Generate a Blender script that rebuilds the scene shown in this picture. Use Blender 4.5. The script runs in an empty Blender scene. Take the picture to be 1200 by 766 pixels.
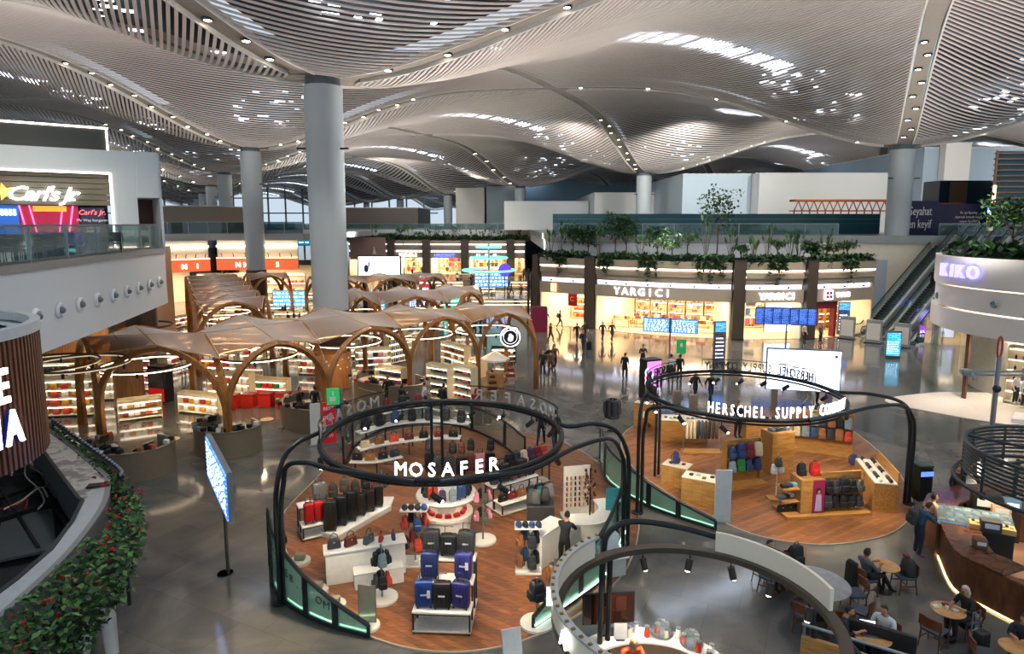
import bpy, bmesh, math, random
from mathutils import Vector, Matrix, Euler
random.seed(7)
PI = math.pi
SC = bpy.context.scene
COL = SC.collection
R = math.radians

# ---------------------------------------------------------------- camera, light, exposure
TH = math.atan((358.7-262)/750.0)
cam_d = bpy.data.cameras.new('camera'); cam = bpy.data.objects.new('camera', cam_d); COL.objects.link(cam)
cam.location = (0, 0, 10); cam.rotation_euler = (PI/2-TH, 0, 0)
cam_d.sensor_width = 36; cam_d.lens = 22.5; cam_d.shift_y = -24.3/1200; cam_d.clip_end = 1500; cam_d.clip_start = .1
SC.camera = cam
SC.view_settings.view_transform = 'Standard'; SC.view_settings.look = 'None'
SC.view_settings.gamma = 1; SC.view_settings.use_curve_mapping = False
SC.view_settings.exposure = 0.0
SC.cycles.use_denoising = True
SC.cycles.max_bounces = 5; SC.cycles.diffuse_bounces = 3; SC.cycles.glossy_bounces = 3
SC.cycles.transparent_max_bounces = 12; SC.cycles.transmission_bounces = 3
SC.cycles.sample_clamp_indirect = 6; SC.cycles.caustics_reflective = False; SC.cycles.caustics_refractive = False

W = bpy.data.worlds.new('daylight'); SC.world = W; W.use_nodes = True
wn = W.node_tree.nodes; wb = wn['Background']
wb.inputs[0].default_value = (0.72, 0.86, 1.0, 1); wb.inputs[1].default_value = 0.85

def area(name, loc, size, power, color=(1, 1, 1), rot=(0, 0, 0), sy=None):
    d = bpy.data.lights.new(name, 'AREA'); d.energy = power; d.color = color; d.size = size
    if sy: d.shape = 'RECTANGLE'; d.size_y = sy
    o = bpy.data.objects.new(name, d); o.location = loc; o.rotation_euler = rot; COL.objects.link(o); return o
def spot(name, loc, target, power, color=(1, .86, .68), ang=70, blend=.6, rad=.06):
    d = bpy.data.lights.new(name, 'SPOT'); d.energy = power; d.color = color; d.spot_size = R(ang); d.spot_blend = blend; d.shadow_soft_size = rad
    o = bpy.data.objects.new(name, d); o.location = loc
    v = Vector(target)-Vector(loc); o.rotation_euler = v.to_track_quat('-Z', 'Y').to_euler(); COL.objects.link(o); return o
WARM = (1.0, .75, .47)
spot('terrace_fill', (-15.5, 21, 14), (-19, 24, 8.8), 900, (1, .9, .75), 120, .7, .3)  # added spot, brightens the dining area behind the balustrade
for x, y, tx, ty, p in ((8, 84, 6, 130, 9000), (24, 84, 24, 125, 9000), (40, 80, 46, 110, 7000), (56, 74, 66, 100, 7000), (-8, 136, -8, 165, 12000), (76, 74, 90, 110, 8000), (-28, 140, -28, 190, 12000)):
    spot('upper_level_fill', (x, y, 20.5), (tx, ty, 10), p, (1, .96, .9), 120, .8, .6)  # spots added to lift the dark upper-level backdrop
for x, y, tx, ty, p in ((9, 40, 10, 60, 5200), (20, 38, 20, 56, 5200), (29, 40, 30, 57, 4200), (-10, 96, -10, 126, 16000)): spot('facade_fill', (x, y, 19.5), (tx, ty, 5.5), p, (1, .95, .88), 62, .8, .4)  # extra spots added to brighten the shop fascias
# unseen spots added to brighten the slatted vault, and downlights in the seams
def uplight(x, y, z, power, ang=150): return spot('vault_fill', (x, y, z), (x, y, 40), power, (1, .95, .92), ang, .9, 1.2)
uplight(-24, 20, 14, 5000); uplight(-38, 24, 14, 7000)
for x, y, p in ((-40, 40, 12000), (-4, 44, 9000), (-24, 62, 11000), (6, 22, 7000), (22, 34, 9000), (14, 58, 11000), (36, 52, 9000), (48, 34, 9000), (30, 78, 11000), (4, 84, 12000), (-22, 96, 12000), (58, 78, 11000), (12, 112, 13000), (-36, 122, 13000), (-60, 80, 12000), (-10, 140, 13000), (44, 120, 12000), (66, 110, 12000), (24, 100, 10000), (-50, 170, 20000), (-80, 130, 16000), (-75, 200, 22000), (-110, 180, 20000), (-20, 180, 18000)):
    uplight(x, y, 6.9, p)
for x, y, p in ((-11.7, 33, 3200), (-3, 40, 3200), (-22, 50, 1500), (-5, 20, 2600), (10, 34, 3200), (22, 46, 3400), (36, 60, 3000), (33, 40, 3400), (15, 14, 2600), (28, 26, 3000), (4, 70, 3600), (-10, 84, 4000), (-8, 60, 3200), (6, 50, 3600), (16, 48, 3600), (26, 50, 3200)):
    spot('seam_downlight', (x, y, 19.5), (x, y, 0), p*1.2, (1, .95, .88), 95, .8, .3)

# ---------------------------------------------------------------- helpers
def at(px, py, Z=0.0):
    """a point of the hall at height Z, read off the 1200x766 photograph"""
    a = (px-600)/750; b = (358.7-py)/750; c, s = math.cos(TH), math.sin(TH)
    dy, dz = c+b*s, -s+b*c
    t = (Z-10)/dz
    return (a*t, dy*t)
def lin(h):
    if isinstance(h, str):
        c = [int(h[i:i+2], 16)/255 for i in (0, 2, 4)]
        return tuple(x/12.92 if x <= .04045 else ((x+.055)/1.055)**2.4 for x in c)
    return h
MC = {}
def mat(col='888888', rough=.55, metal=0, emit=0, vary=.12, scale=6, coat=0, name=None):
    key = ('m', col, rough, metal, emit, vary, scale, coat)
    if key in MC: return MC[key]
    m = bpy.data.materials.new(name or 'paint_'+str(col)); m.use_nodes = True
    nt = m.node_tree; b = nt.nodes['Principled BSDF']; c = lin(col)
    b.inputs['Roughness'].default_value = rough; b.inputs['Metallic'].default_value = metal
    b.inputs['Coat Weight'].default_value = coat
    b.inputs['Base Color'].default_value = (*c, 1)
    if emit:
        b.inputs['Emission Color'].default_value = (*c, 1); b.inputs['Emission Strength'].default_value = emit
    elif vary:
        tc = nt.nodes.new('ShaderNodeTexCoord'); n = nt.nodes.new('ShaderNodeTexNoise'); n.inputs['Scale'].default_value = scale
        n.inputs['Detail'].default_value = 3
        mx = nt.nodes.new('ShaderNodeMix'); mx.data_type = 'RGBA'
        mx.inputs[6].default_value = (*[x*(1-vary) for x in c], 1); mx.inputs[7].default_value = (*[min(1, x*(1+vary)) for x in c], 1)
        nt.links.new(tc.outputs['Object'], n.inputs['Vector']); nt.links.new(n.outputs['Fac'], mx.inputs[0])
        nt.links.new(mx.outputs[2], b.inputs['Base Color'])
    MC[key] = m; return m
def wood(a, b_, rough=.4, scale=(1, 12, 12), plank=None, gloss=0, rot=0, name='wood'):
    key = ('w', a, b_, rough, scale, plank, rot)
    if key in MC: return MC[key]
    m = bpy.data.materials.new(name); m.use_nodes = True; nt = m.node_tree; b = nt.nodes['Principled BSDF']
    b.inputs['Roughness'].default_value = rough
    tc = nt.nodes.new('ShaderNodeTexCoord'); mp = nt.nodes.new('ShaderNodeMapping'); mp.inputs['Scale'].default_value = scale
    mp.inputs['Rotation'].default_value = (0, 0, rot)
    n = nt.nodes.new('ShaderNodeTexNoise'); n.inputs['Scale'].default_value = 2.2; n.inputs['Detail'].default_value = 5
    nt.links.new(tc.outputs['Object'], mp.inputs['Vector']); nt.links.new(mp.outputs[0], n.inputs['Vector'])
    cr = nt.nodes.new('ShaderNodeValToRGB'); cr.color_ramp.elements[0].position = .3; cr.color_ramp.elements[1].position = .7
    cr.color_ramp.elements[0].color = (*lin(a), 1); cr.color_ramp.elements[1].color = (*lin(b_), 1)
    nt.links.new(n.outputs['Fac'], cr.inputs[0]); out = cr.outputs[0]
    if plank:
        br = nt.nodes.new('ShaderNodeTexBrick'); br.inputs['Scale'].default_value = 1
        br.inputs['Brick Width'].default_value = plank[0]; br.inputs['Row Height'].default_value = plank[1]
        br.inputs['Mortar Size'].default_value = .004; br.inputs['Color1'].default_value = (.55, .55, .55, 1); br.inputs['Color2'].default_value = (1.25, 1.2, 1.15, 1)
        br.inputs['Mortar'].default_value = (.3, .3, .3, 1)
        mp2 = nt.nodes.new('ShaderNodeMapping'); mp2.inputs['Rotation'].default_value = (0, 0, rot)
        nt.links.new(tc.outputs['Object'], mp2.inputs['Vector']); nt.links.new(mp2.outputs[0], br.inputs['Vector'])
        mx = nt.nodes.new('ShaderNodeMix'); mx.data_type = 'RGBA'; mx.blend_type = 'MULTIPLY'; mx.inputs[0].default_value = 1
        nt.links.new(out, mx.inputs[6]); nt.links.new(br.outputs['Color'], mx.inputs[7]); out = mx.outputs[2]
    nt.links.new(out, b.inputs['Base Color'])
    MC[key] = m; return m
def glass(tint='a8c4bc', refl=.12, clear=.72, rough=.03, name='glass'):
    key = ('g', tint, refl, clear, rough)
    if key in MC: return MC[key]
    m = bpy.data.materials.new(name); m.use_nodes = True; nt = m.node_tree; nt.nodes.clear()
    o = nt.nodes.new('ShaderNodeOutputMaterial'); t = nt.nodes.new('ShaderNodeBsdfTransparent'); g = nt.nodes.new('ShaderNodeBsdfGlossy')
    d = nt.nodes.new('ShaderNodeBsdfDiffuse'); c = lin(tint)
    t.inputs[0].default_value = (*[x**.35 for x in c], 1); g.inputs['Roughness'].default_value = rough; d.inputs[0].default_value = (*c, 1)
    n = nt.nodes.new('ShaderNodeTexNoise'); n.inputs['Scale'].default_value = 1.5
    mr = nt.nodes.new('ShaderNodeMapRange'); mr.inputs['To Min'].default_value = (1-clear)*.6; mr.inputs['To Max'].default_value = min(1, (1-clear)*1.4)
    nt.links.new(n.outputs['Fac'], mr.inputs['Value'])
    m1 = nt.nodes.new('ShaderNodeMixShader'); nt.links.new(mr.outputs[0], m1.inputs[0]); nt.links.new(t.outputs[0], m1.inputs[1]); nt.links.new(d.outputs[0], m1.inputs[2])
    lw = nt.nodes.new('ShaderNodeLayerWeight'); fr = nt.nodes.new('ShaderNodeMath'); fr.operation = 'POWER'; fr.inputs[1].default_value = 4; nt.links.new(lw.outputs['Facing'], fr.inputs[0])
    ad = nt.nodes.new('ShaderNodeMath'); ad.operation = 'ADD'; ad.inputs[1].default_value = refl*.4; nt.links.new(fr.outputs[0], ad.inputs[0])
    m2 = nt.nodes.new('ShaderNodeMixShader'); nt.links.new(ad.outputs[0], m2.inputs[0]); nt.links.new(m1.outputs[0], m2.inputs[1]); nt.links.new(g.outputs[0], m2.inputs[2])
    nt.links.new(m2.outputs[0], o.inputs[0]); MC[key] = m; return m

class MB:
    def __init__(s): s.v = []; s.f = []; s.m = []
    def add(s, vs, fs, mi=0):
        k = len(s.v); s.v += [tuple(v) for v in vs]
        for f in fs: s.f.append(tuple(k+i for i in f)); s.m.append(mi)
        return s
    def bx(s, x0, x1, y0, y1, z0, z1, mi=0):
        v = [(x, y, z) for z in (z0, z1) for y in (y0, y1) for x in (x0, x1)]
        return s.add(v, [(0, 2, 3, 1), (4, 5, 7, 6), (0, 1, 5, 4), (2, 6, 7, 3), (0, 4, 6, 2), (1, 3, 7, 5)], mi)
    def box(s, c, size, rz=0, mi=0, ry=0, rx=0):
        m = MB().bx(-size[0]/2, size[0]/2, -size[1]/2, size[1]/2, -size[2]/2, size[2]/2)
        return s.join(m, Matrix.Translation(c) @ Euler((rx, ry, rz)).to_matrix().to_4x4(), mi)
    def join(s, o, M=None, mi=None):
        k = len(s.v); s.v += [tuple(M @ Vector(v)) for v in o.v] if M is not None else o.v
        s.f += [tuple(k+i for i in f) for f in o.f]; s.m += [mi]*len(o.f) if mi is not None else o.m
        return s
    def beam(s, p, q, w, h, mi=0, up=(0, 0, 1)):
        p = Vector(p); q = Vector(q); d = (q-p).normalized(); u = Vector(up)
        if abs(d.dot(u)) > .98: u = Vector((0, 1, 0))
        a = d.cross(u).normalized()*w/2; b = a.cross(d).normalized()*h/2
        vs = [e+i*a+j*b for e in (p, q) for i, j in ((-1, -1), (1, -1), (1, 1), (-1, 1))]
        return s.add(vs, [(3, 2, 1, 0), (4, 5, 6, 7), (0, 1, 5, 4), (1, 2, 6, 5), (2, 3, 7, 6), (3, 0, 4, 7)], mi)
    def tube(s, pts, r, n=8, closed=False, mi=0, sx=1, sy=1):
        pts = [Vector(p) for p in pts]; N = len(pts); rr = r if isinstance(r, (list, tuple)) else [r]*N; base = len(s.v); a = None
        for i, p in enumerate(pts):
            if closed: t = pts[(i+1) % N]-pts[i-1]
            else: t = pts[min(i+1, N-1)]-pts[max(i-1, 0)]
            t = t.normalized() if t.length > 1e-9 else Vector((0, 0, 1))
            if a is None:
                u = Vector((0, 0, 1)) if abs(t.z) < .95 else Vector((0, 1, 0)); a = t.cross(u).normalized()
            else:
                a = (a-t*a.dot(t)).normalized()
            b = a.cross(t)
            for k in range(n):
                w = 2*PI*(k+.5)/n; s.v.append(tuple(p+a*math.cos(w)*rr[i]*sx+b*math.sin(w)*rr[i]*sy))
        for i in range(N if closed else N-1):
            j = (i+1) % N
            for k in range(n): s.f.append((base+i*n+k, base+i*n+(k+1) % n, base+j*n+(k+1) % n, base+j*n+k)); s.m.append(mi)
        if not closed:
            s.f.append(tuple(base+k for k in reversed(range(n)))); s.m.append(mi)
            s.f.append(tuple(base+(N-1)*n+k for k in range(n))); s.m.append(mi)
        return s
    def prism(s, poly, z0, z1, mi=0, mtop=None):
        n = len(poly); k = len(s.v); s.v += [(p[0], p[1], z0) for p in poly]+[(p[0], p[1], z1) for p in poly]
        for i in range(n): s.f.append((k+i, k+(i+1) % n, k+n+(i+1) % n, k+n+i)); s.m.append(mi)
        s.f.append(tuple(k+i for i in reversed(range(n)))); s.m.append(mi)
        s.f.append(tuple(k+n+i for i in range(n))); s.m.append(mi if mtop is None else mtop); return s
    def lathe(s, prof, n=20, c=(0, 0, 0), mi=0, a0=0, a1=2*PI, sx=1, sy=1):
        full = abs(a1-a0-2*PI) < 1e-6; cols = n if full else n+1; k = len(s.v); m = len(prof)
        for i in range(cols):
            w = a0+(a1-a0)*i/n
            for r, z in prof: s.v.append((c[0]+r*math.cos(w)*sx, c[1]+r*math.sin(w)*sy, c[2]+z))
        for i in range(n):
            j = (i+1) % cols
            for q in range(m-1): s.f.append((k+i*m+q, k+j*m+q, k+j*m+q+1, k+i*m+q+1)); s.m.append(mi)
        return s
    def ell(s, c, r, n=12, m=8, mi=0, M=None):
        o = MB(); prof = [(math.sin(PI*i/m), -math.cos(PI*i/m)) for i in range(m+1)]
        o.lathe(prof, n); T = Matrix.Translation(c) @ (M.to_4x4() if M is not None else Matrix.Identity(4)) @ Matrix.Diagonal((*(r if isinstance(r, (tuple, list)) else (r, r, r)), 1))
        return s.join(o, T, mi)
    def wall(s, path, z0, z1, t=.05, mi=0, closed=False):
        """a wall of thickness t along a plan path; z0/z1 numbers or per-point lists"""
        P = [Vector((p[0], p[1])) for p in path]; N = len(P); k = len(s.v)
        g = lambda z, i: z[i] if isinstance(z, (list, tuple)) else z
        for i, p in enumerate(P):
            d = (P[(i+1) % N]-P[i-1]) if closed else (P[min(i+1, N-1)]-P[max(i-1, 0)]); d = d.normalized(); nrm = Vector((-d.y, d.x))*t/2
            for q, z in ((p-nrm, g(z0, i)), (p+nrm, g(z0, i)), (p+nrm, g(z1, i)), (p-nrm, g(z1, i))): s.v.append((q.x, q.y, z))
        for i in range(N if closed else N-1):
            j = (i+1) % N
            for a, b in ((0, 1), (1, 2), (2, 3), (3, 0)): s.f.append((k+i*4+a, k+i*4+b, k+j*4+b, k+j*4+a)); s.m.append(mi)
        if not closed:
            s.f.append((k, k+1, k+2, k+3)); s.m.append(mi); e = k+(N-1)*4; s.f.append((e+3, e+2, e+1, e)); s.m.append(mi)
        return s
    def rbox(s, c, size, r=.03, n=3, mi=0, taper=1, rz=0, dome=0):
        """rounded box; taper shrinks the top, dome bulges it"""
        o = MB(); h = [x/2 for x in size]; r = min(r, *h)
        g = [-1, -1+2*.12, -.3, .3, 1-2*.12, 1]
        for ax in range(3):
            for sg in (-1, 1):
                u, v = (ax+1) % 3, (ax+2) % 3; k = len(o.v)
                for i in g:
                    for j in g:
                        p = [0, 0, 0]; p[ax] = sg*h[ax]; p[u] = i*h[u]; p[v] = j*h[v]
                        q = [max(-h[t]+r, min(h[t]-r, p[t])) for t in range(3)]
                        d = Vector([p[t]-q[t] for t in range(3)])
                        if d.length > 1e-9: d = d.normalized()*r
                        w = [q[t]+d[t] for t in range(3)]
                        f = (w[2]/size[2]+.5); k2 = 1+(taper-1)*f; w[0] *= k2; w[1] *= k2
                        if dome and w[2] > 0: w[2] += dome*(1-(w[0]/h[0])**2)*(w[2]/h[2])-dome*.5*(w[2]/h[2])
                        o.v.append(tuple(w))
                m = len(g)
                for i in range(m-1):
                    for j in range(m-1):
                        f = (k+i*m+j, k+(i+1)*m+j, k+(i+1)*m+j+1, k+i*m+j+1)
                        o.f.append(f if sg > 0 else f[::-1]); o.m.append(0)
        return s.join(o, Matrix.Translation(c) @ Matrix.Rotation(rz, 4, 'Z'), mi)
    def grid(s, fn, nu, nv, mi=0):
        k = len(s.v)
        for i in range(nu+1):
            for j in range(nv+1): s.v.append(tuple(fn(i/nu, j/nv)))
        for i in range(nu):
            for j in range(nv): s.f.append((k+i*(nv+1)+j, k+(i+1)*(nv+1)+j, k+(i+1)*(nv+1)+j+1, k+i*(nv+1)+j+1)); s.m.append(mi)
        return s
    def mesh(s, name, mats, smooth=40):
        me = bpy.data.meshes.new(name); me.from_pydata(s.v, [], s.f)
        for m in (mats if isinstance(mats, (list, tuple)) else [mats]): me.materials.append(m)
        if any(s.m): me.polygons.foreach_set('material_index', s.m)
        if smooth:
            me.polygons.foreach_set('use_smooth', [True]*len(s.f))
            try: me.set_sharp_from_angle(angle=R(smooth))
            except Exception: pass
        me.update(); return me
    def build(s, name, mats, parent=None, loc=None, rz=0, smooth=40):
        return put(name, s.mesh(name, mats, smooth), parent, loc, rz)
def put(name, me, parent=None, loc=None, rz=0, rot=None, sc=None):
    o = bpy.data.objects.new(name, me); COL.objects.link(o)
    if loc is not None: o.location = loc
    if rz: o.rotation_euler = (0, 0, rz)
    if rot is not None: o.rotation_euler = rot
    if sc is not None: o.scale = sc if isinstance(sc, (tuple, list)) else (sc, sc, sc)
    if parent: o.parent = parent
    return o
def tag(o, label=None, cat=None, group=None, kind=None):
    if label: o['label'] = label
    if cat: o['category'] = cat
    if group: o['group'] = group
    if kind: o['kind'] = kind
    return o
def thing(name, label, cat, loc=(0, 0, 0), rz=0, group=None):
    o = bpy.data.objects.new(name, None); o.empty_display_size = .1; COL.objects.link(o); o.location = (*loc, 0) if len(loc) == 2 else loc; o.rotation_euler = (0, 0, rz)
    return tag(o, label, cat, group)
def struct(name, mb, m, smooth=40):
    return tag(mb.build(name, m, smooth=smooth), kind='structure')
TXC = {}
def text(s, size, m, parent=None, loc=(0, 0, 0), rot=(PI/2, 0, 0), ext=.02, align='CENTER', sx=1, shear=0, bold=0, name='lettering', spacing=1):
    key = (s, size, m.name, ext, align, shear, bold, spacing)
    if key not in TXC:
        c = bpy.data.curves.new(name, 'FONT'); c.body = s; c.size = size; c.extrude = ext; c.align_x = align; c.shear = shear; c.offset = bold; c.space_character = spacing
        c.resolution_u = 2; c.materials.append(m); t = bpy.data.objects.new(name, c)
        TXC[key] = bpy.data.meshes.new_from_object(t); bpy.data.objects.remove(t); bpy.data.curves.remove(c)
        if not TXC[key].materials: TXC[key].materials.append(m)
    o = put(name, TXC[key], parent, loc, rot=rot); o.scale = (sx, 1, 1); return o
def arc(cx, cy, r, a0, a1, n, z=None, ry=None):
    o = []
    for i in range(n+1):
        a = R(a0+(a1-a0)*i/n); p = (cx+r*math.cos(a), cy+(ry or r)*math.sin(a))
        o.append(p if z is None else (*p, z))
    return o
def spline(P, n=8, closed=False):
    P = [Vector(p) for p in P]; N = len(P); out = []
    rng = range(N if closed else N-1)
    for i in rng:
        a = P[(i-1) % N] if closed or i > 0 else P[0]*2-P[1]; b = P[i]; c = P[(i+1) % N]; d = P[(i+2) % N] if closed or i+2 < N else P[-1]*2-P[-2]
        for k in range(n):
            t = k/n; out.append(.5*((2*b)+(c-a)*t+(2*a-5*b+4*c-d)*t*t+(3*b-a-3*c+d)*t**3))
    if not closed: out.append(P[-1])
    return out
def copy_tree(o, label=None, loc=None, rz=None):
    c = o.copy(); COL.objects.link(c)
    if label: c['label'] = label
    if loc is not None: c.location = loc
    if rz is not None: c.rotation_euler = (0, 0, rz)
    for ch in list(o.children):
        d = ch.copy(); COL.objects.link(d); d.parent = c
        for g in list(ch.children): e = g.copy(); COL.objects.link(e); e.parent = d
    return c
BLACK = mat('16181a', .4); DARK = mat('26282a', .5); STEEL = mat('9aa0a4', .3, .8); WHITE = mat('d8d6d0', .45); CREAM = mat('cfc6b4', .5)
GLASS = glass(); LED = mat('fff2dc', emit=9); LEDC = mat('dfe6ff', emit=7)
# ---------------------------------------------------------------- the hall: floor, ceiling, columns
B1 = Vector((-11.7, 41.0)); EV = Vector((51.7, 26.0)); DV = Vector((-19.1, 36.0))
def grid_xy(u, v): return B1+EV*u+DV*v
def zc(u): return 19.0-.9*max(-1, min(2, u))
def zceil(u, v):
    s = math.sin(PI*u)**2; t = math.sin(PI*v)**2; h = 1-(1-s)*(1-t)
    return zc(u)+6.3*h
def pnt(u, v, dz=0):
    p = grid_xy(u, v); return (p.x, p.y, zceil(u, v)+dz)
def seen(u, v, m=12):
    p = grid_xy(u, v); return p.y > 4 and abs(p.x) < p.y*.86+m and p.y < 330

def stone():
    m = bpy.data.materials.new('polished_stone'); m.use_nodes = True; nt = m.node_tree; b = nt.nodes['Principled BSDF']; L = nt.links.new
    tc = nt.nodes.new('ShaderNodeTexCoord'); mp = nt.nodes.new('ShaderNodeMapping'); mp.inputs['Rotation'].default_value = (0, 0, R(26)); L(tc.outputs['Object'], mp.inputs[0])
    n = nt.nodes.new('ShaderNodeTexNoise'); n.inputs['Scale'].default_value = .35; n.inputs['Detail'].default_value = 7; n.inputs['Distortion'].default_value = 1.6; L(mp.outputs[0], n.inputs['Vector'])
    cr = nt.nodes.new('ShaderNodeValToRGB'); e = cr.color_ramp.elements; e[0].position = .3; e[0].color = (*lin('4b4e51'), 1); e[1].position = .72; e[1].color = (*lin('706d65'), 1)
    x = e.new(.5); x.color = (*lin('5d5c59'), 1); L(n.outputs['Fac'], cr.inputs[0])
    br = nt.nodes.new('ShaderNodeTexBrick'); br.inputs['Brick Width'].default_value = 1.5; br.inputs['Row Height'].default_value = 1.5; br.offset = .5; br.inputs['Scale'].default_value = 1
    br.inputs['Mortar Size'].default_value = .006; br.inputs['Color1'].default_value = (.82, .82, .84, 1); br.inputs['Color2'].default_value = (1.12, 1.1, 1.06, 1); br.inputs['Mortar'].default_value = (.62, .62, .6, 1)
    L(mp.outputs[0], br.inputs['Vector'])
    mx = nt.nodes.new('ShaderNodeMix'); mx.data_type = 'RGBA'; mx.blend_type = 'MULTIPLY'; mx.inputs[0].default_value = .9; L(cr.outputs[0], mx.inputs[6]); L(br.outputs['Color'], mx.inputs[7]); L(mx.outputs[2], b.inputs['Base Color'])
    mr = nt.nodes.new('ShaderNodeMapRange'); mr.inputs['To Min'].default_value = .05; mr.inputs['To Max'].default_value = .16; L(n.outputs['Fac'], mr.inputs[0]); L(mr.outputs[0], b.inputs['Roughness'])
    b.inputs['Specular IOR Level'].default_value = .62
    return m
STONE = stone()
struct('floor', MB().bx(-190, 150, -12, 330, -.4, 0), STONE)

# ceiling: every panel between four seams is a field of slats; stripes of skylight and a dark deck lie above
slat_m = mat('c9bfb8', .5, vary=.05, scale=.3); deck_m = mat('28323a', .8, vary=.35, scale=.15); seam_m = mat('8c8378', .55); trim_m = mat('d8d4cc', .4)
sky_m = mat('dcebff', emit=15.0, name='skylight'); glint_m = mat('e6f1ff', emit=7.0, name='skylight_glimpse')
def slat_strip(mb, P, dr, w, th=.15):
    k = len(mb.v); n = Vector((-dr.y, dr.x)).normalized()*w/2
    for p in P:
        mb.v += [(p[0]-n.x, p[1]-n.y, p[2]), (p[0]+n.x, p[1]+n.y, p[2]), (p[0]+n.x, p[1]+n.y, p[2]+th), (p[0]-n.x, p[1]-n.y, p[2]+th)]
    for i in range(len(P)-1):
        a = k+i*4; b = a+4
        for x, y in ((0, 1), (1, 2), (3, 0)): mb.f.append((a+x, a+y, b+y, b+x)); mb.m.append(0)
def panel(kind, i, j):
    cu, cv = (i, j+.5) if kind == 'V' else (i+.5, j)
    if not any(seen(cu+a, cv+b, 4) for a in (-.45, 0, .45) for b in (-.45, 0, .45)): return
    if not seen(cu, cv, 45): return
    mb = MB(); edge = MB(); deck = MB(); g = .022
    far = grid_xy(cu, cv).y; pitch = .36 if far < 80 else .5 if far < 150 else .9
    L = DV.length if kind == 'V' else EV.length; n = int(L/pitch)
    hw = pitch*(.25 if far < 62 else .28)
    def bulge(u, v):
        d = .5-max(abs(u-cu), abs(v-cv)) if False else 0
        a = abs(u-cu)+abs(v-cv); return -.30-.9*max(0, 1-2*a)**.8*.0
    rows = []
    for q in range(1, n):
        tau = q/n
        half = min(tau, 1-tau)-g
        if half < .012: continue
        if kind == 'V': v = j+tau; pts = [(i-half+2*half*s/10, v) for s in range(11)]; dr = EV
        else: u = i+tau; pts = [(u, j-half+2*half*s/10) for s in range(11)]; dr = DV
        P = [pnt(u, v, bulge(u, v)) for u, v in pts]
        rows.append(P); slat_strip(mb, P, dr, hw*2, .08 if far < 62 else .14)
    for e in (0, -1):
        P = [r[e] for r in rows]; edge.wall(P, [p[2]-.06 for p in P], [p[2]+.32 for p in P], .12)
    o = mb.build('ceiling_slat_panel', slat_m, smooth=0); o['kind'] = 'structure'
    edge.build('panel_edge', trim_m, o)
    rr = rows[::3]+[rows[-1]]
    for a, b in zip(rr[:-1], rr[1:]):
        k = len(deck.v); deck.v += [(p[0], p[1], p[2]+1.0) for p in a[::2]]+[(p[0], p[1], p[2]+1.0) for p in b[::2]]
        m = len(a[::2]); deck.f += [(k+t, k+t+1, k+m+t+1, k+m+t) for t in range(m-1)]; deck.m += [0]*(m-1)
    deck.build('roof_deck', deck_m, o)
    # skylight strip along the vault's crown plus broken glimpses near the columns
    sk = MB(); ctr = Vector((cu, cv)); ln = 9.5 if kind == 'U' else 5.5; wd = 1.3
    N = 10
    for t in range(N):
        a = -1+2*t/N+.03; b = -1+2*(t+1)/N-.03
        vs = []
        for x, y in ((a, -1), (b, -1), (b, 1), (a, 1)):
            off = EV.normalized()*(x*ln)+DV.normalized()*(y*wd*(1-.25*x)-x*x*1.6)
            du = off.dot(EV)/EV.length_squared; dv = off.dot(DV)/DV.length_squared
            p = pnt(cu+du, cv+dv, -.12); vs.append(p)
        sk.add(vs, [(3, 2, 1, 0)])
    sk.build('skylight', sky_m, o)
    if far < 150:
        gl = MB()
        for cc in ((-1, 1) if kind == 'V' else (-1, 1)):
            for t in range(26):
                rr_ = random.uniform(.16, .34)*cc; ss = random.gauss(0, .05)
                u, v = (cu+ss, cv+rr_) if kind == 'V' else (cu+rr_, cv+ss)
                p = Vector(pnt(u, v, -.1)); w = random.uniform(.12, .5); h = random.uniform(.1, .35); a = EV.normalized()*w; b = DV.normalized()*h
                gl.add([(p.x+x*a.x+y*b.x, p.y+x*a.y+y*b.y, p.z) for x, y in ((-1, -1), (1, -1), (1, 1), (-1, 1))], [(3, 2, 1, 0)])
        gl.build('skylight_glimpse', glint_m, o)
for i in range(-3, 4):
    for j in range(-2, 9):
        panel('V', i, j); panel('U', i, j)
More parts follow.
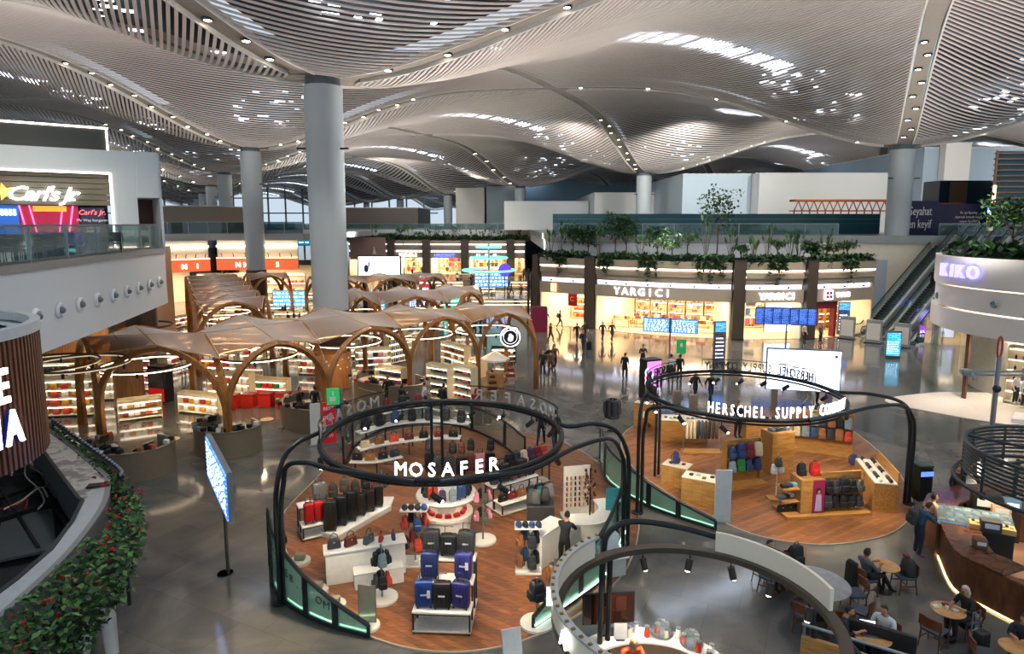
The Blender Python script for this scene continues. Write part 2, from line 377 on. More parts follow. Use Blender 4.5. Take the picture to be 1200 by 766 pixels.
# seams: bands from every column to the four nodes round it, with clusters of downlights
spot_mesh = MB().lathe([(0, .0), (.19, .0)], 12).mesh('lens', mat('fff4e0', emit=26)); 
can_mesh = MB().lathe([(.19, .1), (.2, -.02), (.32, -.03), (.32, .1)], 14).mesh('can', BLACK)
nspot = 0; NUM = ('one', 'two', 'three', 'four', 'five', 'six', 'seven', 'eight', 'nine'); NTH = ('nearest', 'second', 'third', 'fourth', 'fifth', 'sixth', 'seventh', 'eighth', 'ninth', 'tenth')
def seam(i, j, su, sv):
    if not seen(i+su*.25, j+sv*.25, 6): return
    global nspot
    mb = MB(); n = 18; P = []
    for t in range(n+1):
        q = .5*t/n; P.append(pnt(i+su*q, j+sv*q, -.16))
    d = (EV*su+DV*sv).normalized(); nr = Vector((-d.y, d.x))
    def hwid(t): return .55+.75*abs(t/n*2-1)**3+1.0*(t/n)**10
    vs = []
    for t, p in enumerate(P):
        w = hwid(t); vs += [(p[0]-nr.x*w, p[1]-nr.y*w, p[2]), (p[0]+nr.x*w, p[1]+nr.y*w, p[2]), (p[0]+nr.x*w, p[1]+nr.y*w, p[2]+.3), (p[0]-nr.x*w, p[1]-nr.y*w, p[2]+.3)]
    fs = []
    for t in range(n):
        a = t*4; b = a+4; fs += [(a+x, a+y, b+y, b+x) for x, y in ((0, 1), (1, 2), (2, 3), (3, 0))]
    mb.add(vs, fs); tag(mb.build('ceiling_seam', seam_m), kind='structure')
    far = grid_xy(i, j).y
    if far < 14 or far > 190: return
    for t in range(9 if far < 120 else 5):
        q = (.055+.028*t) if far < 120 else (.06+.05*t)
        if j == 0 and su*sv < 0: q = .06+.05*t
        p = pnt(i+su*q, j+sv*q, -.2); s = 1 if t % 2 else -1
        if p[1] < 6 or abs(p[0]) > p[1]*.84 or nspot > 230: continue
        nspot += 1
        o = thing('ceiling_downlight', 'ceiling downlight %s along the %s seam of the %s column, %s row' % (NUM[t], {(1, 1): 'back right', (1, -1): 'front right', (-1, 1): 'back left', (-1, -1): 'front left'}[(su, sv)], NTH[j+2], {-3: 'far left', -2: 'outer left', -1: 'left', 0: 'middle', 1: 'right', 2: 'outer right', 3: 'far right'}[i]), 'ceiling light', (p[0]+nr.x*s*.22, p[1]+nr.y*s*.22, p[2]), 0, 'downlights in the ceiling seams')
        k = 1.0 if far < 120 else 1.7
        put('can', can_mesh, o, (0, 0, 0), sc=k); put('lens', spot_mesh, o, (0, 0, -.025), sc=k)
for i in range(-3, 4):
    for j in range(-2, 8):
        for su in (-1, 1):
            for sv in (-1, 1): seam(i, j, su, sv)
# columns
colm = mat('b2bcc0', .38, vary=.06, scale=.5); colw = wood('3a2416', '57361f', .45, (6, 6, .6)); cap_m = mat('56666c', .4)
def column(i, j, base=0.0, wooden=4.5, D=1.15):
    p = grid_xy(i, j); z1 = zc(i)
    mb = MB(); n = 32
    mb.lathe([(D-.04, wooden if wooden else base), (D+.03, z1-.62)], n)
    o = tag(mb.build('column', colm, None, (p.x, p.y, 0)), kind='structure')
    MB().lathe([(D*.93, z1-.7), (D*.93, z1-.1), (D*1.3, z1-.05), (D*1.3, z1+.05)], n).build('capital', cap_m, o)
    if wooden: MB().lathe([(D+.03, 0), (D+.03, wooden), (D-.1, wooden+.02)], n).build('wood_cladding', colw, o)
    for k, a in enumerate((R(-160), R(-20))):
        l = MB().box((0, 0, 0), (.7, .16, .1)); l.build('uplight', BLACK, o, (math.cos(a)*(D+.2), math.sin(a)*(D+.2), 14.6), a)
for j in range(0, 8):
    column(0, j, 0, 4.5 if j < 4 else 0)
for j in range(0, 6): column(1, j, 8.8 if j < 1 else 0, 0)
for j in range(0, 6): column(-1, j+2, 0, 0)
column(2, 1, 0, 0); column(2, 2, 0, 0); column(2, 3, 0, 0)
# ---------------------------------------------------------------- small repeated goods (cached meshes)
ME = {}
def cached(key, fn):
    if key not in ME: ME[key] = fn()
    return ME[key]
def leafy(mb, c, spread, n, l=.18, w=.08, mi=(0,), up=.3, flat=1):
    for _ in range(n):
        d = Vector((random.gauss(0, 1), random.gauss(0, 1), random.gauss(0, 1)*flat+up)); d.normalize()
        p = Vector(c)+Vector((random.uniform(-1, 1)*spread[0], random.uniform(-1, 1)*spread[1], random.uniform(-1, 1)*spread[2]))
        s = d.cross(Vector((0, 0, 1))); s = s.normalized()*w*random.uniform(.7, 1.3) if s.length > .01 else Vector((w, 0, 0)); L = l*random.uniform(.6, 1.3)
        m = p+d*L*.5; t = p+d*L-Vector((0, 0, L*.15))
        mb.add([p, m-s, t, m+s], [(0, 1, 2), (0, 2, 3)], random.choice(mi))
GREENS = [mat('2c4a26', .6, vary=.3), mat('3f6a30', .6, vary=.3), mat('1c3320', .6, vary=.3), mat('557c3c', .6, vary=.3)]
BARK = mat('4b3a2b', .8)
def path_local(path, o): return [(p[0]-o[0], p[1]-o[1]) for p in path]
def off(path, d):
    """shift a plan path sideways, +d = to the left of travel (into the shop)"""
    P = [Vector((p[0], p[1])) for p in path]; out = []
    for i, p in enumerate(P):
        t = (P[min(i+1, len(P)-1)]-P[max(i-1, 0)]).normalized(); out.append((p.x-t.y*d, p.y+t.x*d))
    return out
def bow(P, Q, s, n=8):
    P = Vector(P); Q = Vector(Q); d = Q-P; nr = Vector((d.y, -d.x)).normalized()
    return [tuple(P+d*(i/n)+nr*(s*4*(i/n)*(1-i/n))) for i in range(n+1)]
def along(path, s):
    P = [Vector((p[0], p[1])) for p in path]; L = [(b-a).length for a, b in zip(P[:-1], P[1:])]; T = sum(L)*s
    for k, l in enumerate(L):
        if T <= l or k == len(L)-1:
            d = (P[k+1]-P[k]).normalized(); p = P[k]+d*T; return p, math.atan2(d.y, d.x)
        T -= l
TAUPE = mat('a39480', .5); BROWN = mat('44382b', .5); SHOPW = mat('e8dcc4', .6); SHOPF = mat('c7b69a', .35)
GOODS = ['c9452f', 'e9e2d2', '30343c', 'd59a3a', '8a5b34', '6d7f95', 'b9476a', 'f3ede0', '515a4a', '9c3030', 'd8c5a0', '2e4a78']
def garment(col, kind=0):
    def f():
        mb = MB()
        if kind == 0: mb.rbox((0, 0, -.45), (.42, .14, .8), .05, taper=.8); mb.rbox((-.24, 0, -.4), (.12, .11, .6), .05, taper=1); mb.rbox((.24, 0, -.4), (.12, .11, .6), .05)
        elif kind == 1: mb.rbox((0, 0, -.2), (.3, .2, .35), .04)
        elif kind == 2: mb.lathe([(0, 0), (.05, 0), (.055, .16), (.02, .2), (.02, .26), (0, .26)], 8)
        elif kind == 3: mb.rbox((0, 0, .13), (.26, .12, .26), .03, taper=.85); mb.tube([(-.07, 0, .25), (-.06, 0, .34), (0, 0, .37), (.06, 0, .34), (.07, 0, .25)], .012, 5)
        return mb.mesh('good', mat(col, .6))
    return cached(('garment', col, kind), f)
def wall_rack(P, Q, z0, lab, cat, n=9, rows=3, names=('folded_garment', 1), pal=GOODS, dz=.75, depth=.45, back='d9c9a8', group=None, labels=None, light=True):
    """a wall shelf unit between two plan points, stocked with individual goods"""
    P = Vector(P); Q = Vector(Q); d = Q-P; a = math.atan2(d.y, d.x); L = d.length
    o = thing('shelf_unit', lab, cat, (P.x, P.y, z0), a)
    MB().bx(0, L, depth, depth+.06, 0, rows*dz+.3).build('back_panel', mat(back, .6), o)
    for x in (0, L-.05): MB().bx(x, x+.05, 0, depth, 0, rows*dz+.3).build('side_panel', mat(back, .6), o)
    for r in range(rows+1):
        MB().bx(.05, L-.05, 0, depth, .12+r*dz-.04, .12+r*dz).build('shelf', mat('eee3cb', .5), o)
        if light and r: MB().bx(.06, L-.06, .02, .05, .12+r*dz-.07, .12+r*dz-.045).build('light_strip', LED, o)
    for r in range(rows):
        for k in range(n):
            x = .2+(L-.4)*(k+.5)/n; p = P+d.normalized()*x+Vector((-d.y, d.x)).normalized()*depth*.45; c = random.choice(pal)
            nm, kd = names if isinstance(names, tuple) else random.choice(names)
            zz = z0+.12+r*dz+(.38 if kd == 1 else (dz-.06 if kd == 0 else 0))
            q = put(nm, garment(c, kd), None, (p.x, p.y, zz), a, sc=min(1, (L-.4)/n/.34) if kd != 2 else 1)
            tag(q, f'{COLN.get(c, "coloured")} {nm.replace("_", " ")} on the {("bottom", "middle", "upper", "top")[min(r, 3)]} shelf of {group}', nm.split('_')[-1], (nm.replace('_', ' ')+'s').replace('boxs', 'boxes')+' on '+group)
    return o
COLN = {'c9452f': 'orange red', 'e9e2d2': 'off-white', '30343c': 'charcoal', 'd59a3a': 'mustard', '8a5b34': 'tan brown', '6d7f95': 'slate blue', 'b9476a': 'rose pink', 'f3ede0': 'ivory', '515a4a': 'olive', '9c3030': 'dark red', 'd8c5a0': 'sand', '2e4a78': 'navy blue',
        'c02020': 'bright red', '1e7a3c': 'green', 'e7c23a': 'yellow', '17191d': 'black', '2a3a6a': 'royal blue', 'e08fa0': 'light pink', '7a8a90': 'grey', '3c2a4a': 'dark purple', '1f5560': 'teal', '7b1e2a': 'burgundy', 'd8d8d8': 'light grey', '3a3d40': 'dark grey', '5a2a20': 'brown'}

# ---------------------------------------------------------------- shop row with curved tiered fascia on the right
def shop_front(path, lab, sign=None, deep=9, z_open=3.25, lights=True, h=6.7, strips=(5.95, 5.45), end=None, k=1.0, signs=()):
    mid, ang = along(path, .5); o = thing('shop', lab, 'shop', (mid.x, mid.y, 0))
    L = lambda d: path_local(off(path, d), mid)
    MB().wall(L(.1), 4.75*k, h, .2).build('upper_fascia', TAUPE, o)
    MB().wall(L(-.05), 5.3*k, 5.75*k, .25).wall(L(-.1), 6.05*k, h, .25).build('fascia_tier', TAUPE, o)
    for z in strips: MB().wall(L(-.12), z*k-.07, z*k+.05, .1).build('light_strip', mat('ffeada', emit=6), o)
    MB().wall(L(.25), 4.36*k, 4.72*k, .1).build('light_cove', mat('dfe2ff', emit=3.2), o)
    MB().wall(L(-.05), z_open, 4.34*k, .3).build('sign_fascia', TAUPE, o)
    MB().wall(L(.45), z_open, 4.75*k, .1).build('soffit', TAUPE, o)
    n = int((Vector(path[-1])-Vector(path[0])).length/1.9)
    for t in range(n):
        p, a = along(path, (t+.5)/n); q = p-mid
        MB().box((0, 0, 0), (.14, .2, .16)).build('cove_spotlight', BLACK, o, (q.x-math.sin(a)*0.05, q.y+math.cos(a)*.05, 4.5*k), a)
    # room behind
    inner = off(path, deep); poly = [tuple(p) for p in path_local(path, mid)]+[tuple(p) for p in reversed(path_local(inner, mid))]
    MB().wall(path_local([path[0], inner[0]], mid), 0, 4.2, .15).wall(path_local([path[-1], inner[-1]], mid), 0, 4.2, .15).wall(path_local(inner, mid), 0, 4.2, .15).build('shop_wall', SHOPW, o)
    MB().prism(poly, 3.9, 4.0).build('shop_ceiling', mat('f2ead8', .6), o)
    MB().prism(poly, .0, .03).build('shop_floor', SHOPF, o)
    MB().prism(poly, h-.35, h-.3).build('roof_deck', mat('77736c', .7), o)
    if end: MB().wall(path_local([path[-1], inner[-1]], mid), 3.2, h, .3).build('side_fascia', TAUPE, o)
    if lights:
        nl = max(1, int(n/2.2))
        for t in range(nl):
            p, a = along(off(path, 3.2), (t+.5)/nl); area('shop_light', (p.x, p.y, 3.85), 3.0, 820*(1 if n > 3 else .8), WARM, (0, 0, a), sy=3.4)
    return o, mid
def pillar(x, y, a=0, w=.95, d=1.0, h=6.95):
    o = thing('pillar', 'dark brown square shop pillar rising %s' % x[1], 'pillar', (x[0], y, 0), a)
    MB().bx(-w/2, w/2, -d/2, d/2, 0, h).build('shaft', BROWN, o)
    MB().bx(-w/2-.04, w/2+.04, -d/2-.04, d/2+.04, 0, .18).bx(-w/2-.03, w/2+.03, -d/2-.03, d/2+.03, h-.1, h).build('trim', mat('2c241c', .4), o)
    return o
S0 = bow((2.9, 64.0), (7.0, 61.2), .15, 4); S1 = bow((8.0, 60.5), (19.0, 55.2), .75, 12); S2 = bow((20.1, 54.9), (25.2, 55.2), .1, 4); S3 = bow((26.3, 55.5), (32.6, 57.6), .15, 5)
shop_front(S0, 'beige curved shop front with orange square sign and red flag inside')
o1, m1 = shop_front(S1, 'long bowed beige shop front with wide warm clothes hall under glowing fascia strips')
o2, m2 = shop_front(S2, 'short beige shop front behind the dark blue departure board')
o3, m3 = shop_front(S3, 'toy shop front with red entrance and lit white square logo', end=True)
pillar((7.5, 'left of the widest clothes shop'), 61.0, -.4); pillar((19.55, 'between the two clothes shop windows'), 54.9, -.2); pillar((25.75, 'beside the toy shop entrance'), 55.2, .15)
pillar((2.5, 'at the left end of the curved shop row'), 64.6, -.4, .6)
SIGNW = mat('eef0ff', emit=5)
def arc_text(s, path, s0, s1, z, size, m, parent, mid, out=-.25, ext=.05, sx=1, bold=.01):
    n = len(s)
    for i, ch in enumerate(s):
        if ch == ' ': continue
        p, a = along(off(path, out), s0+(s1-s0)*(i+.5)/n); q = p-mid
        text(ch, size, m, parent, (q.x, q.y, z), (PI/2, 0, a), ext, sx=sx, bold=bold, name='letter')
arc_text('YARGICI', S1, .155, .60, 3.52, .98, SIGNW, o1, m1, bold=.0)
arc_text('YARGICI', S2, .22, .86, 3.52, .82, SIGNW, o2, m2)
arc_text('TOYS', S3, .32, .56, 3.62, .55, SIGNW, o3, m3, bold=.02)
p, a = along(off(S3, -.3), .2); q = p-m3
lg = MB().box((0, 0, 0), (.85, .08, .85)).build('logo_panel', mat('f4f2ff', emit=3.5), o3, (q.x, q.y, 3.85), a)
for dx, dz, c in ((-.17, .15, 'd02030'), (.17, .15, '2a50c0'), (-.17, -.17, 'd02030'), (.17, -.17, 'c02060')):
    MB().box((dx, -.06, dz), (.26, .05, .26)).build('logo_tile', mat(c, .5), lg)
p, a = along(off(S0, -.3), .35); mid0, _ = along(S0, .5); q = p-mid0
MB().box((0, 0, 0), (.62, .08, .8)).build('sign_panel', mat('ff9a6a', emit=4), [o for o in bpy.data.objects if o.get('label', '').startswith('beige curved')][0], (q.x, q.y, 3.8), a)
# stock inside the shops
ON9 = ('front left', 'front second', 'front middle', 'front fourth', 'front right', 'rear left', 'rear second', 'rear third', 'rear right')
def inpt(path, s, d): p, a = along(off(path, d), s); return (p.x, p.y)
for k, (s0, s1) in enumerate(((.03, .2), (.22, .4), (.42, .6), (.62, .8), (.82, .97))):
    wall_rack(inpt(S1, s0, 7.6), inpt(S1, s1, 7.6), 0.03, 'cream wall shelving in the long clothes shop, bay %s from its left end' % ('first', 'second', 'third', 'fourth', 'fifth')[k], 'shelf', 7, 3, [('folded_garment', 1), ('hanging_shirt', 0), ('handbag', 3)], group='the %s clothes hall bay' % ('first', 'second', 'third', 'fourth', 'fifth')[k], dz=.95)
for k, (s0, d) in enumerate(((.12, 2.6), (.3, 3.4), (.48, 2.4), (.66, 3.6), (.84, 2.6), (.2, 5), (.4, 5.2), (.6, 5.4), (.78, 5.4))):
    x, y = inpt(S1, s0, d); o = thing('display_table', 'pale wooden display table, %s of nine in the long clothes hall' % ON9[k], 'display table', (x, y, .03), -.45)
    MB().bx(-.9, .9, -.45, .45, .72, .78).build('tabletop', mat('d6b98a', .4), o)
    for sx in (-1, 1):
        for sy in (-1, 1): MB().bx(sx*.82-.04, sx*.82+.04, sy*.38-.04, sy*.38+.04, 0, .72).build('leg', mat('a5834f', .5), o)
    for t in range(6):
        c = random.choice(GOODS); tt = -.7+t*.28; q = put('folded_garment', garment(c, 1), None, (x+tt*math.cos(-.45), y+tt*math.sin(-.45), 1.16), -.45, sc=.9)
        tag(q, '%s folded garment %s on the %s display table' % (COLN[c], ('first', 'second', 'third', 'fourth', 'fifth', 'sixth')[t], ON9[k]), 'clothes', 'folded clothes on the clothes hall tables')
for k, (s0, s1) in enumerate(((.08, .48), (.52, .94))):
    wall_rack(inpt(S2, s0, 6), inpt(S2, s1, 6), .03, 'cream wall shelving in the small clothes shop, %s half' % ('left', 'right')[k], 'shelf', 5, 3, [('hanging_shirt', 0), ('handbag', 3)], group='the %s small shop wall' % ('left', 'right')[k], dz=.95)
    wall_rack(inpt(S0, s0, 5), inpt(S0, s1, 5), .03, 'warm shelving behind the red flag, %s half' % ('left', 'right')[k], 'shelf', 4, 3, [('handbag', 3), ('folded_garment', 1)], group='the %s shelves behind the red flag' % ('left', 'right')[k], pal=['c9452f', '9c3030', 'd59a3a', '8a5b34'])
p, a = along(off(S0, 1.2), .62)
o = thing('hanging_flag', 'red flag with a white crescent hanging in the leftmost shop of the curved row', 'flag', (p.x, p.y, 3.2), a)
MB().grid(lambda u, v: (-.5+u, .06*math.sin(u*9), -1.3*v), 8, 4).build('cloth', mat('c01a20', .7), o)
MB().lathe([(.17, 0), (.22, 0)], 14, a0=R(40), a1=R(320)).build('crescent', mat('f0f0f0', .6), o, rz=0).matrix_basis = Matrix.Translation((-.02, -.1, -.6)) @ Matrix.Rotation(PI/2, 4, 'X')
p, a = along(off(S2, .9), .68)
o = thing('video_wall', 'bright white screen inside the small clothes shop window', 'screen', (p.x, p.y, 0), a)
MB().bx(-1.25, 1.25, 0, .12, .5, 3.05).build('casing', BLACK, o); MB().bx(-1.2, 1.2, -.03, 0, .55, 3.0).build('screen', mat('dfe9ff', emit=3.2), o)
for k in range(4):
    wall_rack(inpt(S3, .42+.14*k, 3.2), inpt(S3, .54+.14*k, 3.2), .03, 'wooden toy shelving in the toy shop, %s bay from its entrance' % ('first', 'second', 'third', 'fourth')[k], 'shelf', 4, 4, ('toy_box', 1), pal=['c9452f', 'e7c23a', '1e7a3c', '2a3a6a', 'e08fa0', 'f3ede0'], back='b5834a', dz=.72, group='the %s toy bay' % ('first', 'second', 'third', 'fourth')[k])
p, a = along(off(S3, .15), .2)
o = thing('shop_portal', 'dark red entrance portal of the toy shop', 'portal', (p.x, p.y, 0), a)
RED = mat('7e1420', .5); MB().bx(-1.25, -1.0, -.1, .5, 0, 3.2).build('jamb', RED, o); MB().bx(1.0, 1.25, -.1, .5, 0, 3.2).build('jamb', RED, o); MB().bx(-1.25, 1.25, -.1, .5, 2.6, 3.22).build('header', RED, o)

# planting on the shop roof
def hedge_strip(path, lab, n, z, w=1.6, hgt=.5, l=.5):
    mb = MB(); mb.wall(off(path, w*.55), z-.1, z+.22, w, 0)
    for i in range(n):
        p, a = along(off(path, random.uniform(.0, w)), random.random())
        leafy(mb, (p.x, p.y, z+random.uniform(.1, hgt)), (.25, .25, .12), 7, l, l*.3, (0, 1, 2, 2))
    o = mb.build('hedge_foliage', GREENS[:3], smooth=0); tag(o, lab, 'planting', kind='stuff'); return o
def shrub(x, y, z, h, spread, kind, lab, n=60):
    o = thing('roof_shrub' if kind != 'tree' else 'potted_tree', lab, 'shrub' if kind != 'tree' else 'tree', (x, y, z))
    st = MB(); fo = MB()
    if kind == 'palm':
        for k in range(7):
            a = 2*PI*k/7+random.random(); pts = [(math.cos(a)*spread*t, math.sin(a)*spread*t, h*(.35+1.0*t-.55*t*t*1.6)) for t in (0, .25, .5, .75, 1)]
            st.tube(pts, .02, 4)
            for t in range(9):
                q = Vector(pts[min(4, 1+t//3)]); leafy(fo, q, (.15, .15, .1), 3, .45, .07, (0, 1))
        st.tube([(0, 0, 0), (0, 0, h*.4)], .05, 6)
    elif kind == 'broad':
        for k in range(8):
            a = random.random()*6.28; hh = h*random.uniform(.5, 1); s = spread*.5
            tip = Vector((math.cos(a)*s, math.sin(a)*s, hh)); st.tube([(0, 0, 0), tip*.6, tip], .02, 4)
            sd = Vector((-math.sin(a), math.cos(a), 0))*.17; up = Vector((math.cos(a)*.1, math.sin(a)*.1, .34))
            fo.add([tip, tip+up-sd, tip+up*2.2, tip+up+sd], [(0, 1, 2), (0, 2, 3)], k % 2)
    else:
        st.tube([(0, 0, 0), (.05, 0, h*.3), (-.04, .03, h*.6)], [.07, .05, .03], 6)
        for k in range(7):
            a = k*2.4; tip = Vector((math.cos(a)*spread*.6, math.sin(a)*spread*.6, h*(.55+.06*k))); st.tube([(0, 0, h*.35), tip], .02, 4)
            leafy(fo, tip, (spread*.45, spread*.45, h*.13), n//6, .34, .12, (0, 1, 2))
        leafy(fo, (0, 0, h*.8), (spread*.6, spread*.6, h*.15), n//2, .34, .12, (0, 1, 2))
    st.build('stem', BARK, o); fo.build('foliage', GREENS, o, smooth=0); return o
def trailing(path, s, z, w, drop, lab):
    p, a = along(off(path, -.42), s); o = thing('trailing_plant', lab, 'plant', (p.x, p.y, z), a)
    fo = MB()
    for k in range(int(w*110)):
        x = random.uniform(-w, w); dd = random.random()*drop*(1 if abs(x) > w*.25 else 1.5)*(.5+.5*math.cos(x*7)); leafy(fo, (x, random.uniform(-.25, .05), -dd), (.08, .08, .08), 3, .28, .13, (0, 2, 1))
    fo.build('foliage', GREENS, o, smooth=0); MB().tube([(-w, 0, .05), (w, 0, .05)], .04, 5).build('stem', BARK, o)
for pth, lb, n in ((S0, 'low dark green hedge on the roof of the leftmost curved shop', 150), (S1, 'low dark green hedge along the roof over the long clothes shop', 380), (S2, 'low dark green hedge over the small clothes shop', 160), (S3, 'low dark green hedge on the toy shop roof', 150)):
    hedge_strip(pth, lb, n, 6.55)
for k, (px, h, sp, kd) in enumerate(((646, 1.9, .6, 'broad'), (658, 3.0, .8, 'broad'), (672, 2.8, .9, 'tree'), (690, 2.4, .9, 'tree'), (703, 2.6, .7, 'broad'), (722, 3.5, 1.25, 'tree'), (735, 3.3, 1.2, 'tree'), (752, 2.0, .9, 'broad'), (772, 2.5, 1.1, 'tree'), (790, 2.0, .9, 'palm'), (808, 3.0, 1.2, 'palm'),
        (830, 3.3, .9, 'broad'), (843, 5.4, 1.5, 'tree'), (860, 2.2, .9, 'broad'), (872, 1.7, .7, 'palm'), (888, 1.5, .7, 'broad'), (903, 2.6, .7, 'broad'), (915, 2.2, .9, 'palm'), (930, 1.8, .8, 'broad'), (940, 2.2, .6, 'broad'), (955, 1.4, .7, 'tree'), (972, 2.1, .7, 'broad'), (982, 1.7, .9, 'palm'), (998, 2.0, 1.0, 'palm'))):
    yy = 63.5 if px < 692 else 61.5-(px-692)/176*5.2 if px < 868 else 56.2+(px-868)/160*2.6
    x = (px-600)/750*(yy*.99+.4)
    desc = {'tree': 'round-headed leafy shrub', 'broad': 'tall paddle-leaved shrub', 'palm': 'arching palm-like shrub'}[kd]
    if k == 12: desc = 'tallest bare-trunked tree'
    shrub(x, yy+.7, 6.6, h*1.22, sp*1.15, kd, '%s on the shop roof %s' % (desc, 'left of the first pillar, %s' % ('first', 'second', 'third')[min(k, 2)] if px < 690 else 'above the long clothes shop, plant %s from left' % ('one', 'two', 'three', 'four', 'five', 'six', 'seven', 'eight', 'nine', 'ten', 'eleven', 'twelve')[min(11, k-3)] if px < 868 else 'above the small clothes shop, plant %s from left' % ('one', 'two', 'three', 'four', 'five', 'six')[min(5, k-14)] if px < 948 else 'above the toy shop, %s' % {20: 'leftmost', 21: 'second from left', 22: 'second from right', 23: 'rightmost'}[k]), 300 if kd == 'tree' else 140)
for pth, s, w, dr, lb in ((S0, .5, .75, 1.2, 'left of the first pillar'), (S1, .1, .75, 1.1, 'right of the first pillar'), (S1, .42, .85, 1.3, 'over the large lit letters'), (S1, .86, 1.2, 1.3, 'at the right end of the long clothes shop'), (S2, .5, .75, 1.4, 'over the small clothes shop sign'), (S3, .5, .75, 1.4, 'over the toy shop sign')):
    trailing(pth, s, 6.65, w, dr, 'dark trailing plant over the fascia '+lb)
# ---------------------------------------------------------------- upper level on the right, with its backdrop
MW = mat('cfd3d4', .5, vary=.04, scale=.3); STONEF = mat('8d9290', .3, vary=.25, scale=.8); CONC = mat('a9acab', .5, vary=.08, scale=.4)
slab = [(3.4, 135), (4.2, 69), (7, 67.2), (20, 66), (33, 64.6), (43, 64.2), (60, 66), (95, 60), (140, 55), (150, 300), (3.4, 300)]
struct('upper_floor', MB().prism(slab, 8.0, 8.8), STONEF)
struct('trim_1', MB().wall([(4.0, 135), (4.5, 69.6), (7.2, 67.6), (20, 66.3), (31.3, 65)], 6.55, 8.1, .3), MW)
struct('wall_beige', MB().wall([(31.3, 64.9), (43, 64.6), (60, 66.4)], 0, 8.1, .4), mat('d9cfbd', .5))
struct('wall_blue', MB().bx(33.5, 37.6, 64.1, 64.5, 0, 6.4), mat('a9b4bd', .5))
# far left upper level beyond the second shop row
struct('upper_floor_far', MB().prism([(-70, 133), (4, 133), (4, 300), (-70, 300)], 6.6, 8.8), MW)
# glass balustrades
def balustrade(path, z, lab, h=1.15, bay=2.4, posts=True, tint='86a8a4', clear=.8):
    o0 = Vector((path[0][0], path[0][1])); o = thing('glass_balustrade', lab, 'railing', (o0.x, o0.y, z))
    P = path_local(path, o0)
    MB().wall(P, 0, h-.02, .02).build('glass_panel', glass(tint, .15, clear), o)
    MB().wall(P, h-.03, h+.03, .06).build('top_rail', STEEL, o)
    MB().wall(P, -.05, .1, .09).build('base_channel', mat('6f7474', .4, .5), o)
    if posts:
        L = sum((Vector(b)-Vector(a)).length for a, b in zip(P[:-1], P[1:])); n = int(L/bay)
        for k in range(n+1):
            p, a = along(P, k/n if n else 0); MB().bx(-.03, .03, -.05, .05, 0, h).build('post', STEEL, o, (p.x, p.y, 0), a)
    return o
balustrade([(4.5, 69.8), (7.3, 67.9), (20, 66.6), (33, 65.2)], 8.8, 'long teal glass balustrade on the upper level above the curved shop row', 1.2, 3)
balustrade([(43, 64.9), (51, 65.4)], 8.8, 'short glass balustrade on the upper level by the escalator top', 1.2, 2)
balustrade([(-62, 133.3), (-20, 133.3), (3.6, 133.3)], 8.8, 'distant glass balustrade above the far shop row', 1.2, 6)
o = thing('hoarding', 'long dark teal hoarding standing behind the glass balustrade on the upper level', 'hoarding', (4.8, 76, 8.8))
MB().bx(0, 38.5, 0, .15, 0, 2.35).build('panel', mat('1f5560', .3, vary=.3, scale=.2), o)
MB().bx(0, 38.5, -.06, 0, 1.7, 1.78).bx(0, 38.5, -.06, 0, 1.2, 1.24).build('stripe', mat('58858c', .4), o)
# white volumes behind
def block(x0, x1, y0, y1, z0, z1, col, lab, nm='white_volume', cat='building volume', extra=None, side=None):
    o = thing(nm, lab, cat, (x0, y0, z0)); MB().bx(0, x1-x0, 0, y1-y0, 0, z1-z0).build('body', mat(col, .55, vary=.05, scale=.2), o)
    MB().bx(-.05, x1-x0+.05, -.05, y1-y0, z1-z0, z1-z0+.15).build('coping', mat('c9cccc', .5), o); return o
block(36.5, 56, 96, 130, 8.8, 17.3, 'd4d5d2', 'large white boxy volume left of the big right column')
block(26.0, 36.4, 99, 130, 8.8, 17.4, 'b9cbd6', 'pale blue white volume joined to the large white box')
block(15, 25.9, 118, 150, 8.8, 15.5, 'd6d8d6', 'low white volume right of the slim middle column')
block(-1.5, 14.8, 125, 150, 8.8, 14.2, 'dde0de', 'long white wall volume behind the slim middle columns')
block(-6, 1.5, 152, 175, 8.8, 18.5, '9fb0ba', 'blue grey block behind the far planting, leftmost of the pale volumes')
block(-13, -6.4, 150, 175, 8.8, 18, 'c6c4bc', 'cream tall block behind the second slim column')
block(-44, -24, 165, 190, 8.8, 14, '463a32', 'long dark brown far building with bronze upper floor', 'dark_pavilion')
block(58, 82, 92, 130, 8.8, 20.5, '9fb1bf', 'tall blue grey block right of the big right column')
block(83, 117, 88, 130, 8.8, 18.5, 'd8d6cf', 'white block at the right edge above the dark bar')
block(60, 63.5, 90.5, 91.8, 8.8, 21, 'dcd8cf', 'narrow cream wall strip behind the dark bar')
endm = mat('6f8a9c', .7, vary=.08, scale=.1)
struct('wall_end', MB().bx(-15, 150, 188, 189, 0, 34), endm)
struct('wall_right', MB().bx(118, 119, 40, 190, 0, 34), endm)
struct('wall_behind_shops', MB().bx(-20, 3.4, 145, 145.5, 0, 8), mat('6d655b', .6))
# rusty scaffold truss
o = thing('scaffold_truss', 'rust red steel truss platform in front of the large white volume', 'scaffold', (37.5, 86, 8.8))
mb = MB(); RUST = mat('8a3a20', .7)
for z in (2.9, 4.2):
    for y in (0, 1.5): mb.beam((0, y, z), (13.5, y, z), .14, .14)
for k in range(14):
    x = k*1.04; mb.beam((x, 0, 2.9), (x+.5, 0, 4.2), .1, .1); mb.beam((x+.5, 0, 4.2), (x+1.04, 0, 2.9), .1, .1); mb.beam((x, 0, 0), (x, 0, 2.9), .12, .12)
mb.build('lattice', RUST, o); MB().bx(0, 13.5, -.1, 1.6, 4.25, 4.4).build('deck', mat('b8682f', .6), o)
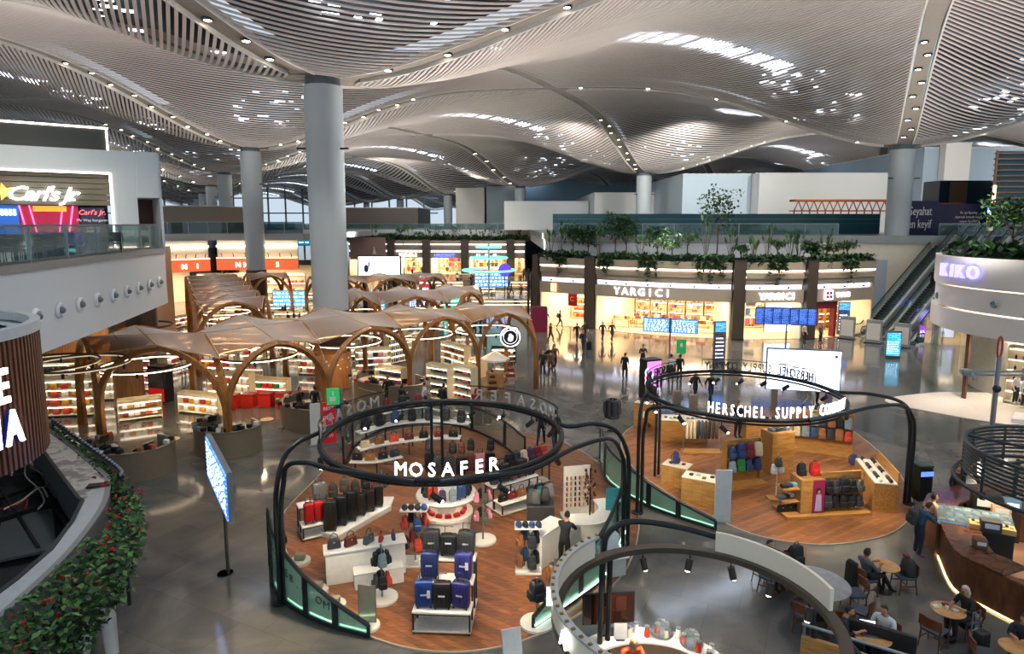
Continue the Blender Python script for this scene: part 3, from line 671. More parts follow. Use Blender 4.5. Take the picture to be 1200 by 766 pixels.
# navy banner with large white words
NAVY = mat('161c4a', .5, vary=.05)
o = thing('banner', 'navy banner with large white words beside the big right column', 'banner', (41.75, 68.5, 8.8), 0)
MB().bx(0, 3.4, 0, .15, 0, 3.6).build('board', NAVY, o)
WT = mat('f4f2ee', .5, vary=0)
text('Seyahat', 1.3, WT, o, (1.5, -.05, 2.1), ext=.02, sx=.6); text('en keyif', 1.3, WT, o, (1.5, -.05, .75), ext=.02, sx=.6)
o = thing('banner', 'wide navy hoarding with four short lines of small white text', 'banner', (45.25, 68.9, 8.8), 0)
MB().bx(0, 5.4, 0, .15, 0, 3.3).build('board', NAVY, o); MB().bx(0, 2.6, -.02, .15, 3.3, 3.4).build('red_top_edge', mat('a01830', .5), o)
for k, s in enumerate(('En iyi fiyatlar', 'yiyecek icecek keyfi', 'uygun fiyatlar', 'burada sizi')): text(s, .36, WT, o, (3.4, -.04, 2.25-k*.45), ext=.01)
# dark bar building with bronze bands
o = thing('dark_bar', 'dark glassy bar front with two bronze curtains behind the navy banners', 'bar', (50, 76, 8.8))
MB().bx(0, 12.5, 0, 3, 0, 6.2).build('body', mat('1c2a30', .25), o)
for x in (1.2, 6.2): MB().bx(x, x+2, -.1, 0, 3.3, 6).build('bronze_curtain', mat('7a5a3c', .4, .3), o)
MB().bx(5.6, 8.6, -.15, 0, .4, 2.2).build('lit_window', mat('c9b25a', emit=1.1), o)
o = thing('lit_sign', 'small bright blue illuminated sign beside the beige louvred tower', 'sign', (50.2, 70, 11.0))
MB().bx(.8, .9, .02, .1, -2.2, 0).build('pole', STEEL, o)
MB().bx(0, 1.7, 0, .12, 0, .8).build('panel', mat('5a9be0', emit=2.6), o); MB().bx(.1, .5, -.02, 0, .1, .7).bx(.7, 1.5, -.02, 0, .3, .45).build('symbol', mat('f4f8ff', emit=4), o)
# louvred tower
o = thing('louvred_tower', 'tall tower clad with beige horizontal louvres over blue glass at the right edge', 'tower', (49.2, 66.5, 8.8))
MB().bx(1.2, 22, .8, 1.5, 0, 8.6).build('blue_glazing', mat('3f6c80', .2, vary=.3, scale=.3), o)
mb = MB()
for k in range(15): mb.bx(0, 22, -.1, .25, .4+k*.56, .52+k*.56)
mb.bx(.2, .35, .1, .3, 0, 8.6).bx(5.5, 5.65, .3, .5, 0, 8.6).build('louvre_screen', mat('c9a27c', .5), o)
MB().bx(0, .3, -.12, 0, .5, 5.1).build('light_edge', mat('ffd0b0', emit=2), o)

# ---------------------------------------------------------------- second, far row of shops in the middle
FS = [(-34, 131), (-23.5, 129), (-16.5, 127.5), (-8, 126.5), (.0, 126), (3.2, 126)]
labs = ['far cream shop front left of the dark pillars', 'far cream shop front with short white lettering', 'far shop front with warm white lettering', 'far shop front with long blue lettering', 'far shop front behind the glowing turquoise ring', 'narrow far shop front with white square sign']
sg = [None, ('LACOSTE', 'f4f8ff'), ('BOSPHORUS', 'ffe2b0'), ('HANDCRAFT', '5060ff'), ('UGG', 'f4f4ff'), None]
far_pts = [(-34, 131), (-24.2, 129.3), (-17.0, 128), (-9.3, 127), (-.3, 126.3), (3.3, 126.3)]
for k in range(5):
    P = Vector(far_pts[k]); Q = Vector(far_pts[k+1]); d = (Q-P).normalized(); pth = bow(P+d*.8, Q-d*.8, .1, 3)
    o_, m_ = shop_front(pth, labs[k+1] if k else labs[1], deep=6, lights=False)
    pp, aa = along(off(pth, 2.5), .5); area('shop_light', (pp.x, pp.y, 3.85), 5, 900, WARM, (0, 0, aa), sy=3)
    if sg[k+1] and k < 5:
        arc_text(sg[k+1][0], pth, .14, .8, 3.45, .95, mat(sg[k+1][1], emit=4), o_, m_)
    nm = ('first', 'second', 'third', 'fourth', 'fifth')[k]
    wall_rack(inpt(pth, .04, 4.8), inpt(pth, .96, 4.8), .03, f'warm shelves inside the {nm} far shop from the left', 'shelf', 8 if k < 4 else 4, 3, [('folded_garment', 1), ('hanging_shirt', 0)], dz=1.0, group=f'the {nm} far shop shelves', light=False)
for k, (x, y) in enumerate(far_pts[1:5]): pillar((x, ('between far shops with white and warm lettering', 'left of the far blue lettering', 'right of the far blue lettering', 'at the right end of the far shops')[k]), y-.6, 0, 1.5, 1.4, 7.0)
hedge_strip([(-34, 131), (-17, 128), (3, 126.3)], 'low dark green hedge along the far shop row roof', 420, 6.6, 2, .8, .8)
for k in range(18):
    x = -30+k*1.85; kd = random.choice(['tree', 'broad', 'palm', 'broad']); y = 131-(x+34)*.13+1.5
    shrub(x, y, 6.6, random.uniform(1.6, 3.2) if k != 4 else 3.6, 1.2, kd, '%s on the far shop roof, plant %s from its left end' % ({'tree': 'leafy round shrub', 'broad': 'broad-leaved upright plant', 'palm': 'arching palm plant'}[kd], ('one', 'two', 'three', 'four', 'five', 'six', 'seven', 'eight', 'nine', 'ten', 'eleven', 'twelve', 'thirteen', 'fourteen', 'fifteen', 'sixteen', 'seventeen', 'eighteen')[k]), 50)
# pink square sign and big white advertising screen, left of the far shops
o = thing('wall_sign', 'dusty pink square wall panel with white figure, above the big white screen', 'sign', (-26.5, 105, 4.2))
MB().bx(0, 5.8, 0, .3, 0, 3.6).build('board', mat('b08f88', .5), o); MB().lathe([(0, 0), (.35, 0), (.12, .9), (.12, 1.1), (0, 1.2)], 10).build('figure', mat('f6f2ee', .5), o, (4.0, -.25, .9))
o = thing('advertising_screen', 'large glowing white advertising screen with a purple bird figure at its left', 'screen', (-17.4, 72, 0))
MB().bx(0, 4.9, 0, .35, 4.0, 6.45).build('casing', mat('20302f', .4), o); MB().bx(.14, 4.76, -.03, 0, 4.12, 6.33).build('screen', mat('f2f8f4', emit=3.2), o)
MB().bx(.5, 1.0, .05, .3, 0, 4).bx(3.9, 4.4, .05, .3, 0, 4).build('post', BLACK, o)
MB().ell((1.0, -.05, 5.0), (.28, .02, .45)).ell((1.3, -.05, 5.5), (.1, .02, .35)).build('bird_figure', mat('5a4a8a', .5), o); text('OPPO', .3, mat('9a9a9a', .5), o, (3.0, -.05, 5.6), ext=.005, spacing=1.6)

# ---------------------------------------------------------------- left far shops with orange bands
def band_shop(path, lab, txt, deep=8):
    mid, _ = along(path, .5); o = thing('shop', lab, 'shop', (mid.x, mid.y, 0)); L = lambda d: path_local(off(path, d), mid)
    MB().wall(L(0), 4.4, 8.0, .3).build('upper_wall', mat('c9bfae', .5), o)
    MB().wall(L(-.3), 7.2, 7.4, .3).build('light_strip', LED, o)
    MB().wall(L(-.5), 4.4, 5.8, .3).build('orange_band', mat('e0633a', emit=1.0), o)
    MB().wall(L(-.5), 5.82, 5.92, .34).build('light_edge', mat('ffd8b0', emit=4), o)
    MB().wall(L(deep), 0, 4.4, .2).build('shop_wall', SHOPW, o)
    arc_text(txt, path, .12, .9, 4.75, .85, mat('fff0e0', emit=3), o, mid, out=-.75)
    for k in range(7):
        p, a = along(off(path, -.6), (k+.5)/7); q = p-mid; MB().tube([(0, 0, 0), (0, -.1, .35), (0, -.35, .55)], .05, 5).build('gooseneck_lamp', BLACK, o, (q.x, q.y, 5.9), a)
    p, a = along(off(path, 3), .5); area('shop_light', (p.x, p.y, 4.2), 8, 1500, WARM, (0, 0, a), sy=5); return o
band_shop([(-42, 72), (-36.5, 77)], 'left far shop with slanted glowing orange band', 'IIMI')
band_shop([(-36.0, 78.5), (-26.5, 79.5)], 'left far shop with level glowing orange band', ' NM   S ')
for k in range(4):
    wall_rack((-41+k*3.6, 83), (-37.8+k*3.6, 83.3), 0, 'white shelving under the orange bands, bay %s from the left' % ('one', 'two', 'three', 'four')[k], 'shelf', 7, 3, ('boxed_good', 1), pal=['f3ede0', 'c9452f', 'e08fa0', 'e9e2d2'], dz=1.1, group='orange band bay %s' % ('one', 'two', 'three', 'four')[k])
struct('upper_floor_left', MB().prism([(-90, 70), (-43, 71), (-36.2, 77.5), (-25.5, 78.6), (-24, 84), (-24, 110), (-90, 110)], 8.0, 8.8), CONC)
balustrade([(-43, 71.4), (-36.4, 77.9), (-25.6, 79)], 8.8, 'glass balustrade over the orange banded shops', 1.4, 2.2, tint='5a7a80')
block(-46, -38, 84, 92, 8.8, 12.2, '8c7c6a', 'brown flat-roofed kiosk on the upper level behind the left columns', 'upper_kiosk', 'kiosk')
# far glazed end wall at the end of the hall
mb = MB(); x = -190
while x < -30: mb.bx(x, x+.6, 262, 262.4, 0, 26); x += 7
for z in (9, 14, 20): mb.bx(-190, -30, 262, 262.3, z, z+.5)
struct('window_1', mb, mat('7d8a94', .5))
struct('floor_far', MB().bx(-190, -60, 135, 262, 8.0, 8.8), CONC)

# ---------------------------------------------------------------- left upper level with burger counter
edge = [(-11.2, 4.5), (-12.1, 10), (-13.2, 17), (-14.5, 23), (-16.0, 29.3)]
struct('upper_floor_near', MB().prism(edge+[(-26, 31.5), (-60, 31.5), (-60, 4.5)], 8.45, 8.8), CONC)
MWN = mat('d9dedf', .5, vary=.03, scale=.2)
struct('wall_fascia', MB().wall(edge+[(-16.6, 29.9), (-26, 32)], 6.38, 8.72, .25), MWN)
struct('ceiling_soffit', MB().prism([(p[0]-.1, p[1]) for p in edge]+[(-26, 31.6), (-60, 31.6), (-60, 4.5)], 6.36, 6.46), MWN)
MB().wall(edge, 8.72, 8.92, .36).build('trim_2', mat('8c8a86', .4)); tag(bpy.data.objects['trim_2'], kind='structure')
balustrade([(p[0]-.12, p[1]-.1) for p in edge], 8.9, 'near glass balustrade on the upper level in front of the burger counter', 1.05, 2.2, tint='a9c8c4', clear=.86)
for k, (px, py) in enumerate(((25, 372), (58, 364), (86, 356), (110, 350), (130, 344), (147, 338), (162, 333), (176, 330), (188, 326))):
    s = .10+k*.107; p, a = along(edge, .52+.054*k)
    q = p+Vector((math.sin(a), -math.cos(a)))*.13
    o = thing('air_nozzle', 'round white air nozzle on the white upper fascia, number %s counted from the left' % ('one', 'two', 'three', 'four', 'five', 'six', 'seven', 'eight', 'nine')[k], 'air nozzle', (q.x, q.y, 7.45), a, 'air nozzles on the upper fascia')
    MB().lathe([(.24, 0), (.24, .05), (.17, .1), (.13, .04), (0, .0)], 18).build('ring', mat('e6e8e8', .4), o).matrix_basis = Matrix.Rotation(PI/2, 4, 'X')
    MB().ell((0, -.08, 0), (.1, .12, .1)).build('ball_jet', mat('70767a', .4), o)
# facade: local x along it, y inward
FA = math.atan2(3.4, 4.8); FP = Vector((-20.8, 26.0))-Vector((4.8, 3.4))*1.4; FL = 5.88
o = thing('burger_restaurant', 'burger restaurant front with white frame, olive bulkhead and bright menu screens', 'restaurant', (FP.x, FP.y, 8.8), FA)
x1 = 1.4*FL; xr = x1+.70*FL; xe = x1+FL   # photo's left edge, right jamb of the opening, right end
FR = mat('d3dadb', .5, vary=.03)
MB().bx(0, xe-.85, 0, .5, 3.4, 4.35).bx(xr, xe-.85, 0, .5, 0, 3.4).build('white_frame', FR, o)
MB().bx(xe-.85, xe+.1, -.25, 3, 2.35, 4.35).bx(xe, xe+.1, -.25, 3, 0, 4.35).build('end_block', FR, o)
MB().bx(xe-.85, xe, 2.5, 2.6, 0, 2.4).build('end_recess', mat('5a3322', .5), o)
MB().bx(xr-.10, xr-.03, -.03, .02, .2, 3.35).bx(0, xr-.03, -.03, .02, 3.33, 3.38).build('light_line', mat('ffe9e4', emit=9), o)
mb = MB(); OL = mat('5d5a48', .5)
for k in range(6): mb.bx(0, xr, .75+.02*k, .95, 2.0+k*.24, 2.0+k*.24+.215)
mb.build('olive_bulkhead', OL, o); MB().bx(0, xr, 4.2, 4.3, 0, 3.4).build('back_wall', mat('2a2624', .5), o); MB().bx(0, xr, .8, 4.3, 3.38, 3.42).build('room_ceiling', DARK, o)
def px2x(px): # local x of a photo column on the facade
    t = (px-600)/750; # X = t*Y
    P = FP; d = Vector((math.cos(FA), math.sin(FA))); return (t*P.y*1.0-P.x)/(d.x-t*d.y)
sx0 = px2x(10)
SW = mat('f5f4ff', emit=6)
text("Carl's Jr", .82, SW, o, (px2x(56), .66, 2.18), ext=.05, shear=.35, bold=.012, sx=1.12, spacing=.86)
mb = MB(); pts = []
for k in range(10):
    a = PI/2+k*PI/5+.25; r = .36 if k % 2 == 0 else .16; pts.append((math.cos(a)*r, math.sin(a)*r))
mb.prism(pts, 0, .06); st = mb.build('star', mat('ffc24a', emit=3.5), o); st.matrix_basis = Matrix.Translation((px2x(13), .68, 2.5)) @ Matrix.Rotation(PI/2, 4, 'X')
text('.', .82, SW, o, (px2x(94), .66, 2.18), ext=.05)
def fscreen(p0, p1, z0, z1, col, e, nm='menu_screen'):
    return MB().bx(px2x(p0), px2x(p1), .98, 1.04, z0, z1).build(nm, mat(col, emit=e), o)
fscreen(-60, 27, .6, 1.98, '1d4f9a', 1.3); fscreen(28, 98, .5, 1.98, '8a0f34', 1.1); s3 = fscreen(100, 129, .5, 1.9, '1b2236', .7)
mb = MB()
for c in (38, 82):
    for sgn in (-1, 1):
        mb.tube([(px2x(c+sgn*6+(-3 if c == 38 else 5)*math.sin(t*1.4)*0+(2-4*t)*(1 if c > 50 else -1)*2), .95, 1.96-1.4*t) for t in (0, .2, .4, .6, .8, 1)], .03, 5)
mb.build('neon_curve', mat('ff5a9a', emit=4), o)
MB().bx(px2x(44), px2x(84), .9, .97, 1.72, 1.95).build('orange_panel', mat('e08a2a', emit=1.5), o)
text("Carl's Jr.", .3, mat('ff5a60', emit=3), o, (px2x(114), .96, 1.6), ext=.01, shear=.3); text('My Way burgerim', .16, WT, o, (px2x(114), .96, 1.3), ext=.005)
mb = MB()
for k, (w, c) in enumerate(((.5, 0), (.56, 1), (.5, 2), (.56, 0))): mb.rbox((px2x(114), .93, .55+.15*k), (w, .05, .12), .03, mi=c)
mb.build('burger_picture', [mat('d8a050', .5), mat('a03028', .5), mat('e8e0c8', .5)], o)
for k in range(5): MB().bx(px2x(0+k*5), px2x(3.6+k*5), .93, .97, 1.55, 1.8).build('menu_lettering', mat('eef4ff', emit=3), o)
MB().bx(px2x(-60), xr-.3, 1.6, 2.3, 0, 1.1).build('counter', mat('20262a', .3), o)
MB().bx(px2x(-60), xr-.3, 1.5, 2.35, 1.1, 1.15).build('countertop', mat('3f464a', .2), o)
# box with lit outline above
o2_ = thing('rooftop_sign_box', 'dark box with a glowing white outline above the white restaurant frame', 'sign', (FP.x-1.2, FP.y+.8, 13.2), FA)
MB().bx(0, xr+.6, 0, 2, 0, 1.15).build('box', mat('3d3f38', .5), o2_); MB().bx(0, xr+.6, -.05, 0, 1.0, 1.07).bx(xr+.5, xr+.57, -.05, 0, 0, 1.0).build('light_line', mat('fff0ec', emit=7), o2_)
# dining furniture behind the balustrade
for k, (px, yy) in enumerate(((20, 19.5), (48, 21), (75, 22.2), (104, 23.6), (126, 24.8), (60, 24.0), (92, 25.2))):
    x = (px-600)/750*yy; w = ['at the far left', 'left of the blue chairs', 'by the blue chairs', 'in the middle', 'at the right end', 'in the rear left', 'in the rear right'][k]
    o = thing('restaurant_table', 'dark restaurant table %s of the upper terrace' % w, 'table', (x, yy, 8.8), .5)
    MB().bx(-.6, .6, -.35, .35, .72, .76).build('tabletop', mat('30302e', .3), o); MB().bx(-.05, .05, -.05, .05, 0, .72).build('pedestal', BLACK, o); MB().bx(-.3, .3, -.2, .2, 0, .03).build('base_plate', BLACK, o)
    for c, (dx, dy, r) in enumerate(((-.35, -.6, PI), (.35, -.6, PI), (-.35, .6, 0), (.35, .6, 0))):
        col = '2038c0' if k in (2,) else '24282a'
        q = thing('restaurant_chair', '%s restaurant chair %s side of the table %s' % ('blue' if k == 2 else 'black', ('left near', 'right near', 'left far', 'right far')[c], w), 'chair', (x+dx*math.cos(.5)-dy*math.sin(.5), yy+dx*math.sin(.5)+dy*math.cos(.5), 8.8), .5+r, 'terrace chairs')
        for nm, fn in (('seat', lambda: MB().rbox((0, 0, .45), (.42, .42, .05), .02)), ('backrest', lambda: MB().rbox((0, .2, .7), (.42, .04, .35), .02)), ('legs', lambda: MB().beam((-.18, -.18, 0), (-.17, -.17, .43), .03, .03).beam((.18, -.18, 0), (.17, -.17, .43), .03, .03).beam((-.18, .2, 0), (-.18, .2, .8), .03, .03).beam((.18, .2, 0), (.18, .2, .8), .03, .03))):
            put('leg_frame' if nm == 'legs' else nm, cached(('rc', nm, col), lambda fn=fn: fn().mesh('chair', mat(col, .5))), q)

# ---------------------------------------------------------------- cosmetics pavilion on the right, with planting, and escalators
KW = mat('e9e4db', .35, vary=.03, scale=.2)
kc = [at(1096, 322, 6.6), at(1108, 330, 6.4)]
kp = spline([(27.6, 41.5, 0), (25.65, 38.0, 0), (25.6, 34.0, 0), (27.5, 30.0, 0), (31.5, 26.5, 0), (38, 24, 0)], 6); kp = [(p.x, p.y) for p in kp]
o = thing('cosmetics_pavilion', 'white curved cosmetics pavilion with violet lit letters and planting on its roof', 'shop', (kp[0][0], kp[0][1], 0)); km = Vector(kp[0])
def kwall(name, z0, z1, d, m, t=.2): return MB().wall(path_local(off(kp, d), km), z0, z1, t).build(name, m, o)
kwall('upper_band', 6.5, 8.15, .0, KW, .3); kwall('middle_band', 5.2, 6.42, .12, KW, .3); kwall('lower_band', 4.0, 5.12, -.05, KW, .3)
kwall('light_cove', 6.40, 6.52, .35, mat('ffe0c8', emit=3)); kwall('light_slot', 5.1, 5.22, .4, mat('ffe0c8', emit=3)); 
fl = [tuple(q) for q in path_local(kp, km)]+[(14, -16), (14, 2)]
MB().prism(fl, 3.9, 4.02).build('pavilion_ceiling', mat('f4eee6', .5), o); MB().prism(fl, 7.9, 8.0).build('roof_deck', CONC, o)
for s in (.16, .34, .5, .66): 
    p, a = along(off(kp, -.2), s); q = p-km; MB().lathe([(0, -.02), (.13, 0), (.17, .06), (.2, 0)], 14).build('porthole_lamp', mat('9098a0', .3, .6), o, (q.x, q.y, 5.75)).rotation_euler = (PI/2, 0, a)
VIO = mat('8a84ff', emit=3.2)
def s_px(px): return min((k/400 for k in range(20, 300)), key=lambda s: abs(600+750*(lambda q: q.x/(q.y*.992+.38))(along(off(kp, -.28), s)[0])-px))
for ch, s in (('K', s_px(1105)), ('I', s_px(1114)), ('K', s_px(1124)), ('O', s_px(1139))):
    p, a = along(off(kp, -.28), s); q = p-km; text(ch, 1.05, VIO, o, (q.x, q.y, 7.0), (PI/2, 0, a+PI*0), .08, name='letter', bold=.01)
gl = [(26.6, 36.8), (26.7, 34.4)]
ins = spline([(28.6, 40.5, 0), (27.2, 36.5, 0), (28.2, 33.0, 0), (31.5, 30.5, 0), (36, 29, 0)], 5)
MB().wall(path_local([(p.x+1.2, p.y+1.2) for p in ins], km), 0, 4, .2).build('inner_wall', mat('efe2d2', .5), o)
MB().wall(path_local([(27.5, 42), (26.4, 38.5), (26.0, 36.0)], km), 0, 3.95, .06).build('glass_screen', glass('c8d4c8', .2, .7), o)
MB().wall(path_local([(26.0, 36.0), (26.05, 35.8)], km), 0, 3.95, .14).build('bronze_jamb', mat('5a3a2c', .4), o)
MB().prism(path_local(spline([(21.2, 35.4, 0), (23.5, 36.7, 0), (27, 37.3, 0), (33, 36, 0), (40, 32, 0), (38, 27, 0), (30, 28.2, 0), (25.5, 30.6, 0), (22.5, 33.2, 0)], 5, True), km), 0, .03).build('white_floor', mat('efe0cf', .2), o)
MB().prism(path_local([(25.3, 31.4), (26.4, 32.6), (31, 29.8), (30.2, 28.4)], km), .03, .22).build('platform', mat('f4ece4', .3), o)
for x_, y_ in ((28.5, 35.5), (31, 32), (34.5, 30), (30, 36)): spot('pavilion_light', (x_, y_, 3.85), (x_, y_, -1e4), 520, (1, .9, .78), 150, .6, .1)
spot('pavilion_light', (26.2, 34.6, 3.8), (24.5, 35, 0), 420, (1, .9, .78), 150, .6, .1)
for k, (px, py, z0, z1, c) in enumerate(((1165, 470, .9, 3.0, 'f1c8b8'), (1172, 470, .4, 3.2, 'c8322c'))):
    pass
o3_ = thing('lit_mirror_panel', 'bright square lit panel with blue rim on the pavilion inner wall', 'screen', (29.6, 33.0, 1.2), -.45)
MB().bx(0, 1.2, 0, .1, 0, 1.4).build('frame', mat('4a4a90', .4), o3_); MB().bx(.06, 1.14, -.03, 0, .06, 1.34).build('screen', mat('fff6ee', emit=3), o3_)
wall_rack((27.6, 35.0), (28.6, 34.0), .05, 'narrow cosmetics shelf tower inside the white pavilion', 'shelf', 3, 5, ('cosmetic_bottle', 2), pal=['7b1e2a', '17191d', 'c9452f', 'f3ede0'], dz=.6, depth=.3, group='the pavilion cosmetics tower')
kr = off(kp, .6)
hedge_strip(kr, 'dense dark green hedge on the white pavilion roof', 330, 8.0, 2.6, .7, .55)
for k, (s, d, h, sp, lb) in enumerate(((.5, 1.6, 3.4, 1.5, 'large dark leafy tree on the pavilion roof at the right edge'), (.36, 2.2, 2.2, 1.1, 'lower bushy tree on the pavilion roof left of the large one'), (.62, .8, 2.6, 1.3, 'leafy tree overhanging the pavilion roof edge'))):
    p, a = along(off(kp, d), s); shrub(p.x, p.y, 8.0, h, sp, 'tree', lb, 420)
shrub(27.4, 35.2, 8.0, 3.4, 1.5, 'tree', 'tall dark leafy tree on the pavilion roof right of the violet letters', 520)
trailing(kp, .56, 8.1, .9, 1.3, 'green trailing plant over the white pavilion edge')

# escalators rising from the floor to the upper level
def escalator(x, y, a, lab):
    o = thing('escalator', lab, 'escalator', (x, y, 0), a); run, rise = 14.2, 8.8; L0 = 1.6
    ST = mat('3c4648', .45, .5); W_ = 1.0
    mb = MB(); n = 44
    for k in range(n):
        yy = L0+run*k/n; z = rise*k/n; mb.bx(-W_/2, W_/2, yy, yy+run/n+.02, z-.15, z+rise/n)
    mb.bx(-W_/2, W_/2, 0, L0, -.05, .05).bx(-W_/2, W_/2, L0+run, L0+run+1.4, rise-.15, rise); mb.build('steps', ST, o)
    for s in (-1, 1):
        xx = s*(W_/2+.06)
        path = [(xx, -.2, .95), (xx, L0, .95), (xx, L0+run, rise+.95), (xx, L0+run+1.2, rise+.95)]
        g = MB()
        g.add([(xx, -.1, .1), (xx, L0, .1), (xx, L0+run, rise+.1), (xx, L0+run+1.2, rise+.1), (xx, L0+run+1.2, rise+.9), (xx, L0+run, rise+.9), (xx, L0, .9), (xx, -.1, .9)], [(0, 1, 6, 7), (1, 2, 5, 6), (2, 3, 4, 5)]); g.build('glass_side', glass('9cb8b0', .15, .8), o)
        MB().tube([(xx, 0, .25), (xx, -.3, .4), (xx, -.38, .65), (xx, -.2, .95), (xx, L0, .95), (xx, L0+run, rise+.95), (xx, L0+run+1.2, rise+.95)], .05, 6).build('handrail', BLACK, o)
        MB().beam((xx*1.15, L0, .02), (xx*1.15, L0+run, rise+.02), .22, .22).bx(min(xx*.92, xx*1.38), max(xx*.92, xx*1.38), -.3, L0, -.0, .13).build('skirt', mat('d8dcd8', .3, .3), o)
        MB().beam((xx*1.2, L0, -.5), (xx*1.2, L0+run, rise-.5), .1, .9).build('side_panel', mat('b8bcb8', .35, .5), o)
    return o
ea = -1.0
escalator(30.9, 56.6, ea, 'left escalator of three, rising to the upper level with teal steps')
escalator(32.1, 54.6, ea, 'middle escalator of three, steps empty')
escalator(33.3, 52.6, ea, 'right escalator of three beside the purple screens')
for k, (x, y) in enumerate(((29.3, 55.2), (30.5, 53.2), (31.7, 51.3))):
    o = thing('steel_barrier', 'brushed steel barrier panel at the escalator foot, %s' % ('leftmost', 'middle', 'rightmost')[k], 'barrier', (x, y, 0), -.75)
    MB().rbox((0, 0, 1.0), (1.2, .35, 2.0), .05).build('body', mat('b4b6b4', .25, .7), o); MB().bx(-.5, .5, -.2, -.17, .3, 1.7).build('panel', mat('c9c4bc', .4), o)
    MB().bx(-.65, .65, -.3, .3, 0, .08).build('foot', BLACK, o)
# ---------------------------------------------------------------- timber canopies of the duty free hall
TIM = wood('8a5526', 'b5793c', .4, (3, 3, .6)); 
def canopy_mesh_mat():
    m = glass('a06a34', .0, .48, .6, 'canopy_mesh'); return m
CMESH = canopy_mesh_mat(); RIBM = mat('c9ab80', .5)
def canopy(F, B, lab, zap=4.65, zlow=3.85, zs=1.9, oh=.35):
    o = thing('timber_canopy', lab, 'canopy', (F[0][0], F[0][1], 0)); O = Vector((F[0][0], F[0][1]))
    F = [Vector(p)-O for p in F]; B = [Vector(p)-O for p in B]; n = len(F)
    def half(P, M, nm='arch'):
        pts = [(P.x, P.y, 0), (P.x, P.y, zs*.5), (P.x, P.y, zs)]
        for k in range(1, 11):
            th = k/10*PI/2*.94; q = P.lerp(M, (1-math.cos(th))/(1-math.cos(PI/2*.94))); z = zs+(zap-zs)*math.sin(th)/math.sin(PI/2*.94); pts.append((q.x, q.y, z))
        k0 = 1.0
        MB().tube(pts, [.22, .2, .19]+[.185-.006*i for i in range(10)], 4).build(nm, TIM, o, smooth=25)
    for row in (F, B):
        for a, b in zip(row[:-1], row[1:]): M = (a+b)/2; half(a, M); half(b, M)
    for a, b in zip(F, B): M = (a+b)/2; half(a, M); half(b, M)
    roof = MB(); rib = MB()
    def zf(s, t):
        g = lambda x: max(0, 1-abs(2*x-1))**.8 if 0 <= x <= 1 else 0
        return zlow+(zap+.12-zlow)*(1-(1-g(s))*(1-g(t)))
    for k in range(n-1):
        a, b, c, d = F[k], F[k+1], B[k+1], B[k]
        def P(s, t):
            # t runs front to back with overhang
            ins = .02+.10*abs(2*s-1); tt = ins+(1-2*ins)*t; p = a.lerp(b, s).lerp(d.lerp(c, s), tt); tc = min(1, max(0, tt)); z = zf(s, tc)
            if tt < 0 or tt > 1: e = -tt if tt < 0 else tt-1; z -= e*.4*abs(2*s-1)
            return (p.x, p.y, z)
        roof.grid(P, 10, 12)
        rib.tube([P(.5, t/12) for t in range(13)], .035, 4); rib.tube([P(0.01, t/12) for t in range(13)], .03, 4)
        for t in (0, 1): rib.tube([P(s/10, t) for s in range(11)], .035, 4)
        for q in (.5,): rib.tube([P(s/10, q) for s in range(11)], .025, 4)
    roof.build('roof_mesh', CMESH, o, smooth=30); rib.build('roof_rib', RIBM, o)
    return o
def ring_light(x, y, z, r, lab, ry=None, hang=.9, em=8):
    o = thing('ring_light', lab, 'ring light', (x, y, z), 0, 'glowing rings under the canopies'); ry = ry or r
    MB().tube([(math.cos(2*PI*k/28)*r, math.sin(2*PI*k/28)*ry, 0) for k in range(28)], .05, 6, True).build('ring_tube', mat('5c4630', .4), o)
    MB().tube([(math.cos(2*PI*k/28)*(r+.0), math.sin(2*PI*k/28)*(ry+.0), -.06) for k in range(28)], .03, 5, True).build('light_strip', mat('ffe4bc', emit=em), o)
    for k in range(3):
        a = 2*PI*k/3+.4; MB().tube([(math.cos(a)*r, math.sin(a)*ry, 0), (math.cos(a)*r*.7, math.sin(a)*ry*.7, hang)], .008, 4).build('wire', BLACK, o)
    for k in range(5):
        a = 2*PI*k/5; MB().lathe([(.0, .0), (.06, 0), (.06, -.2), (0, -.2)], 8).build('spotlight', BLACK, o, (math.cos(a)*r, math.sin(a)*ry, -.05))
CF = [(-18.5, 27.9), (-12.2, 26.6), (-8.9, 30.1), (-5.7, 35.0), (-2.0, 37.2), (1.46, 38.2)]
CB = [(-21.6, 31.2), (-17.6, 34.5), (-14.0, 38.8), (-9.6, 41.1), (-5.4, 42.3), (-.4, 43.4)]
canopy(CF, CB, 'long front timber canopy of six pointed arches sweeping across the hall')
for k in range(5):
    c = (Vector(CF[k])+Vector(CF[k+1])+Vector(CB[k])+Vector(CB[k+1]))/4
    ring_light(c.x, c.y, 3.35, 2.0, 'thin glowing ring hanging under bay %s of the long front canopy, counted from the left' % ('one', 'two', 'three', 'four', 'five')[k])
    spot('canopy_light', (c.x, c.y, 3.2), (0, 0, -1e4), 330*1.1, WARM, 150, .6, .16)
du = DV.normalized()
def strip(P, Q, n, step=4.6, **kw):
    P = Vector(P); Q = Vector(Q); A = [tuple(P+du*step*k) for k in range(n)]; B_ = [tuple(Q+du*step*k) for k in range(n)]
    return [(P+Q)/2+du*step*(k+.5) for k in range(n-1)], A, B_
l2 = at(244, 441); r2 = at(320, 430)
cs, A, B_ = strip((l2[0]-.6, l2[1]), r2, 7)
canopy(A, B_, 'rear left timber canopy tunnel running away beside the white upper wall', zap=4.7)
for k, c in enumerate(cs[:5]):
    ring_light(c.x, c.y, 3.3, 1.7, 'glowing ring in the rear left canopy tunnel, number %s from its mouth' % ('one', 'two', 'three', 'four', 'five')[k]); spot('canopy_light', (c.x, c.y, 3.2), (0, 0, -1e4), 300*1.1, WARM, 150, .6, .16)
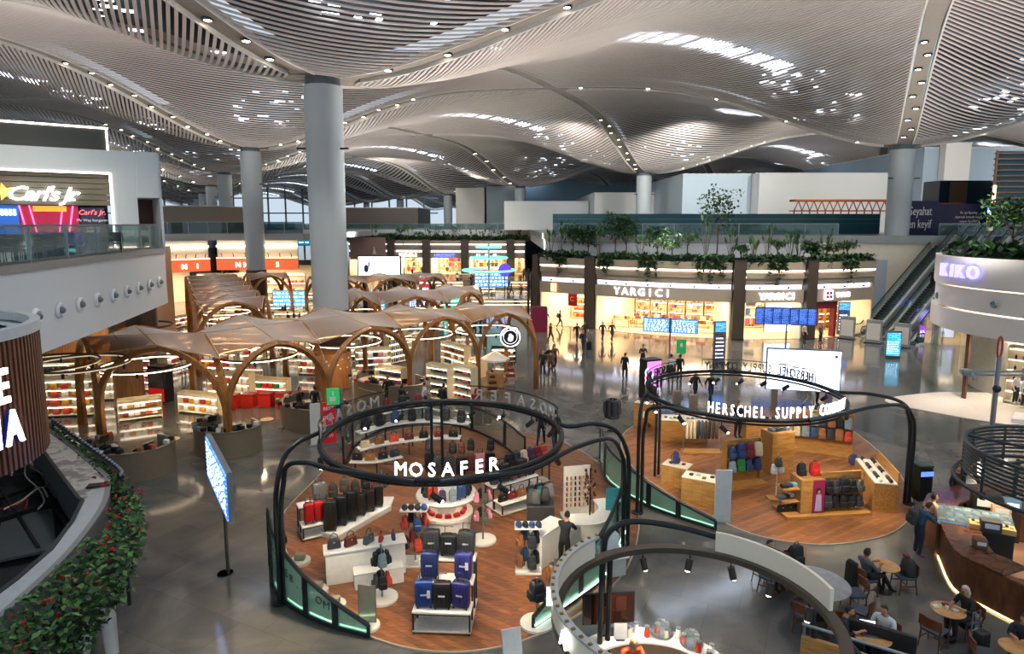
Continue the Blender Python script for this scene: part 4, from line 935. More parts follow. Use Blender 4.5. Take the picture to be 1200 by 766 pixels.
canopy([(-11.9, 46), (-9.3, 45.0), (-4.4, 46.6), (-2.2, 51.5)], [(-14.5, 51.5), (-11.5, 53), (-7.5, 54.5), (-4.0, 56.5)], 'timber canopy right behind the large column, with one steep arch', zap=4.7)
for k, c in enumerate(((-11.7, 49), (-8.2, 50), (-4.8, 52))): ring_light(*c, 3.3, 1.6, 'glowing ring under the canopy right of the large column, %s' % ('left', 'middle', 'right')[k]); spot('canopy_light', (*c, 3.2), (0, 0, -1e4), 300*1.1, WARM, 150, .6, .16)
canopy([(-19, 62), (-14, 62.5), (-9.5, 64), (-6.5, 66)], [(-22, 68), (-17, 69), (-12, 70), (-9, 72)], 'distant timber canopy below the big advertising screen', zap=4.6)
canopy([(-27, 66), (-23, 66.5)], [(-30, 71), (-26, 72)], 'small distant canopy right of the orange banded shops', zap=4.6)
for c in ((-15, 66), (-11, 67)): spot('canopy_light', (*c, 3.2), (0, 0, -1e4), 380*1.1, WARM, 150, .6, .16)

# checkout counters: rounded beige drums with desks, screens and clutter inside
def checkout(x, y, a, rx, ry, lab, w):
    o = thing('checkout_counter', lab, 'counter', (x, y, 0), a)
    pl = [(math.cos(R(t))*rx, math.sin(R(t))*ry) for t in range(150, 391, 10)]
    BE = mat('7d705b', .45); MB().wall(pl, 0, 1.12, .12).build('curved_front', BE, o)
    MB().wall([(p[0]*.985, p[1]*.985) for p in pl], 1.12, 1.16, .2).build('ledge', mat('6f6452', .4), o)
    MB().wall([(p[0]*.82, p[1]*.82) for p in pl], .74, .78, rx*.3).build('desk', mat('c9ccd0', .4), o)
    MB().wall([(pl[-1][0], pl[-1][1]), (pl[-1][0]*.35, pl[-1][1]+.25)], 0, 1.25, .1).build('end_panel', mat('a39a88', .4), o)
    rnd = random.Random(x)
    for k in range(4):
        t = R(175+k*55); q = thing('cash_register', 'dark register screen %s on the %s' % (('one', 'two', 'three', 'four')[k], w), 'register', (x+math.cos(a+t)*rx*.75, y+math.sin(a+t)*ry*.75, .78), a+t+PI/2, 'register screens on the '+w)
        put('base', cached('regb', lambda: MB().rbox((0, 0, .06), (.35, .3, .12), .02).tube([(0, 0, .1), (0, 0, .3)], .02, 6).mesh('b', BLACK)), q)
        put('screen', cached('regs', lambda: MB().box((0, -.02, .42), (.4, .04, .28), rx=-.2).mesh('s', mat('1b2024', .15))), q)
        if k < 3:
            q = thing('office_chair', 'black chair %s behind the %s' % (('one', 'two', 'three')[k], w), 'chair', (x+math.cos(a+t+.4)*rx*.35, y+math.sin(a+t+.4)*ry*.35, 0), a+t, 'chairs behind the '+w)
            put('seat', cached('ocs', lambda: MB().rbox((0, 0, .5), (.45, .45, .09), .04).mesh('b', mat('15171a', .5))), q); put('backrest', cached('ocb', lambda: MB().rbox((0, .22, .82), (.42, .07, .5), .04).mesh('b', mat('15171a', .5))), q)
            put('base', cached('oc3', lambda: MB().tube([(0, 0, .05), (0, 0, .47)], .03, 6).beam((-.25, 0, .05), (.25, 0, .05), .05, .04).beam((0, -.25, .05), (0, .25, .05), .05, .04).mesh('b', STEEL)), q)
    for k in range(12):
        t = R(160+k*20+rnd.uniform(-6, 6)); c = rnd.choice(['c9452f', '17191d', 'f3ede0', '7a8a90', '8a5b34', '17191d'])
        q = put('boxed_good', cached(('bg', c), lambda: MB().rbox((0, 0, .08), (.2, .16, .16), .01).mesh('b', mat(c, .5))), None, (x+math.cos(a+t)*rx*.93, y+math.sin(a+t)*ry*.93, 1.16), a+t)
        tag(q, '%s small box on the ledge of the %s' % (COLN[c], w), 'box', 'small boxes on the '+w)
    return o
checkout(-15.6, 25.2, -.2, 1.7, 1.4, 'beige rounded checkout drum partly behind the flowering hedge', 'checkout behind the hedge')
checkout(-12.7, 27.7, -.5, 1.5, 1.3, 'beige rounded checkout drum around the second canopy foot', 'checkout at the second canopy foot')
checkout(-9.9, 31.4, -.7, 2.0, 1.5, 'beige rounded checkout drum with a seated cashier beside the red banner', 'checkout beside the red banner')
checkout(-7.0, 36.4, -.7, 2.6, 1.8, 'long beige rounded checkout drum left of the sunglass stands', 'checkout left of the sunglass stands')
# round floor stickers
for k, (px, py) in enumerate(((183, 538), (202, 514), (313, 491), (290, 513), (203, 513))):
    if k == 4: continue
    x, y = at(px, py); q = MB().lathe([(0, .004), (.33, .004), (.33, 0)], 20).build('floor_sticker', mat('c9b48c', .4), None, (x, y, 0)); tag(q, 'round cream floor sticker %s' % ('nearest the hedge checkout', 'left of the second canopy foot', 'left of the checkout with the cashier', 'right of the second canopy foot')[k], 'floor sticker')

# shelving islands; base pixel, width, angle
WP = ['c9452f', 'f3ede0', 'e9e2d2', 'd59a3a', '8a5b34', '9c3030', 'f3ede0', 'd8c5a0']
ISL = [
 (70, 489, 3.4, .15, 4, 'tall bright shelving wall under the white upper floor, left part', ['f3ede0', 'c9452f', 'd59a3a', 'e9e2d2']), (112, 470, 2.6, .2, 4, 'tall bright shelving wall under the white upper floor, right part', ['f3ede0', 'e9e2d2', 'c9452f']),
 (165, 458, 1.6, -.2, 4, 'black bottle cabinet beside the wooden drum column', ['9c3030', 'e08fa0', 'f3ede0']), (62, 455, 3.4, .1, 3, 'dark liquor shelving at the back left', ['30343c', '8a5b34', '515a4a']), (110, 440, 3.2, .1, 3, 'dark liquor shelving right of the first', ['30343c', '8a5b34', '17191d']),
 (232, 486, 2.6, -.3, 2, 'low island of sweets left of the second canopy foot', WP), (165, 492, 2.0, .5, 2, 'low island of sweets behind the hedge checkout', WP),
 (268, 470, 2.8, -.25, 3, 'white confectionery shelving behind the second arch, left', ['f3ede0', 'f3ede0', 'c9452f', '1e7a3c']), (312, 466, 2.6, -.2, 2, 'red gift box island seen through the second arch', ['c02020', 'c02020', 'f3ede0', '1e7a3c', 'c02020']),
 (252, 440, 3, -.1, 3, 'white confectionery shelving in the second row', WP), (285, 425, 3, -.1, 3, 'white confectionery shelving third row with red goods', ['c9452f', 'f3ede0']), (370, 440, 2.6, -.2, 3, 'warm shelving before the orange drum, left of the big column', WP),
 (350, 415, 3, 0, 3, 'warm shelving at the foot of the big column', WP), (400, 425, 2.2, -.1, 3, 'cosmetics shelving under the fourth arch, rear', ['f3ede0', 'e9e2d2', '30343c']),
 (438, 436, 2.4, .3, 3, 'white cosmetics island under the fourth arch', ['f3ede0', '30343c', 'e08fa0']), (470, 425, 2.2, .9, 4, 'tall white perfume stand at the centre of the fifth arch', ['2e4a78', '6d7f95', '17191d']),
 (455, 462, 2.0, -.5, 3, 'sunglass stand in front of the fourth canopy foot', ['17191d', '7b1e2a', '3c2a4a']), (512, 470, 1.6, -.6, 4, 'sunglass stand left of the woman in red', ['17191d', '1f5560', '3a3d40']), (540, 472, 1.6, -.7, 4, 'coloured sunglass stand beside the woman in red', ['1f5560', '17191d', 'b9476a']),
 (530, 430, 3.0, -.9, 3, 'long slanted white shelving in the fifth arch', ['30343c', 'e9e2d2', '8a5b34']), (556, 440, 1.4, -.9, 2, 'short shelving right of the slanted one', ['30343c', '8a5b34']), (590, 425, 1.8, -.1, 2, 'wooden counter shelves behind the round black logo sign', ['8a5b34', 'f3ede0']),
 (262, 410, 3, 0, 2, 'lit counter inside the rear left canopy mouth', ['f3ede0', '30343c']), (300, 405, 2.4, 0, 3, 'shelving inside the rear left canopy mouth, right', WP), (272, 385, 4, 0, 3, 'shelving deeper in the rear left canopy', WP), (215, 425, 3, 1.3, 3, 'shelving along the left side of the rear canopy', ['9c3030', 'f3ede0']), (206, 385, 3.4, 1.3, 3, 'shelving left of the rear canopy, deeper', ['f3ede0', '9c3030']),
 (330, 395, 3, .0, 3, 'white gondola between the rear canopy and the big column', WP), (345, 378, 4, .1, 3, 'gondola row behind, left of the big column', WP), (320, 366, 4, .1, 3, 'third gondola row left of the big column', WP), (350, 352, 5, .0, 3, 'fourth gondola row left of the big column', WP), (345, 338, 5, .0, 3, 'fifth gondola row left of the big column', WP), (310, 345, 4, .0, 3, 'gondola beside the second column foot', WP),
 (430, 385, 3, .2, 3, 'shelving under the canopy right of the big column', ['30343c', '8a5b34']), (480, 385, 3, .2, 3, 'lit shelving behind the steep arch', WP), (510, 372, 3, .2, 3, 'shelving behind the steep arch, rear', WP), (540, 392, 2.4, .1, 2, 'white low gondola between two canopies', WP),
 (580, 362, 5.4, 0, 3, 'bright perfume wall beyond the canopies, left', ['6d7f95', 'e9e2d2', '1f5560', 'e08fa0']), (625, 362, 4.6, .0, 3, 'bright perfume wall beyond the canopies, middle', ['3c2a4a', 'e9e2d2', '6d7f95']), (645, 358, 4.2, .1, 3, 'bright perfume wall beyond the canopies, right', ['d59a3a', 'e9e2d2', '7b1e2a']),
 (560, 345, 5, 0, 2, 'low display row of the middle hall, left', WP), (600, 338, 6, 0, 2, 'low display row of the middle hall, centre', WP), (520, 338, 6, 0, 2, 'low display row of the middle hall, far left', WP), (480, 345, 5, 0, 2, 'low display row right of the advertising screen', WP), (655, 340, 4, 0, 2, 'low display row left of the curved shops', WP), (640, 330, 6, 0, 3, 'distant display row before the far shops, right', WP), (560, 328, 8, 0, 3, 'distant display row before the far shops, centre', WP), (490, 328, 8, 0, 3, 'distant display row before the far shops, left', WP),
 (380, 330, 8, 0, 3, 'distant display row right of the second column', WP), (350, 322, 9, 0, 3, 'distant display row under the hanging screens', WP), (340, 310, 10, 0, 3, 'distant far display row under the hanging screens', WP),
]
HN = ['left white wall', 'right white wall', 'black bottle cabinet', 'left liquor wall', 'right liquor wall', 'sweets island by second foot', 'sweets island behind hedge', 'second arch shelving', 'gift box island', 'second row shelving', 'third row shelving', 'shelving before orange drum', 'big column shelving', 'fourth arch rear cosmetics', 'fourth arch white island', 'central perfume stand', 'fourth foot sunglass stand', 'plain sunglass stand', 'coloured sunglass stand', 'slanted white shelving', 'short shelving right of slanted', 'counter behind round logo', 'rear canopy mouth counter', 'rear canopy mouth shelving', 'deep rear canopy shelving', 'rear canopy left side', 'deep left side shelving', 'white gondola', 'gondola row', 'third gondola row', 'fourth gondola row', 'fifth gondola row', 'second column gondola', 'right canopy shelving', 'steep arch shelving', 'steep arch rear shelving', 'low gondola between canopies', 'left perfume wall', 'middle perfume wall', 'right perfume wall', 'left middle hall row', 'central middle hall row', 'far left middle hall row', 'row by advertising screen', 'row by curved shops', 'right distant row', 'central distant row', 'left distant row', 'row by second column', 'row under hanging screens', 'farthest row under screens']
for i, (px, py, Lw, a, rows, lb, pal) in enumerate(ISL):
    x, y = at(px, py); d = Vector((math.cos(a), math.sin(a)))*Lw/2; far = y > 60
    g = HN[i]; nm = (('wine_bottle', 2) if 'liquor' in g or 'bottle' in g else ('perfume_bottle', 2) if 'perfume' in g else ('sunglass_case', 1) if 'sunglass' in g else ('cosmetic_box', 1) if 'cosmetic' in g or 'white island' in g or 'slanted' in g
        else ('chocolate_box', 1) if i < 13 else ('gift_pack', 1) if i % 2 else ('sweets_carton', 1))
    if far: rows = min(rows, 2)
    wall_rack((x-d.x, y-d.y), (x+d.x, y+d.y), 0, lb, 'shelf', (9 if nm[1] == 2 else 6) if not far else 5, rows, nm, pal=pal, dz=.45 if rows > 2 else .42, depth=.5, back='e2cfa6' if 'dark' not in lb and 'black' not in lb else '2c2622', group='the '+g, light=not far or y < 110)
# lights over the deeper hall
for k, (px, py, p) in enumerate(((70, 470, 500), (110, 450, 350), (250, 400, 300), (330, 380, 700), (350, 345, 1400), (580, 350, 1100), (640, 345, 900), (520, 335, 1500), (600, 325, 1800), (370, 322, 2200), (560, 400, 350), (460, 400, 250))):
    x, y = at(px, py); spot('hall_light', (x, y, 3.9 if y < 50 else 4.8), (x, y, -1e4), p*1.1, WARM, 155, .6, .3)
# wood drums and panelling on the left under the upper floor
WP_ = wood('8a5a30', 'b07c4a', .45, (6, 6, .5))
o = thing('wood_column', 'orange wooden round column beside the black bottle cabinet', 'column', (*at(153, 475), 0)); MB().lathe([(.75, 0), (.75, 6.3)], 24).build('cladding', WP_, o); MB().lathe([(.78, 0), (.78, .12), (.74, .14)], 24).build('plinth', BROWN, o)
o = thing('wood_column', 'wide orange drum with white tags behind the third canopy foot', 'column', (*at(391, 452), 0)); MB().lathe([(1.1, 0), (1.1, 2.2), (0, 2.2)], 28).build('drum', WP_, o)
mb = MB()
for k in range(40): a_ = 2*PI*k/13+k*.1; mb.box((math.cos(a_)*1.13, math.sin(a_)*1.13, 1.3+.8*((k*7) % 10)/10), (.03, .1, .09), rz=a_)
mb.build('white_tag', mat('f2eee6', .5), o)
x, y = -20.2, 34.5; o = thing('hanging_drum', 'dark bronze cylinder hanging over the left shelves inside a ring', 'lamp', (x, y, 4.3))
MB().lathe([(0, 0), (.8, 0), (.8, 2.06), (0, 2.06)], 28).build('drum', mat('4a3524', .35, .4), o); MB().tube([(1.5*math.cos(t/3), 1.5*math.sin(t/3), .2) for t in range(19)], .06, 6, True).build('ring', mat('2a2420', .4), o)
struct('wall_left', MB().wall([(-60, 37), (-30, 40), (-25.5, 41.5)], 0, 6.36, .3), WP_)
struct('wall_left_return', MB().wall([(-25.5, 41.5), (-31, 58)], 0, 8.0, .3), WP_)
for k, px in enumerate((55, 92)):
    ring_light(*at(px, 425, 4.2), 4.2, 1.9, 'bronze ring light hanging under the white upper floor, %s' % ('left', 'right')[k], hang=1.2, em=.6)
x, y = at(190, 470); o = thing('promotional_fridge', 'red and black promotional drinks fridge beside the bottle cabinet', 'fridge', (x, y, 0), -.25)
MB().rbox((0, 0, 1.05), (1.1, .7, 2.1), .03).build('body', mat('1c1c1e', .3), o); MB().bx(-.5, .5, -.37, -.34, .1, .85).build('red_panel', mat('c01820', emit=.6), o); MB().bx(-.48, .48, -.37, -.34, .9, 1.95).build('glass_door', glass('8fa0a0', .3, .5), o)
x, y = at(318, 472)
for k in range(5):
    q = thing('red_gift_box', 'bright red gift carton in the row seen through the second arch, number %s' % ('one', 'two', 'three', 'four', 'five')[k], 'box', (x-1.8+k*.9, y-.9+k*.12, 0), -.1, 'red cartons by the second arch')
    put('carton', cached('rc', lambda: MB().rbox((0, 0, .35), (.7, .6, .7), .02).mesh('c', mat('c8281c', .4, emit=.0))), q); put('lid', cached('rl', lambda: MB().rbox((0, 0, .73), (.74, .64, .1), .02).mesh('c', mat('8c1a14', .4))), q)
# ---------------------------------------------------------------- goods with parts
def suitcase(x, y, z, a, col, lab, grp, h=.62, w=.42, d=.25, tilt=0):
    o = thing('suitcase', lab, 'suitcase', (x, y, z), a, grp)
    k = ('sc', col, h, w, d)
    def body():
        mb = MB().rbox((0, 0, .05+h/2), (w, d, h), .05)
        for t in range(5): mb.rbox((-w*.36+w*.18*t, -d/2-.002, .05+h/2), (.025, .02, h*.8), .01)
        return mb.mesh('s', mat(col, .35))
    put('shell', cached(k, body), o)
    put('telescopic_handle', cached(('sch', w, h), lambda: MB().tube([(-w*.25, d*.3, h), (-w*.25, d*.3, h+.22), (w*.25, d*.3, h+.22), (w*.25, d*.3, h)], .012, 5).mesh('h', BLACK)), o)
    for i_, j_ in ((-1, -1), (1, -1), (-1, 1), (1, 1)): put('wheel', cached('scw', lambda: MB().rbox((0, 0, .025), (.04, .05, .05), .015).mesh('w', BLACK)), o, (i_*w*.38, j_*d*.3, 0))
    put('carry_handle', cached(('scc', h), lambda: MB().tube([(-.09, 0, h+.04), (-.07, 0, h+.09), (.07, 0, h+.09), (.09, 0, h+.04)], .014, 5).mesh('h', BLACK)), o)
    return o
def backpack(x, y, z, a, col, lab, grp, s=1.0, accent=None):
    o = thing('backpack', lab, 'backpack', (x, y, z), a, grp)
    put('bag_body', cached(('bp', col), lambda: MB().rbox((0, 0, .23), (.32, .17, .44), .07, taper=.8, dome=.05).mesh('b', mat(col, .65))), o, sc=s)
    put('front_pocket', cached(('bpp', accent or col), lambda: MB().rbox((0, -.1, .14), (.25, .08, .22), .035, taper=.92).mesh('p', mat(accent or col, .6, vary=.2))), o, sc=s)
    put('top_handle', cached('bph', lambda: MB().tube([(-.05, .04, .44), (-.04, .04, .5), (.04, .04, .5), (.05, .04, .44)], .01, 5).mesh('h', BLACK)), o, sc=s)
    put('shoulder_straps', cached('bps', lambda: MB().tube([(-.08, .07, .42), (-.1, .14, .3), (-.11, .1, .06)], .018, 4).tube([(.08, .07, .42), (.1, .14, .3), (.11, .1, .06)], .018, 4).mesh('h', mat('202226', .7))), o, sc=s)
    return o
def handbag(x, y, z, a, col, lab, grp, s=1.0):
    o = thing('handbag', lab, 'handbag', (x, y, z), a, grp)
    put('bag_body', cached(('hb', col), lambda: MB().rbox((0, 0, .12), (.34, .14, .24), .03, taper=.82).mesh('b', mat(col, .4))), o, sc=s)
    put('handle', cached('hbh', lambda: MB().tube([(-.09, 0, .23), (-.08, 0, .33), (0, 0, .38), (.08, 0, .33), (.09, 0, .23)], .011, 5).mesh('h', mat('3a2a20', .5))), o, sc=s)
    put('clasp', cached('hbc', lambda: MB().rbox((0, -.075, .17), (.05, .02, .03), .005).mesh('c', mat('c9a860', .3, .8))), o, sc=s)
    return o
def cap(x, y, z, a, col, lab, grp):
    o = thing('cap', lab, 'cap', (x, y, z), a, grp)
    put('crown', cached(('cap', col), lambda: MB().lathe([(0, .12), (.06, .11), (.09, .06), (.095, 0)], 12).mesh('c', mat(col, .7))), o)
    put('brim', cached(('brim', col), lambda: MB().prism([(-.08, -.05), (-.05, -.16), (0, -.19), (.05, -.16), (.08, -.05)], 0, .012).mesh('c', mat(col, .7))), o)
    return o
def pick(seq): return random.choice(seq)
ORD = ('first', 'second', 'third', 'fourth', 'fifth', 'sixth', 'seventh', 'eighth', 'ninth', 'tenth', 'eleventh', 'twelfth')
DK = ['17191d', '30343c', '17191d', '3a3d40', '5a2a20', '2e4a78', '7b1e2a']

# ---------------------------------------------------------------- timber shop floors
def px_poly(P, n=4, z=0):
    return [(p.x, p.y) for p in spline([(*at(*q), 0) for q in P], n, True)]
PARQ = wood('5e3a26', '935f3c', .32, (1.2, 9, 1), plank=(1.6, .16), rot=R(35), name='parquet')
PARQ2 = wood('6c4730', 'a06c44', .32, (1.2, 9, 1), plank=(1.6, .16), rot=R(-32), name='parquet')
mfloor = px_poly([(333, 640), (330, 606), (362, 570), (405, 530), (470, 503), (560, 500), (645, 513), (705, 545), (745, 590), (742, 650), (700, 705), (630, 745), (560, 763), (490, 762), (425, 742), (365, 700)])
o = MB().prism(mfloor, .0, .025).build('parquet_floor', PARQ); tag(o, kind='structure')
MB().tube([(p[0], p[1], .02) for p in mfloor], .03, 4, True).build('floor_trim', mat('b9b5a8', .3, .5), o)
hfloor = px_poly([(728, 520), (742, 500), (800, 484), (900, 479), (985, 498), (1045, 545), (1070, 592), (1050, 622), (1000, 636), (945, 638), (880, 626), (830, 603), (785, 580), (742, 548)])
o = MB().prism(hfloor, .0, .025).build('parquet_floor', PARQ2); tag(o, kind='structure')
MB().tube([(p[0], p[1], .02) for p in hfloor], .03, 4, True).build('floor_trim', mat('b9b5a8', .3, .5), o)

# ---------------------------------------------------------------- tubular ring frames with lit names
TUB = mat('1d2326', .38, .3)
def ring_letters(s, c, r, a0, a1, z, size, m, parent, inward=False, sx=1):
    n = len(s)
    for i, ch in enumerate(s):
        if ch == ' ': continue
        a = R(a0+(a1-a0)*(i+.5)/n); text(ch, size, m, parent, (c[0]+r*math.cos(a), c[1]+r*math.sin(a), z), (PI/2, 0, a+PI/2), .025, name='letter', bold=0, sx=sx)
def track_lights(o, c, r, z, degs, drop=.35):
    for k, dg in enumerate(degs):
        a = R(dg); x, y = c[0]+r*math.cos(a), c[1]+r*math.sin(a)
        l = MB().tube([(0, 0, 0), (0, 0, -drop)], .015, 5).tube([(-.02, .03, -drop), (.12, -.14, -drop-.18)], .075, 10).build('track_spotlight', BLACK, o, (x, y, z), a+2.5)
        MB().ell((.125, -.145, -drop-.19), (.05, .05, .03)).build('lens', mat('fff0d8', emit=18), l)
MC_ = (-1.92, 17.25); MR = 3.3; MZ = 4.2
o = thing('sign_gantry', 'black tubular ring frame on two arched posts with lit letters over the luggage shop', 'shop sign frame', (MC_[0], MC_[1], 0))
MB().tube([(MR*math.cos(t*PI/30), MR*math.sin(t*PI/30), MZ) for t in range(60)], .075, 8, True).build('ring_tube', TUB, o)
MB().tube([((MR)*math.cos(t*PI/30), (MR)*math.sin(t*PI/30), MZ-.12) for t in range(60)], .035, 6, True).build('lower_tube', TUB, o)
pL = (-6.15-MC_[0], 15.85-MC_[1]); pR = (3.55-MC_[0], 18.6-MC_[1])
def ringp(d, r=MR, z=MZ): return (r*math.cos(R(d)), r*math.sin(R(d)), z)
for nm, post, sgn, d1, d2 in (('left_arch', pL, -1, 160, 250), ('right_arch', pR, 1, 32, -70)):
    x, y = post
    for q, (dx, dg, zz) in enumerate(((0, d1, 0), (.14, d2, 0))):
        e = ringp(dg); tx, ty = -math.sin(R(dg))*(1 if (q == 0) == (sgn < 0) else -1), math.cos(R(dg))*(1 if (q == 0) == (sgn < 0) else -1)
        pr = Vector((e[0]+tx*1.3, e[1]+ty*1.3, MZ)); v = Vector((pr.x-x, pr.y-y, 0))
        pts = [(x+dx*sgn*-1, y, 0), (x+dx*sgn*-1, y, 1.4), (x+dx*sgn*-1, y, 2.6), (x+dx*sgn*-1+v.x*.06, y+v.y*.06, 3.3), (x+v.x*.25, y+v.y*.25, 3.93), (x+v.x*.6, y+v.y*.6, 4.18), tuple(pr), e, tuple(Vector(e)-Vector((tx, ty, 0))*.9)]
        MB().tube(spline(pts, 6), .065, 8).build(nm, TUB, o)
    MB().lathe([(0, 0), (.2, 0), (.2, .04), (.08, .06)], 12).build('post_foot', TUB, o, (x, y, .02))
LW = mat('fffaf0', emit=3.2); DL = mat('24282c', .5)
ring_letters('MOSAFER', (0, 0), MR, -104, -60, MZ+.1, .46, LW, o, sx=.92)
MB().tube([(MR*math.cos(R(t)), MR*math.sin(R(t)), MZ+.34) for t in range(-108, -54, 4)], .012, 4).build('letter_rail', TUB, o)
def ring_sign(s, a0, a1, m, size, sx=1):
    MB().tube([((MR+.02)*math.cos(R(a0+(a1-a0)*t/12)), (MR+.02)*math.sin(R(a0+(a1-a0)*t/12)), MZ+.52) for t in range(13)], .02, 4).tube([ringp(a0, MR, MZ), ringp(a0, MR, MZ+.52)], .02, 4).tube([ringp(a1, MR, MZ), ringp(a1, MR, MZ+.52)], .02, 4).build('sign_rail', TUB, o)
ring_sign('', 12, 82, None, 0); ring_sign('', 128, 198, None, 0)
ring_letters('MOSAFER', (0, 0), MR, 16, 80, MZ+.08, .5, mat('b8b4aa', .5), o); ring_letters('MOSAFER', (0, 0), MR, 132, 194, MZ+.08, .5, mat('b8b4aa', .5), o)
MB().tube([ringp(103, MR-.05, 0), ringp(103, MR-.05, MZ)], .05, 8).tube([ringp(97, MR-.05, 0), ringp(97, MR-.05, MZ)], .05, 8).build('rear_post', TUB, o)
track_lights(o, (0, 0), MR, MZ-.1, (60, 78, 120, 140, 20, 40, 200, -20, -88, -60), .22)
for dx, dy, tx, ty, p in ((-2, -2, -4.3, -1.2, 260), (0, -3, .3, -1.8, 300), (2, -2.5, 1.8, -.3, 260), (2.8, 1.5, 3.0, 3.5, 200), (-1, 3, -2, 6.5, 320), (-3, 1, -5, 3.5, 260), (1.5, 2.8, 1.8, 7, 260), (0, 0, 0, 1.8, 220), (2.5, -1.5, 4, .5, 180), (-1.5, -2.6, -3, -3.4, 200)):
    spot('ring_spot', (MC_[0]+dx, MC_[1]+dy, MZ-.35), (MC_[0]+tx, MC_[1]+ty, 0), p*2.1, (1, .82, .58), 80, .7, .05)

HC = (8.25, 22.35); HR = 3.35; HZ = 4.0
o = thing('sign_gantry', 'black tubular ring frame with tall lit letters over the backpack shop', 'shop sign frame', (HC[0], HC[1], 0))
MB().tube([(HR*math.cos(t*PI/30), HR*math.sin(t*PI/30), HZ) for t in range(60)], .07, 8, True).build('ring_tube', TUB, o)
MB().tube([(HR*math.cos(t*PI/30), HR*math.sin(t*PI/30), HZ-.14) for t in range(60)], .035, 6, True).build('lower_tube', TUB, o)
hL = (4.35-HC[0], 21.2-HC[1]); hR = (14.25-HC[0], 21.9-HC[1])
def hringp(d, r=HR, z=HZ): return (r*math.cos(R(d)), r*math.sin(R(d)), z)
for nm, post, sgn, d1, d2 in (('left_arch', hL, -1, 168, 235), ('right_arch', hR, 1, 18, -62)):
    x, y = post
    for q, dg in enumerate((d1, d2)):
        e = hringp(dg); f = 1 if (q == 0) == (sgn < 0) else -1; tx, ty = -math.sin(R(dg))*f, math.cos(R(dg))*f
        pr = Vector((e[0]+tx*1.0, e[1]+ty*1.0, HZ)); v = Vector((pr.x-x, pr.y-y, 0)); dx = -.15*sgn*q
        pts = [(x+dx, y, 0), (x+dx, y, 1.4), (x+dx, y, 2.7), (x+dx+v.x*.05, y+v.y*.05, 3.3), (x+v.x*.22, y+v.y*.22, 3.78), (x+v.x*.6, y+v.y*.6, 3.98), tuple(pr), e, tuple(Vector(e)-Vector((tx, ty, 0))*.8)]
        MB().tube(spline(pts, 6), .062, 8).build(nm, TUB, o)
    MB().lathe([(0, 0), (.2, 0), (.2, .04), (.08, .06)], 12).build('post_foot', TUB, o, (x, y, .02))
ring_letters('HERSCHEL SUPPLY COMPANY', (0, 0), HR, -128, -41, HZ+.09, .5, mat('f4f6ff', emit=3.2), o, sx=.56)
for a0, a1 in ((20, 98), (118, 196)):
    MB().tube([(HR*math.cos(R(a0+(a1-a0)*t/14)), HR*math.sin(R(a0+(a1-a0)*t/14)), HZ+.5) for t in range(15)], .018, 4).tube([hringp(a0), hringp(a0, HR, HZ+.5)], .018, 4).tube([hringp(a1), hringp(a1, HR, HZ+.5)], .018, 4).build('sign_rail', TUB, o)
    ring_letters('HERSCHEL SUPPLY COMPANY', (0, 0), HR, a0+2, a1-2, HZ+.08, .48, DL, o, sx=.62)
MB().tube([hringp(141, HR-.05, 0), hringp(141, HR-.05, HZ)], .05, 8).tube([hringp(136, HR-.05, 0), hringp(136, HR-.05, HZ)], .05, 8).build('rear_post', TUB, o)
track_lights(o, (0, 0), HR, HZ-.1, (70, 86, 104, 55, 40, 150, 170, 190, 215, -30, -10, 10, 240), .2)
for dx, dy, tx, ty, p in ((-2.5, 2, -3.4, 6, 260), (0, 3, -.5, 5.5, 260), (2, 2.5, 4, 5, 260), (-2, -2, -1.5, 0, 240), (1.5, -2.8, 2.2, -2.2, 280), (3, -1, 4.8, .2, 260), (-3, 0, -3.8, 3, 200), (-1, -3, 0, -4, 160), (3, 1, 4.2, 3.5, 200), (-2.5, -1.5, -4, -.5, 180)):
    spot('ring_spot', (HC[0]+dx, HC[1]+dy, HZ-.35), (HC[0]+tx, HC[1]+ty, 0), p*2.1, (1, .82, .58), 80, .7, .05)

